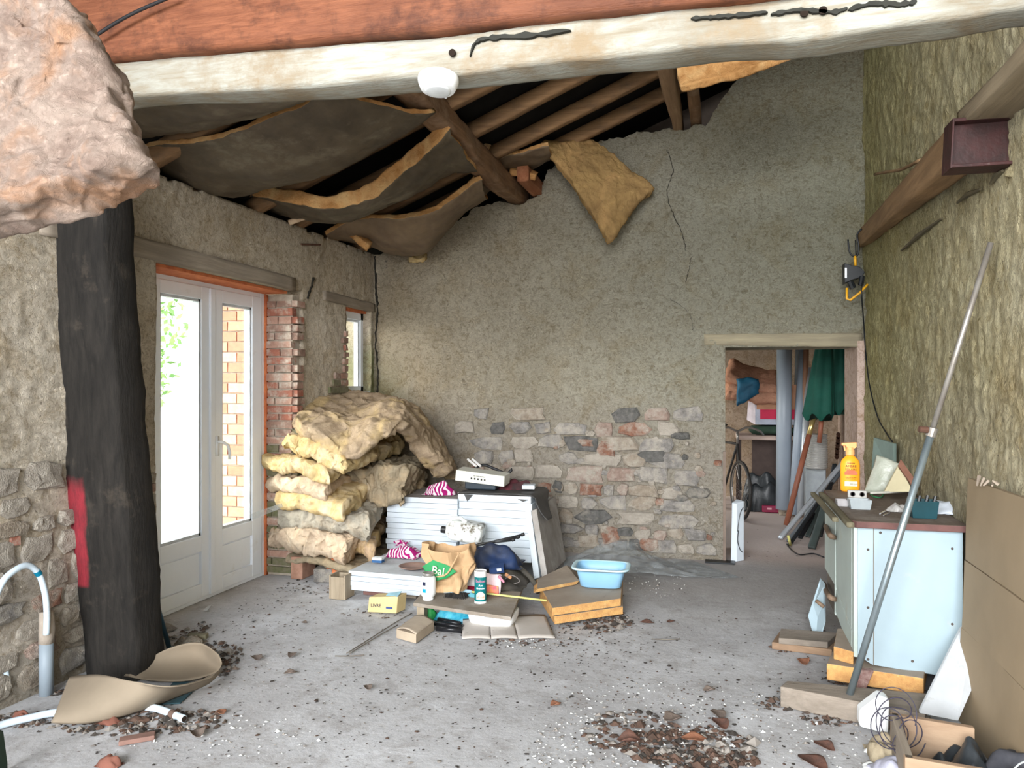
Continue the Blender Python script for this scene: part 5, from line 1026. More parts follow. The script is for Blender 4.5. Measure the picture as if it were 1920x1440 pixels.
# hanging open far door
a, b_, c_, d = onX(1538, 1085 + 60, CX0 - .03), 0, 0, 0
dq = [onY(1529, 1207, 4.78), onY(1515, 1155, 4.86), onY(1538, 1085, 4.90), onY(1547, 1096, 4.78), onY(1548, 1166, 4.74), onY(1536, 1208, 4.76)]
mb = MB(); mb.prism(dq, (.004, .03, 0)); dd = obj('open_door', mb, cwh, cab, bev=.002); mb = MB(); a, b_ = onY(1530, 1126, 4.75), onY(1545, 1138, 4.73); mb.tube([a, b_], .011, 8); obj('handle', mb, hm, dd, smooth=True)
top = W('worktop', (.2, .155, .12), (.12, .09, .07), 'y', .8, 3, .3, dirt=(.28, .25, .22)); tred = M('worktop_edge', (.16, .075, .065), .7, (.1, .05, .045), 9, .3)
TT = [onz(1608, 990, ZT + .03), onz(1829, 990, ZT + .03)]
mb = MB(); z1 = ZT + .032; mb.prism([(CX0 - .01, CY0 - .035, z1), (1.118, CY0 - .035, z1), (1.118, CY1 + .02, z1), (CX0 - .02, CY1 + .02, z1), (CX0 - .05, CY0 + .02, z1)], (0, 0, -.032)); o_ = obj('worktop', mb, [tred, top], cab, bev=.004)
for p in o_.data.polygons:
    if p.normal.z > .9: p.material_index = 1
ZW = z1 + .001
def wtop(px, py): return onz(px, py, ZW)
# items on the cabinet
p = wtop(1594, 921); bo = thing('spray_bottle', 'orange sun lotion pump spray bottle on the cabinet', 'bottle', p)
om = M('bottle_orange', (.90, .38, .02), .35, (.85, .34, .02), 3, 0); om2 = M('bottle_cap', (.95, .42, .16), .35, (.92, .4, .15), 3, 0)
mb = MB(); mb.lathe(p, [(.050, 0), (.055, .008), (.056, .02), (.056, .165), (.050, .19), (.032, .21), (.022, .218), (.020, .225)], 36, sx=1, sy=.55); obj('bottle_body', mb, om, bo, smooth=True)
mb = MB(); mb.lathe(p, [(.026, .222), (.026, .252), (.022, .256), (.022, .272)], 24); mb.prism([p + V((-.05, -.016, .297)), p + V((.036, -.016, .302)), p + V((.036, -.016, .272)), p + V((.02, -.016, .262)), p + V((-.015, -.016, .265)), p + V((-.028, -.016, .280)), p + V((-.05, -.016, .281))], (0, .032, 0)); mb.prism([p + V((-.040, -.006, .282)), p + V((-.03, -.006, .282)), p + V((-.024, -.006, .25)), p + V((-.034, -.006, .248))], (0, .012, 0)); obj('trigger', mb, om2, bo, bev=.003)
fy = p.y - .0312; rx = V((1, 0, 0)); uz = V((0, 0, 1)); tk = M('brown_ink', (.1, .035, .02), .6, bmp=0)
mb = MB(); mb.prism([(p.x - .036, fy - .0008, p.z + .105), (p.x + .036, fy - .0008, p.z + .105), (p.x + .036, fy - .0008, p.z + .120), (p.x + .02, fy - .0008, p.z + .131), (p.x - .02, fy - .0008, p.z + .131), (p.x - .036, fy - .0008, p.z + .12)], (0, .003, 0)); obj('sun_print', mb, M('coral_ink', (.9, .17, .08), .5, bmp=0), bo)
for body, sz, hz_ in (('GARNIER', .011, .171), ('AMBRE', .020, .150), ('SOLAIRE', .017, .131), ('SPRAY PROTECTEUR', .0065, .086), ('HYDRATANT 24H', .0065, .077)):
    text('lettering', body, sz, (p.x, fy - .0016, p.z + hz_), rx, uz, tk, bo)
mb = MB(); mb.bb(p.x - .036, p.x + .036, fy - .001, fy + .002, p.z + .035, p.z + .064); obj('label_patch', mb, M('cream_ink', (.8, .8, .6)), bo); text('lettering', 'FPS 20', .014, (p.x + .012, fy - .002, p.z + .042), rx, uz, tk, bo)
# plastic bag, triangular board, glass plate, tool etc.
a, b_, c_, d = onY(1618, 922, 4.95), onY(1668, 920, 4.9), onY(1687, 868, 4.93), onY(1640, 852, 5.0)
mb = MB(); mb.slab(bil(a, b_, c_, d, .02, V((0, -1, 0))), 22, 22, 3, .05, .012, 9, 61, rnd=.3); obj('plastic_bag', mb, M('milky_bag', (.42, .43, .36), .3, (.34, .36, .29), 14, .5, spec=.5), smooth=True, label='dusty translucent plastic bag leaning behind the spray bottle', cat='bag')
q = [onX(1632, 905, XR - .09), onX(1638, 818, XR - .03), onX(1676, 832, XR - .03), onX(1676, 900, XR - .08)]
q = [onY(1632, 905, 5.6), onY(1638, 820, 5.7), onY(1676, 832, 5.4), onY(1676, 900, 5.35)]; mb = MB(); mb.prism(q, (.02, .02, 0)); obj('slate_panel', mb, M('green_grey_panel', (.2, .27, .24), .35, (.15, .2, .18), 4, .1), label='green grey glazed panel leaning in the corner behind the bag', cat='panel', bev=.003)
cream2 = M('cream_board', (.56, .50, .32), .8, (.5, .44, .28)); q = [onY(1658, 922, 4.72), onY(1712, 922, 4.6), onY(1685, 872, 4.75)]
mb = MB(); mb.prism(q, (.0, .02, .0)); obj('wedge_board', mb, cream2, label='triangular cream board standing on the cabinet behind the basin', cat='board'); mb = MB(); a, b_ = onY(1683, 872, 4.72), onY(1716, 916, 4.56); mb.slab(bil(a, b_, b_ + V((.02, .03, .03)), a + V((.02, .03, .03))), 6, 4, 2, .02, .003, 9, 3); obj('brown_batten', mb, M('brown_edge', (.26, .12, .08), .8), label='short brown batten leaning on the triangular board', cat='batten')
mb = MB(); pp = wtop(1735, 928); mb.box(pp + V((.02, .05, .025)), (.12, .14, .045), rot('Z', 20)); obj('dark_wedge', mb, M('dark_wood', (.07, .05, .045), .8), label='dark brown wooden wedge at the wall end of the cabinet', cat='wedge', bev=.004)
clr = M('grey_tub', (.34, .38, .39), .35, (.28, .31, .32), 8, .1, spec=.5)
def tub(px, py, w, d, h, mat, nm, label, cat, rz_=0, mi=None, wall=.004, taper=.85):
    c_ = wtop(px, py) + V((0, d / 2, 0)); mb = MB(); Rm = rot('Z', rz_); rings = [(taper, 0), (1, h), (1.06, h), (1.06, h - .006)]; 
    def ring(s_, z_, k=1): return [c_ + Rm @ V((x * w / 2 * s_, y * d / 2 * s_, z_)) for x, y in ((-1, -1), (1, -1), (1, 1), (-1, 1))]
    vs = ring(taper, 0) + ring(1, h) + ring(1 - 2 * wall / w, h) + ring(taper - 2 * wall / w, .004)
    mb.add(vs, [(3, 2, 1, 0)] + [(k * 4 + j, k * 4 + (j + 1) % 4, (k + 1) * 4 + (j + 1) % 4, (k + 1) * 4 + j) for k in range(3) for j in range(4)] + [(12, 13, 14, 15)])
    return c_, obj(nm, mb, mat, label=label, cat=cat, bev=.003)
tub(1614, 956, .11, .085, .05, clr, 'plastic_tub', 'small translucent grey tub at the front edge of the cabinet', 'tub', 2)
_, _ = tub(1580, 950, .06, .06, .035, M('frosty_tub', (.4, .38, .38), .4), 'plastic_tub', 'smaller frosted tub left of the grey tub on the cabinet', 'tub', 4)
p = wtop(1609, 935); mb = MB(); mb.box(p + V((0, .04, .022)), (.1, .03, .042)); ss = obj('socket_plate', mb, M('socket_white', (.55, .54, .5), .5), label='pale double socket plate behind the grey tub', cat='socket', bev=.003)
for sx_ in (-.025, .025):
    mb = MB(); mb.lathe(p + V((sx_, .0245, .022)), [(.014, 0), (.014, .002), (.010, .002), (.010, 0)], 16, rot('X', 90)); obj('socket_ring', mb, M('dark_ink', (.06, .05, .05), .6, bmp=0), ss)
c_, gb_ = tub(1735, 973, .125, .10, .085, M('teal_tray', (.012, .06, .075), .4, bmp=0), 'plastic_pot', 'dark teal rectangular pot at the front edge of the cabinet', 'pot', 0)
for k, (dx, dy) in enumerate(((-.03, 0), (.01, .02), (.04, 0))):
    mb = MB(); mb.tube([c_ + V((dx, dy, .02)), c_ + V((dx + .02, dy + .01, .105))], .008, 6); obj('tool_stub', mb, blk, label=['left', 'middle', 'right'][k] + ' black tool end standing in the teal pot', cat='tool', group='tools in the teal pot')
crumple(wtop(1775, 965) + V((0, .10, 0)), .24, .2, .075, M('white_bag', (.62, .66, .72), .35, (.55, .6, .66), 14, .3), 'white plastic bag on the cabinet beside the teal pot', 'bag', 110, name='plastic_bag', nu=30)
crumple(wtop(1690, 962) + V((0, .06, 0)), .12, .09, .05, M('clear_pack', (.3, .29, .27), .3, (.42, .4, .38), 20, .4), 'crumpled clear packaging in the middle of the cabinet top', 'packaging', 111, name='packaging', nu=18)
mb = MB(); a, b_ = wtop(1632, 943) + V((0, 0, .055)), wtop(1712, 938) + V((0, 0, .05)); mb.tube([a, b_], .007, 8); obj('white_rod', mb, M('rod_pale', (.5, .49, .42), .5, bmp=0), label='pale plastic rod lying across the cabinet top from the tub', cat='rod', smooth=True)
mb = MB(); f = curve_fn([wtop(*q) + V((0, 0, z_)) for q, z_ in [((1632, 930), .01), ((1640, 925), .02), ((1655, 930), .01), ((1650, 936), .01), ((1635, 934), .015), ((1645, 927), .02), ((1660, 932), .02)]]); mb.tube([f(i / 40) for i in range(41)], .004, 5); obj('green_string', mb, M('green_cord', (.03, .22, .08), .6, bmp=0), label='bundle of green string behind the grey tub', cat='string', smooth=True)
mb = MB(); f = curve_fn([wtop(*q) + V((0, 0, .02)) for q in [(1668, 925), (1690, 918), (1712, 928), (1722, 930)]]); mb.tube([f(i / 14) for i in range(15)], [.012] * 6 + [.009] * 9, 7); obj('hand_tool', mb, M('tool_grey', (.16, .14, .12), .6), label='grey bent hand tool lying before the triangular board', cat='tool', smooth=True)
for k, (a_, b2) in enumerate([((1650, 965), (1660, 960)), ((1657, 968), (1668, 964))]):
    mb = MB(); mb.tube([wtop(*a_) + V((0, 0, .005)), wtop(*b2) + V((0, 0, .005))], .004, 6); obj('metal_screw', mb, M('bright_steel', (.7, .7, .7), .25, metal=.9), label=['left', 'right'][k] + ' shiny screw lying on the cabinet top', cat='screw', group='screws on the cabinet')
p = wtop(1822, 975); mb = MB(); mb.lathe(p + V((-.01, .05, 0)), [(.022, 0), (.026, .04), (.022, .04), (.019, .004)], 16); obj('small_cup', mb, M('glass_dark', (.2, .2, .18), .3), label='small dark cup at the right end of the cabinet top', cat='cup', smooth=True)
# two battens lying over the far left edge of the cabinet
olm = W('olive_batten', (.22, .2, .13), (.13, .11, .07), 'y', .8, 6, .4)
for k, (a_, b2, r_) in enumerate([((1524, 925), (1567, 975), .013), ((1540, 925), (1595, 985), .015)]):
    a, b_ = onz(*a_, ZW + .02), onz(*b2, ZW + .015); straight('batten', a, b_, r_ * 2, r_ * 1.5, olm, ['thin olive grey batten with knob overhanging the cabinet front edge', 'second olive grey batten lying along the cabinet front edge'][k], 'batten', 'battens on the cabinet edge')
# timbers, foam, wedge under the cabinet
gt_ = W('grey_timber', (.33, .28, .23), (.2, .165, .13), 'x', .9, 5, .7, dirt=(.13, .11, .09)); bt_ = W('brown_timber', (.36, .24, .15), (.22, .14, .09), 'x', .9, 5, .5)
def topprism(name, px, zt_, zb2, mat, label, cat, group=None, faces=None, bev=.004):
    q = [onz(a, b_, zt_) for a, b_ in px]; mb = MB(); mb.prism(q, (0, 0, zb2 - zt_)); o_ = obj(name, mb, mat, label=label, cat=cat, group=group, bev=bev)
    if faces: faceup(o_)
    return o_
topprism('floor_timber', [(1463, 1287), (1735, 1340), (1738, 1300), (1476, 1276)], .095, .0, gt_, 'long grey timber lying in front of the cabinet', 'timber', 'timbers under the cabinet')
topprism('floor_timber', [(1590, 1325), (1740, 1352), (1745, 1342), (1600, 1312)], .05, .0, gt_, 'lower grey timber in front of the long one', 'timber', 'timbers under the cabinet')
topprism('floor_timber', [(1447, 1204), (1560, 1218), (1585, 1195), (1462, 1183)], .04, .0, bt_, 'flat brown plank left of the cabinet', 'timber', 'timbers under the cabinet')
topprism('floor_timber', [(1460, 1196), (1552, 1204), (1572, 1186), (1464, 1178)], .075, .041, gt_, 'grey plank on top of the flat brown plank', 'timber', 'timbers under the cabinet')
topprism('foam_slab', [(1550, 1244), (1732, 1272), (1740, 1225), (1568, 1205)], .135, .055, [ye, kf], 'yellow foam slab under the cabinet bottom', 'slab', 'slabs under the cabinet', True)
topprism('foam_slab', [(1600, 1252), (1700, 1268), (1720, 1225), (1610, 1215)], .054, .0, gt_, 'grey block under the yellow foam slab', 'block', 'slabs under the cabinet')
topprism('foam_slab', [(1563, 1212), (1600, 1222), (1610, 1180), (1570, 1178)], .2, .136, [ye, kf], 'small crumbly orange foam piece at the left cabinet corner', 'foam piece', 'slabs under the cabinet', True)
gl_ = M('granite_red', (.2, .1, .09), .8, (.35, .25, .22), 60, .8)
q = [onY(1606, 1298, 3.93), onY(1622, 1298, 3.93), onY(1640, 1258, 3.97), onY(1611, 1256, 3.97)]; mb = MB(); mb.prism(q, (0, .04, 0)); obj('abrasive_foot', mb, gl_, label='speckled red rounded foot hanging under the cabinet corner', cat='foot', bev=.008)
# white triangular plasterboard
pw_ = M('plasterboard', (.50, .52, .54), .85, (.42, .44, .45), 4, .15, dirt=(.32, .31, .29), dirt_amt=(.58, .78), dirt_scale=16)
q = [onY(1723, 1337, 3.62), onY(1797, 1352, 3.58), onY(1822, 1295, 3.7), onY(1818, 1235, 3.8), onY(1808, 1176, 3.92), onY(1800, 1182, 3.93)]
mb = MB(); n_ = V((.12, .93, .25)).normalized() * .035; mb.prism(q, n_ * .7); obj('plasterboard_piece', mb, pw_, label='grubby white triangular plasterboard piece leaning by the cabinet', cat='board', bev=.003)
# tall brown panels at the right edge
bp = M('brown_panel', (.29, .22, .14), .75, (.25, .19, .12), 2.5, .05)
pt0 = onX(1835, 892, XR - .03); px_top = pt0.y
pn = thing('panel_stack', 'tall brown folded board panels leaning on the right wall', 'board', (1.05, 3.2, 0))
zs = [(0, .40), (.404, .70), (.704, 1.07)]; XT, XB_ = XR - .035, XR - .10
for k, (za, zb2) in enumerate(zs):
    def pf(u, v):
        z_ = lerp(za, zb2, v); x = lerp(XB_, XT, z_ / 1.07); y = lerp(3.93 - .09 * (1 - z_ / 1.07) * math.sin(z_ * 3), 2.35, u); return V((x, y, z_ + (.06 * u if k == 2 else 0) * 0 + .10 * u * 0))
    mb = MB(); mb.slab(pf, 24, 10, 1, .022, .006, 2, 60 + k); obj('panel_section', mb, bp, pn, smooth=False)
for k in range(5):
    a = onX(1836 + k * 9, 893 + k * 4, XT - .01); mb = MB(); mb.tube([a, a + V((-.02, ru(-.05, .02), ru(-.06, .02)))], [.008, .004], 5); obj('torn_edge', mb, kf, pn)
# crate at the bottom right with wire, bags, bucket
cw = W('crate_wood', (.42, .3, .2), (.3, .2, .13), 'x', .8, 3, .3, dirt=(.3, .27, .24), dirt_amt=(.6, .75)); cwy = W('crate_wood_grey', (.36, .31, .25), (.22, .18, .14), 'y', .85, 4, .5)
b0, b1 = onz(1672, 1340, .20), onz(1828, 1366, .20); ff0, ff1 = onz(1697, 1420, .20), onz(1856, 1448, .20)
cr_ = thing('wooden_crate', 'open wooden crate of rough boards full of rubbish, bottom corner', 'crate', (b0 + ff1) / 2 * V((1, 1, 0)).x if False else V(((b0.x + ff1.x) / 2, (b0.y + ff1.y) / 2, 0)))
def plank(a, b_, vec, dz, mat, nm='plank', par=None): mb = MB(); mb.prism([a, b_, b_ + V((0, 0, dz)), a + V((0, 0, dz))], vec); return obj(nm, mb, mat, par, bev=.003)
plank(b0, b1, V((0, .028, 0)), -.2, cw, 'back_board', cr_); plank(ff0, ff1, V((0, .028, 0)), -.2, cw, 'front_board', cr_)
plank(b0 + V((0, .02, 0)), ff0 + V((0, 0, 0)), V((.028, 0, 0)), -.2, cwy, 'side_board', cr_)
mb = MB(); mb.bb(b0.x, ff1.x, ff0.y + .03, b0.y, .0, .015); obj('bottom_board', mb, cwy, cr_)
cx_, cy_ = (b0.x + ff1.x) / 2, (b0.y + ff1.y) / 2
crumple((cx_ + .10, cy_ + .08, .02), .22, .2, .2, M('black_bag', (.018, .022, .025), .35, (.035, .04, .045), 9, .3), 'black plastic bag bulging in the crate', 'bag', 120, name='plastic_bag')
crumple((cx_ + .30, cy_ + .0, .02), .32, .26, .24, M('charcoal_cloth', (.03, .032, .04), .8, (.06, .06, .07), 9, .3), 'charcoal fleece bundle at the right of the crate', 'cloth', 121, name='cloth_bundle')
crumple((cx_ - .10, cy_ + .05, .02), .2, .2, .10, M('lilac_bag', (.5, .5, .58), .4, (.4, .4, .5), 12, .3), 'lilac white plastic bag low in the crate', 'bag', 122, name='plastic_bag', nu=20)
bk = V((cx_ + .26, cy_ - .17, .0)); bu = thing('bucket', 'blue plastic bucket with pale wire handle by the crate', 'bucket', bk)
mb = MB(); mb.lathe(bk, [(.07, 0), (.085, .17), (.09, .172), (.082, .172), (.066, .01), (.001, .008)], 28); obj('bucket_body', mb, M('bucket_blue', (.04, .14, .22), .4, bmp=0), bu, smooth=True)
mb = MB(); f = curve_fn([bk + V(q) for q in [(-.09, 0, .17), (-.05, -.02, .24), (.03, -.02, .25), (.09, 0, .18)]]); mb.tube([f(i / 14) for i in range(15)], .003, 6); obj('bail_handle', mb, M('pale_wire', (.45, .5, .5), .5, bmp=0), bu, smooth=True)
mb = MB(); ps = []
for i in range(90):
    a_ = i * .42; r_ = .05 + .035 * math.sin(i * .37); ps.append(V((cx_ - .10 + math.cos(a_) * r_ * 1.1, cy_ + .12 + .05 * math.sin(i * .21), .20 + math.sin(a_) * r_ * 1.3 + .03 * math.sin(i * .13))))
f = curve_fn(ps); mb.tube([f(i / 420) for i in range(421)], .0022, 4); obj('wire_tangle', mb, M('dark_wire', (.05, .045, .07), .5, bmp=0), label='tangle of thin dark wire spilling over the crate', cat='wire', smooth=True)
# white plastic jug and beige rubble left of the crate
q = [onz(1628, 1388, .02), onz(1655, 1352, .17), onz(1667, 1350, .17), onz(1668, 1395, .03)]
c_ = onz(1652, 1392, .0) + V((0, .08, 0)); jg = thing('white_canister', 'white angular plastic canister leaning left of the crate', 'canister', c_); mb = MB(); mb.prism([c_ + V((-.07, 0, .02)), c_ + V((.045, 0, .0)), c_ + V((.05, 0, .15)), c_ + V((.01, 0, .165)), c_ + V((-.07, 0, .09))], (0, .08, 0)); obj('canister_body', mb, wp, jg, bev=.012)
crumple(onz(1662, 1432, .0) + V((0, .05, 0)), .12, .2, .12, M('beige_lump', (.46, .39, .27), .95, (.3, .24, .16), 8, .8), 'crusty beige lump left of the crate', 'lump', 123, name='mortar_lump', nu=24)
# ================================================================ STORE ROOM THROUGH THE DOORWAY
pvc = M('pvc_grey', (.27, .31, .36), .4, (.24, .28, .33), 2, .03, dirt=(.3, .31, .32), dirt_amt=(.6, .8)); alu = M('aluminium', (.5, .53, .56), .35, (.42, .45, .48), 4, .05, metal=.5)
def pole(nm, a, b_, ya, yb2, r, mat, label, cat='pipe', group=None, n=14):
    mb = MB(); mb.tube([onY(*a, ya), onY(*b_, yb2)], r, n); return obj(nm, mb, mat, label=label, cat=cat, group=group, smooth=True)
def YF(px, py): return onz(px, py).y
pole('drain_pipe', (1469, 955), (1471, 600), 9.2, 9.3, .083, pvc, 'thickest grey plastic pipe standing in the doorway view', group='pipes standing in the store')
pole('drain_pipe', (1487, 965), (1507, 640), 9.0, 9.4, .05, pvc, 'second grey plastic pipe leaning right of the thickest one', group='pipes standing in the store')
pole('drain_pipe', (1500, 965), (1517, 690), 8.9, 9.3, .035, alu, 'thin shiny metal pipe between grey pipes and the parasol', group='pipes standing in the store')
pole('drain_pipe', (1492, 900), (1500, 650), 9.5, 9.6, .05, M('dark_metal', (.1, .11, .12), .5), 'dark metal tube behind the grey pipes', group='pipes standing in the store')
pole('drain_pipe', (1506, 820), (1512, 645), 9.2, 9.3, .03, M('pipe_brown', (.3, .16, .1), .6), 'brown wooden pole behind the parasol canopy', group='pipes standing in the store')
# parasols
gp_ = M('parasol_green', (.008, .075, .052), .8, (.005, .05, .035), 6, .2); pz = 8.3
par = thing('parasol', 'folded dark green garden parasol with brown wooden pole', 'parasol', onY(1474, 985, 8.6))
par2 = thing('parasol', 'second folded green parasol hidden behind the first, right side', 'parasol', onY(1570, 985, 8.4))
def canopy(topx, topy, botx, boty, wt, wb, nm, parent, seed, y=pz):
    a, b_ = onY(topx, topy, y), onY(botx, boty, y); vs = []; n_ = 40; k_ = 14; mb = MB()
    for i in range(k_ + 1):
        t_ = i / k_; c_ = a.lerp(b_, t_); r_ = lerp(wt, wb, t_ ** .8)
        for j in range(n_): an = 2 * math.pi * j / n_; rr_ = r_ * (.78 + .22 * abs(math.sin(an * 3 + seed)) * (1 if t_ < .8 else 1.1)); mb.v.append(c_ + V((rr_ * math.cos(an), rr_ * math.sin(an) * .8, (.04 * math.sin(an * 6 + seed) if i == k_ else 0))))
    mb.f = [(i * n_ + j, i * n_ + (j + 1) % n_, (i + 1) * n_ + (j + 1) % n_, (i + 1) * n_ + j) for i in range(k_) for j in range(n_)] + [tuple(range(n_)), tuple(k_ * n_ + j for j in range(n_ - 1, -1, -1))]; mb.m = [0] * len(mb.f)
    obj(nm, mb, gp_, parent, smooth=True)
canopy(1550, 600, 1534, 782, .05, .155, 'canopy', par, 1); canopy(1575, 600, 1572, 772, .06, .115, 'canopy', par2, 2, 8.5)
br_ = W('parasol_pole', (.26, .09, .05), (.17, .06, .035), 'z', .5, 4, .1); brass = M('brass', (.6, .45, .18), .3, metal=.8)
mb = MB(); mb.tube([onY(1474, 985, 8.05), onY(1517, 815, 8.2)], .027, 12); obj('pole', mb, br_, par, smooth=True); mb = MB(); mb.tube([onY(1516, 818, 8.2), onY(1527, 780, 8.25)], .024, 12); obj('brass_sleeve', mb, brass, par, smooth=True)
mb = MB(); mb.tube([onY(1536, 830, 8.3), onY(1541, 780, 8.3)], .024, 10); obj('pole', mb, br_, par2, smooth=True)
# corrugated duct + square post
dp = onY(1530, 878, 8.6); dt = thing('flexible_duct', 'ribbed aluminium flexible duct on a grey post', 'duct', dp); mb = MB(); prof = []
for i in range(40): prof.append((.118 if i % 2 else .105, i * .0092))
mb.lathe(dp, prof, 28); obj('duct_body', mb, M('duct_metal', (.55, .54, .52), .3, (.5, .49, .47), 4, 0, metal=.5), dt, smooth=False)
a = onY(1528, 960, 8.7); mb = MB(); mb.box(V((a.x, 8.7, dp.z / 2)), (.2, .16, dp.z)); obj('metal_post', mb, M('zinc', (.3, .33, .34), .5, (.22, .24, .26)), label='dull zinc square post carrying the ribbed duct', cat='post', bev=.008)
mb = MB(); a = onz(1500, 968); mb.slab(bil(a + V((-.22, 0, .03)), a + V((.15, 0, .03)), a + V((.15, .15, .04)), a + V((-.22, .15, .04))), 10, 6, 2, .03, .008, 8, 2); obj('flat_stone', mb, stm[1], label='flat pale stone at the foot of the grey pipes', cat='stone', smooth=True)
# aluminium rails and folded black frames leaning right of doorway
for k, (a_, b2, r_, m_) in enumerate([((1462, 1014), (1590, 856), .022, alu), ((1477, 1018), (1580, 880), .016, M('dark_metal', (.1, .11, .12))), ((1480, 1025), (1560, 905), .015, blk), ((1500, 1012), (1530, 955), .02, blk), ((1522, 1034), (1550, 940), .03, M('dark_green_metal', (.05, .065, .06), .5)), ((1514, 1010), (1545, 930), .02, M('dark_green_metal', (.05, .065, .06))), ((1538, 1010), (1565, 870), .018, blk)]):
    a = onz(*a_); b_ = onY(b2[0], b2[1], a.y + .5 if k < 3 else a.y + .3); straight('rail', a + V((0, 0, r_)), b_, r_ * 2.2, r_ * 1.2, m_, ['silver aluminium rail leaning nearest behind the doorway', 'dark thin rail just below the silver rail', 'black thin rail crossing below the others', 'short black leg leaning behind the rails', 'wide dark green flat bar nearest the cabinet', 'dark green bar left of the wide one', 'thin black bar behind the spray bottle'][k], 'rail', 'rails leaning beside the doorway', amp=0)
mb = MB(); mb.tube([onz(1478, 1005, .12), onz(1482, 1022, .02)], .012, 8); obj('yellow_tip', mb, M('yellow_plastic', (.68, .64, .22)), label='small yellow plastic end among the leaning rails', cat='cap', smooth=True)
mb = MB(); f = curve_fn([onz(*q, .01) for q in [(1475, 1020), (1485, 1032), (1500, 1040), (1525, 1038), (1545, 1045)]]); mb.tube([f(i / 16) for i in range(17)], .006, 6); obj('cable', mb, blk, label='black cable on the floor below the rails', cat='cable', smooth=True)
# work table with box, green cushion, insulation, blue bag
tt = onY(1405, 815, 9.55); sh = thing('work_table', 'rough table in the store carrying the white box', 'table', V((tt.x + .2, 9.6, 0)))
mb = MB(); mb.bb(tt.x - .15, tt.x + .62, 9.4, 9.95, tt.z - .05, tt.z); obj('table_top', mb, W('table_pinkish', (.5, .4, .36), (.3, .22, .18), 'x'), sh)
for sx_ in (0, .58):
    for sy_ in (0, .45):
        mb = MB(); mb.box((tt.x - .12 + sx_, 9.44 + sy_, (tt.z - .05) / 2), (.05, .05, tt.z - .05)); obj('leg', mb, M('dark_wood', (.07, .05, .045)), sh)
gcu = M('dark_green_canvas', (.03, .06, .04), .9); mb = MB(); mb.slab(bil((tt.x, 9.42, tt.z + .11), (tt.x + .5, 9.42, tt.z + .11), (tt.x + .5, 9.8, tt.z + .11), (tt.x, 9.8, tt.z + .11)), 14, 10, 5, .10, .008, 9, 5, rnd=.2); obj('green_cushion', mb, gcu, smooth=True, label='folded dark green canvas cushion under the white box', cat='cushion')
zb2 = tt.z + .125; q0, q1 = onY(1416, 792, 9.45), onY(1462, 792, 9.45); q0.z = q1.z = zb2
bxo = thing('carton_box', 'white and brown carton with crimson label in the store', 'carton', V(((q0.x + q1.x) / 2, 9.45, zb2))); hbx = .47
mb = MB(); mb.bb(q0.x, q1.x + .2, 9.45, 9.8, zb2, zb2 + hbx); obj('carton_body', mb, M('carton_bluish', (.42, .46, .56), .6, bmp=0), bxo, bev=.004)
mb = MB(); mb.bb(q0.x + .015, q1.x + .2, 9.442, 9.452, zb2 + hbx * .38, zb2 + hbx); obj('brown_face', mb, M('carton_brown', (.42, .22, .13), .8, bmp=0), bxo)
mb = MB(); mb.bb(q0.x + .055, q1.x + .2, 9.44, 9.45, zb2 + hbx * .14, zb2 + hbx * .38); obj('crimson_label', mb, M('crimson', (.5, .01, .06), .6, bmp=0), bxo)
mb = MB(); mb.prism([V((q0.x, 9.45, zb2)), V((q0.x - .09, 9.6, zb2 + .05)), V((q0.x - .06, 9.6, zb2 + hbx)), V((q0.x, 9.45, zb2 + hbx))], (.01, .01, 0)); obj('open_flap', mb, M('carton_flap', (.5, .45, .5), .7, bmp=0), bxo)
mb = MB(); mb.lathe((q0.x + .17, 9.441, zb2 + hbx * .85), [(.035, 0), (.035, .004)], 16, rot('X', 90), sx=1, sy=.5); obj('hand_hole', mb, wp, bxo)
for k, (a_, b2, c2, d2, m_) in enumerate([((1368, 700), (1460, 725), (1460, 690), (1372, 665), f_orange), ((1372, 718), (1462, 740), (1462, 720), (1376, 700), f_warm), ((1362, 735), (1402, 715), (1400, 700), (1364, 712), f_warm)]):
    q = [onY(*a_, 9.3), onY(*b2, 9.3), onY(*c2, 9.7), onY(*d2, 9.7)]; mb = MB(); mb.slab(bil(*q, .05), 30, 14, 5, .13, .035, 4, 70 + k, .4, rnd=.1)
    obj('insulation_batt', mb, fiber('fibre_salmon', (.66, .36, .24), (.45, .22, .14), (.6, .3, .2)), smooth=True, label=['upper', 'middle', 'lower left'][k] + ' salmon glass wool roll heaped in the store', cat='insulation', group='salmon wool in the store')
mb = MB(); a = onY(1400, 715, 9.2); mb.slab(lambda u, v: V((lerp(onY(1382, 710, 9.2).x, onY(1422, 710, 9.2).x, u), 9.2, lerp(onY(1390, 762, 9.2).z + .14 * u, onY(1400, 706, 9.2).z - .06 * abs(u - .5), v))), 16, 16, 4, .12, .03, 6, 4, rnd=.3); obj('blue_bag', mb, M('petrol_blue', (.015, .12, .22), .6, (.01, .07, .13), 6, .3), smooth=True, label='petrol blue fabric bag hanging below the salmon wool', cat='bag')
mb = MB(); mb.bb(onY(1410, 850, 9.9).x, onY(1470, 850, 9.9).x, 9.85, 9.95, .1, .95); obj('dark_backboard', mb, M('dark_wood', (.07, .05, .045)), label='dark boarding below the store table', cat='board')
crumple((onY(1430, 900, 9.6).x, 9.6, .0), .5, .3, .55, M('black_bag', (.018, .022, .025)), 'black bin bag beneath the store table', 'bag', 130, name='bin_bag', nu=26)
p = onz(1446, 962); mb = MB(); mb.box(p + V((0, .06, .045)), (.20, .12, .08)); cse = thing('small_case', 'small crimson case on the floor of the store', 'case', p); obj('case_body', mb, M('crimson_case', (.22, .01, .05), .5, bmp=0), cse, bev=.01); mb = MB(); mb.box(p + V((-.02, .0, .05)), (.05, .01, .02)); obj('clasp', mb, M('pinkish', (.6, .3, .35), .5, bmp=0), cse)
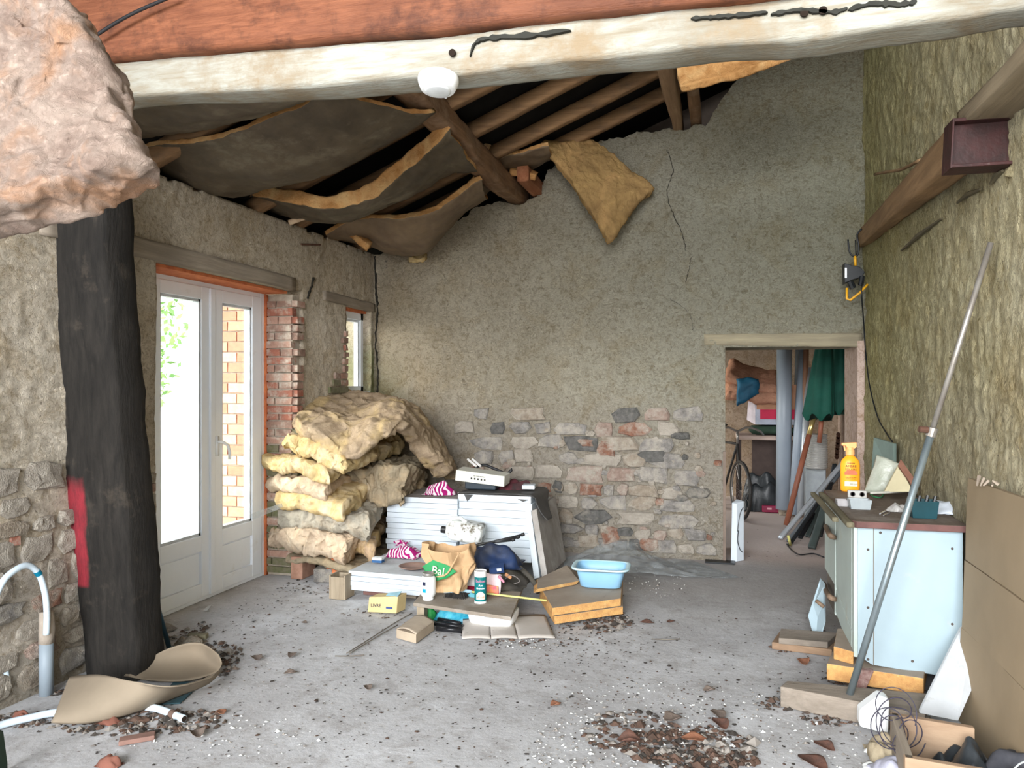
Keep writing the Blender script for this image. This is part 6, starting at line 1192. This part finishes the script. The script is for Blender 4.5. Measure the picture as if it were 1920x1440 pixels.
crumple(onz(1400, 945) + V((0, .05, 0)), .5, .15, .04, M('white_litter', (.5, .47, .44), .8, (.3, .27, .25), 20, .5), 'pale dusty litter on the step of the store', 'litter', 131, name='dust_heap', nu=24)
# bicycle
bkx = lambda x, y, Y=8.9: onY(x, y, Y)
bi = thing('bicycle', 'old dark bicycle parked just inside the doorway on the left', 'bicycle', bkx(1385, 945)); bm_k = M('bike_black', (.03, .028, .026), .5); chrome = M('bike_chrome', (.4, .38, .36), .3, metal=.8)
def ringt(c_, Rr, ax, r, n=36):
    ps = []; ax = V(ax).normalized(); u_ = V((0, 0, 1)); w_ = ax.cross(u_).normalized()
    for i in range(n + 1): a_ = 2 * math.pi * i / n; ps.append(c_ + (w_ * math.cos(a_) + u_ * math.sin(a_)) * Rr)
    mb = MB(); mb.tube(ps, r, 6, cap=False); return mb
wax = V((1, .35, 0)); w1, w2 = V((.10, 8.75, .34)), V((-.26, 9.72, .34))
w1 = V((bkx(1388, 880).x, 8.75, .34)); w2 = w1 + V((-.30, .95, 0)); wax = V((.95, .30, 0))
for w_ in (w1, w2):
    wh = obj('wheel', ringt(w_, .31, wax, .018), bm_k, bi, smooth=True); mb = ringt(w_, .285, wax, .008)
    for i in range(18):
        a_ = 2 * math.pi * i / 18; ww_ = wax.normalized().cross(V((0, 0, 1))).normalized(); mb.tube([w_, w_ + (ww_ * math.cos(a_) + V((0, 0, 1)) * math.sin(a_)) * .285], .0015, 3)
    obj('rim', mb, chrome, wh)
hd = w1 + (w2 - w1) * .10 + V((0, 0, .50)); se = w1 + (w2 - w1) * .66 + V((0, 0, .48)); bb_ = w1 + (w2 - w1) * .57 + V((0, 0, -.06))
mb = MB()
for a_, b2 in [(w1, hd), (hd, se), (hd, bb_), (se, bb_), (bb_, w2), (se, w2)]: mb.tube([a_, b2], .014, 8)
obj('frame', mb, bm_k, bi, smooth=True)
sd_ = V((.26, .08, 0)); mb = MB(); h_ = hd + V((0, 0, .14)); f = curve_fn([h_ - sd_ + V((.02, .10, -.05)), h_ - sd_ * .9, h_ - sd_ * .4 + V((0, 0, .04)), h_, h_ + sd_ * .4 + V((0, 0, .04)), h_ + sd_ * .9, h_ + sd_ + V((.02, .10, -.05))]); mb.tube([f(i / 30) for i in range(31)], .012, 7); mb.tube([hd, h_], .014, 8); obj('handlebar', mb, chrome, bi, smooth=True)
mb = MB(); sp_ = se + V((0, 0, .14)); mb.tube([se, sp_], .012, 7); mb.slab(bil(sp_ + V((-.07, .1, .03)), sp_ + V((.07, .12, .03)), sp_ + V((.02, -.15, .03)), sp_ + V((-.02, -.15, .03))), 8, 8, 2, .05, .004, 9, 3, rnd=.3); obj('saddle', mb, bm_k, bi, smooth=True)
# ledge (step) at the back of the store and white cut panel by the door jamb
mb = MB(); mb.bb(-1.0, 1.4, 9.95, 10.3, 0, .05); obj('trim_7', mb, MATS['concrete'], kind='structure')
q0, q1 = onz(1370, 1052), onz(1384, 1055); wpn = thing('white_offcut', 'upright white foam offcut with a black squiggle by the doorway', 'offcut', q0)
hgt = onY(1370, 938, q0.y).z; mb = MB(); mb.prism([q0, q0 + V((.045, .0, 0)), q0 + V((.045, 0, hgt - .02)), q0 + V((.01, 0, hgt)), q0 + V((0, 0, hgt - .02))], (.02, .09, 0)); mb = MB(); x_ = q0.x; y_ = q0.y
mb.hexa([(x_, y_, 0), (x_ + .05, y_ - .01, 0), (x_ + .11, y_ + .05, 0), (x_ + .05, y_ + .09, 0), (x_ + .01, y_, hgt - .02), (x_ + .05, y_ - .01, hgt - .03), (x_ + .11, y_ + .05, hgt - .01), (x_ + .05, y_ + .09, hgt)]); obj('offcut_body', mb, eps, wpn, bev=.004)
mb = MB(); f = curve_fn([V((x_ + .05 + k_ * .062, y_ - .0135 + k_ * .06 - .001, z_)) for k_, z_ in [(.85, hgt - .06), (.4, hgt - .12), (.1, hgt - .25), (.2, hgt * .5), (.1, hgt * .35), (.4, hgt * .2), (.8, hgt * .14)]]); mb.tube([f(i / 24) for i in range(25)], .0035, 5); obj('marker_line', mb, blk, wpn)
mb = MB(); mb.bb(.025, .048, YB - .035, YB - .01, 0, .93); obj('trim_8', mb, M('rusty_strip', (.2, .15, .12), .8), kind='structure', label='thin rusty metal strip on the doorway edge')
mb = MB(); mb.bb(-.12, .12, YB - .12, YB - .02, 0, .012); obj('trim_9', mb, blk, kind='structure', label='dark threshold strip at the foot of the wall by the doorway')
# chain on the store wall
mb = MB(); f = [onY(1572 - i * .4, 815 + i * 5.2, 9.9) for i in range(9)]; 
for i, c_ in enumerate(f): mb.lathe(c_, [(.02, -.004), (.026, 0), (.02, .004), (.014, 0), (.02, -.004)], 8, rot('X', 90 if i % 2 else 60), sy=1.4)
obj('chain', mb, M('rust', (.12, .06, .04)), label='rusty chain hanging on the store wall', cat='chain')
# ================================================================ LEFT SIDE
wb = M('conduit_white', (.60, .70, .78), .45, (.52, .62, .70), 3, .05, dirt=(.34, .32, .29), dirt_amt=(.6, .78), dirt_scale=6); gc = M('conduit_grey', (.26, .31, .35), .5, (.22, .26, .3), 3, .1); mudc = M('mud_coat', (.42, .36, .3), .95, (.32, .27, .22), 9, .6)
LX = -3.10
mb = MB(); f = curve_fn([onX(*q, LX) for q in [(-60, 1190), (-25, 1160), (0, 1100), (20, 1075), (50, 1060), (72, 1075), (84, 1110), (88, 1150), (87, 1190)]]); mb.tube([f(i / 44) for i in range(45)], .0145, 12)
hoop = obj('conduit', mb, wb, label='white plastic conduit arching out of the grey sleeve by the left wall', cat='pipe', group='conduits by the left wall', smooth=True)
mb = MB(); a, b_ = f(.60), f(.635); mb.tube([a, b_], .0158, 12); obj('blue_band', mb, M('band_blue', (.0, .22, .36), .5, bmp=0), hoop)
s0, s1 = onX(88, 1305, LX), onX(80, 1215, LX); a, b_ = onz(87, 1302), None; sl = thing('pipe_sleeve', 'grey plastic pipe sleeve with mud-caked top rising from the floor', 'pipe', a)
mb = MB(); mb.tube([a, V((a.x, a.y, .26))], .032, 16); obj('sleeve', mb, gc, sl, smooth=True); mb = MB(); mb.tube([V((a.x, a.y, .25)), V((a.x + .005, a.y, .32)), V((a.x - .002, a.y, .40))], [.034, .036, .031], 12); obj('mud_cap', mb, mudc, sl, smooth=True)
a = onz(20, 1310); mb = MB(); f = curve_fn([a, onX(12, 1270, -3.2), onX(4, 1230, -3.22), onX(-10, 1190, -3.23), onX(-50, 1150, -3.23)]); mb.tube([f(i / 20) for i in range(21)], .0145, 10); obj('conduit', mb, wb, label='white conduit rising from the floor at the far left edge', cat='pipe', group='conduits by the left wall', smooth=True)
a = [onz(q[0], q[1], q[2]) for q in [(-60, 1385, .02), (0, 1360, .02), (60, 1345, .02), (105, 1336, .02), (180, 1330, .02), (240, 1322, .02), (270, 1325, .02), (300, 1330, .02), (345, 1348, .02)]]; mb = MB(); f = curve_fn(a); mb.tube([f(i / 40) for i in range(41)], .0165, 12); cd = obj('conduit', mb, wb, label='white conduit lying on the floor under the rolled cardboard', cat='pipe', group='conduits by the left wall', smooth=True)
mb = MB(); mb.tube([f(.995), f(1.0) + (f(1) - f(.99)) * .3], .0125, 10); obj('open_end', mb, M('hole_black', (.02, .012, .008)), cd)
mb = MB(); mb.tube([f(.93), f(.95)], .019, 10); obj('muddy_ring', mb, M('brown_mud', (.14, .09, .07), .9), cd)
# blue pole
mb = MB(); a, b_ = onz(318, 1218, .0), onY(249, 972, 3.62); mb.tube([a, b_], .0135, 14); bp_ = obj('metal_pole', mb, M('steel_blue', (.05, .12, .17), .3, (.04, .09, .13), 3, 0, metal=.5), label='dark blue steel pole leaning against the wall right of the post', cat='pole', smooth=True)
mb = MB(); mb.tube([b_, b_ + (b_ - a).normalized() * .03], .010, 10); obj('pole_tip', mb, gal, bp_)
# rolled cardboard, a sheet twisted into a cone
cbm = M('kraft_card', (.27, .22, .16), .85, (.225, .18, .13), 3, .06, bscale=60); cbi = M('kraft_card_inside', (.215, .17, .12), .85, (.175, .14, .1), 3, .06)
spn = [  # (bottom edge point, top edge point, curl)
]
loE = curve_fn([onz(95, 1357, .01), onz(160, 1358, .01), onz(230, 1345, .01), onz(290, 1325, .012), onz(345, 1302, .012), onz(390, 1282, .012), onz(412, 1262, .03)])
midE = curve_fn([onz(105, 1335, .07), onz(165, 1325, .10), onz(230, 1315, .12), onz(290, 1305, .12), onz(345, 1288, .10), onz(395, 1268, .07), onz(417, 1248, .07)])
hiE = curve_fn([onz(130, 1268, .10), onz(170, 1264, .15), onz(200, 1266, .17), onz(245, 1277, .17), onz(300, 1288, .15), onz(350, 1286, .12), onz(400, 1270, .09)])
def c1(u, v):
    a_, m_, h_ = loE(u), midE(u), hiE(u); p = a_ * (1 - v) ** 2 + m_ * 2 * v * (1 - v) + h_ * v * v; p = p.copy(); p.z = max(p.z, .008); return p
mb = MB(); mb.slab(c1, 40, 16, 1, .005, .004, 3, 3, 0)
crd = thing('cardboard_sheet', 'large brown cardboard sheet twisted into a cone at the post foot', 'cardboard', loE(.5)); obj('outer_fold', mb, cbm, crd, smooth=True)
g0_ = curve_fn([onz(232, 1268, .02), onz(290, 1275, .02), onz(350, 1275, .02), onz(400, 1262, .03), onz(415, 1250, .05)])
g1_ = curve_fn([onz(240, 1262, .06), onz(290, 1252, .03), onz(340, 1245, .02), onz(385, 1240, .03), onz(417, 1245, .08)])
g2_ = curve_fn([onY(238, 1268, 3.28), onY(285, 1232, 3.36), onY(330, 1212, 3.42), onY(375, 1206, 3.46), onY(410, 1226, 3.42)])
def c2f(u, v): p = g0_(u) * (1 - v) ** 2 + g1_(u) * 2 * v * (1 - v) + g2_(u) * v * v; p.z = max(p.z, .006); return p
mb = MB(); mb.slab(c2f, 36, 18, 1, .005, .003, 3, 5, 0); obj('inner_fold', mb, cbi, crd, smooth=True)
mb = MB(); q = [onz(290, 1322), onz(338, 1320), onz(375, 1285), onz(330, 1275)]; mb.prism(q, (0, 0, .006)); obj('blue_rag', mb, M('teal_dark', (.04, .09, .11), .7), label='dark teal scrap on the floor under the cardboard cone', cat='scrap')
# dirt and rubble heaps by the post and pipes
dirtm = M('soil', (.14, .105, .08), .95, (.07, .05, .04), 20, .9); 
def debris(name, polys, n, smin, smax, mats, label, cat=None, parent=None, z_=.0, thick=.4):
    mb = MB()
    for i in range(n):
        a_ = random.choices(polys, [p_[4] for p_ in polys])[0]; r_ = math.sqrt(R()); t_ = ru(0, 2 * math.pi); px, py = a_[0] + a_[2] * r_ * math.cos(t_), a_[1] + a_[3] * r_ * math.sin(t_)
        if py < 965: continue
        p = onz(px, py, z_)
        if not (XL + .05 < p.x < XR - .05): continue
        s_ = ru(smin, smax) * (1.6 if R() < .1 else 1); th_ = ru(0, 3); k = random.choice([4, 5, 6]); h_ = s_ * thick * ru(.3, 1); el = ru(.4, 1)
        ps = [p + V((math.cos(th_) * s_ * math.cos(2 * math.pi * j / k) * ru(.6, 1) - math.sin(th_) * el * s_ * math.sin(2 * math.pi * j / k), math.sin(th_) * s_ * math.cos(2 * math.pi * j / k) + math.cos(th_) * el * s_ * math.sin(2 * math.pi * j / k) * ru(.6, 1), 0)) for j in range(k)]
        apex = p + V((ru(-.3, .3) * s_, ru(-.3, .3) * s_, h_)); mi = random.randrange(len(mats)); mb.add(ps + [apex], [(j, (j + 1) % k, k) for j in range(k)], mi)
    return obj(name, mb, mats, parent, label=label, cat=cat, kind='stuff')
brn = M('leaf_brown', (.12, .07, .05), .9, (.06, .04, .03), 20, .4); drk = M('crumb_dark', (.05, .042, .036), .95); wht = M('crumb_white', (.66, .66, .65), .9, (.5, .5, .48)); grc = M('crumb_grey', (.3, .27, .24), .9); redc = M('crumb_red', (.2, .08, .055), .9)
# (px, py, rx, ry, weight)
debris('floor_debris', [(760, 1230, 560, 130, 4), (700, 1330, 700, 130, 5), (1300, 1200, 380, 140, 4), (430, 1140, 180, 70, 3), (1500, 1350, 300, 90, 2), (1400, 1000, 200, 60, 1), (1100, 1190, 150, 60, 2)], 2600, .003, .010, [drk, drk, brn, grc], 'small dark crumbs and leaf bits scattered over the floor', 'debris')
debris('plaster_crumbs', [(1180, 1400, 190, 70, 5), (1230, 1090, 60, 30, 1), (1250, 1320, 200, 50, 2), (1500, 1400, 260, 60, 2), (1000, 1205, 60, 12, .5), (420, 1380, 200, 40, 1)], 1300, .002, .010, [wht, wht, grc], 'white plaster crumbs scattered in the foreground', 'debris', thick=.7)
debris('leaf_litter', [(1290, 1400, 130, 40, 6), (1180, 1370, 90, 40, 2), (1140, 1165, 45, 20, 2), (1330, 1425, 90, 22, 3)], 700, .010, .028, [brn, drk, grc, brn], 'heap of broken dry leaves and grit in the centre foreground', 'litter', thick=.55)
debris('leaf_litter', [(400, 1225, 60, 25, 3), (330, 1180, 60, 22, 3), (310, 1350, 120, 22, 4), (240, 1365, 120, 18, 2), (140, 1290, 60, 20, 3), (390, 1240, 60, 30, 2), (60, 1350, 80, 16, 2)], 800, .008, .024, [drk, brn, dirtm, grc], 'dark rubble and leaf grit around the foot of the post', 'litter', thick=.7)
debris('leaf_litter', [(1560, 1340, 60, 22, 3), (1460, 1320, 40, 14, 1), (1660, 1240, 60, 16, 2), (1500, 1215, 60, 10, 1), (1700, 1320, 60, 16, 2), (1600, 1270, 60, 15, 2)], 500, .006, .02, [drk, brn, dirtm], 'dark grit along the timbers and prop foot', 'litter', thick=.7)
debris('leaf_litter', [(1100, 1170, 90, 20, 3), (1000, 1205, 120, 10, 2), (880, 1185, 100, 14, 1), (590, 1100, 110, 14, 2), (700, 1150, 60, 10, 1)], 420, .005, .016, [drk, brn, grc], 'grit swept around the base of the pile', 'litter', thick=.6)
for i, (px, py, w, h_) in enumerate([(350, 1210, .16, .06), (300, 1185, .12, .05)]):
    p = onz(px, py); crumple(p + V((0, .03, 0)), w, .12, h_, stm[1 - i], ['rough tan stone lying behind the blue pole foot', 'grey stone at the foot of the wall behind the blue pole'][i], 'stone', 140 + i, name='rubble_stone', nu=16)
mb = MB(); a, b_ = onz(268, 1205, .03), onz(312, 1197, .03); mb.prism([a, b_, b_ + V((0, .02, 0)), a + V((0, .02, 0))], (0, 0, .012)); obj('wood_splinter', mb, ow, label='pale wooden splinter behind the blue pole foot', cat='splinter')
mb = MB(); a = onz(365, 1202, .0); mb.box(a + V((0, .03, .02)), (.11, .04, .03), rot('Z', 12)); obj('wood_splinter', mb, olm, label='short brown wood offcut right of the blue pole foot', cat='offcut', bev=.003)
mb = MB(); q = [onz(222, 1400), onz(290, 1388), onz(292, 1378), onz(225, 1390)]; mb.prism(q, (0, 0, .02)); obj('brick_chip', mb, M('brick_dirty', (.26, .15, .12), .9), label='long dirty brick chip in the left foreground', cat='brick chip', bev=.003)
for i, (px, py, w, h_, m_) in enumerate([(205, 1355, .10, .03, redc), (40, 1350, .09, .05, redc), (262, 1350, .10, .02, brn), (320, 1360, .06, .03, drk), (205, 1435, .10, .05, redc)]):
    crumple(onz(px, py), w, w * .6, h_, m_, ['red brick rubble under the cardboard edge', 'reddish lump on the conduit at the far left', 'pale brown flake pile beside the conduit', 'dark mud clod at the conduit end', 'rusty red crumpled leaf mass at the bottom left'][i], 'rubble', 150 + i, name='brick_rubble', nu=14)
mb = MB(); mb.prism([onz(-30, 1480, .0), onz(14, 1440, .0), onz(6, 1380, .12), onz(-30, 1370, .2)], (.0, .0, .02)); obj('green_sheet', mb, M('dark_green', (.02, .05, .03), .6), label='edge of a dark green sheet at the bottom left corner', cat='sheet')
# individual dry leaves
lv = [M('dry_leaf', (.14, .065, .045), .85, (.08, .045, .035), 14, .5), M('dry_leaf_grey', (.17, .13, .11), .85, (.13, .1, .08), 14, .5), M('dry_leaf_orange', (.26, .12, .07), .85, (.22, .09, .05), 14, .5)]
LF = [(1212, 1168, .075, 0, 'beside the foam slabs, left one of a pair'), (1258, 1166, .055, 0, 'right one of a pair beyond the blue basin'), (1505, 1243, .085, 2, 'rusty, lying before the left plank'), (1345, 1340, .085, 1, 'grey, left of centre foreground'), (1350, 1360, .09, 0, 'brown, below the grey one'), (1262, 1350, .09, 1, 'dark, at the top of the leaf heap'), (1330, 1295, .055, 1, 'pale, on the white dust'), (1545, 1400, .085, 0, 'reddish, in the right foreground'), (1525, 1432, .12, 0, 'large, at the bottom edge right of centre'), (1300, 1385, .09, 2, 'curled on top of the leaf heap'), (1180, 1390, .09, 0, 'on the left of the leaf heap'), (545, 1262, .06, 1, 'crumpled, in the left floor area'), (690, 1290, .055, 1, 'dark, in front of the pile'), (548, 1230, .06, 1, 'grey, left of the curled one'), (480, 1235, .075, 1, 'flaky, near the post side'), (415, 1335, .055, 2, 'orange, right of the conduit end'), (370, 1378, .08, 1, 'brown, below the conduit end'), (1640, 1328, .05, 1, 'near the prop foot'), (1042, 1322, .055, 2, 'light tan, in the middle of the floor'), (570, 1168, .04, 1, 'greenish, beyond the floor centre'), (620, 1105, .05, 1, 'dark, beside the wooden tube')]
for i, (px, py, s_, k, where) in enumerate(LF):
    c_ = onz(px, py, .006); an = ru(0, 3.1); ux, uy = V((math.cos(an), math.sin(an), 0)), V((-math.sin(an), math.cos(an), 0)); cu = ru(.12, .35)
    def lf_(u, v):
        x = u * 2 - 1; w_ = (1 - abs(x) ** 1.8) * .38 + .02; y = (v * 2 - 1) * w_; return c_ + ux * x * s_ * .6 + uy * y * s_ + V((0, 0, s_ * (cu * (y / .4) ** 2 + .25 * x * x * cu + .02)))
    mb = MB(); mb.slab(lf_, 12, 8, 1, .001, s_ * .07, 2.2 / s_ * .35, i + 1, .5)
    for p in mb.v: p.z = max(p.z, .002)
    obj('dry_leaf', mb, lv[k], smooth=True, label='dry curled leaf, ' + where, cat='leaf', group='dry leaves on the floor')
for i, (px, py, s_) in enumerate([(1618, 1352, .045), (1630, 1410, .045), (1632, 1438, .06), (1506, 1212, .035)]):
    crumple(onz(px, py), s_, s_ * .7, s_ * .35, wht, ['oval white plaster flake near the timber ends', 'white plaster chunk left of the beige lump', 'lowest white plaster chunk at the bottom edge', 'crumpled white scrap on the brown plank'][i], 'plaster chunk', 160 + i, name='plaster_chunk', nu=10)
for k, (pts) in enumerate([[(650, 1225), (690, 1200), (740, 1168), (772, 1150)], [(655, 1226), (700, 1198), (745, 1172)], [(628, 1230), (655, 1230), (683, 1228)], [(1222, 1198), (1250, 1199), (1275, 1198)]]):
    f = curve_fn([onz(*q, .006) for q in pts]); mb = MB(); mb.tube([f(i / 12) for i in range(13)], .0035, 5); obj('twig', mb, M('twig_grey', (.2, .18, .15), .8, (.14, .12, .1)), label=['longest thin grey stem on the floor before the yellow carton', 'second grey stem alongside the longest', 'short pale straight stem left of the long ones', 'lone thin twig in the right half of the floor'][k], cat='twig', group='stems on the floor', smooth=True)
p = onz(380, 1145); mb = MB(); mb.prism([p, p + V((.035, .0, .002)), p + V((.04, .04, .03)), p + V((.01, .04, .02))], (0, 0, .002)); obj('paper_scrap', mb, wht, label='small white paper scrap in front of the french door', cat='scrap')
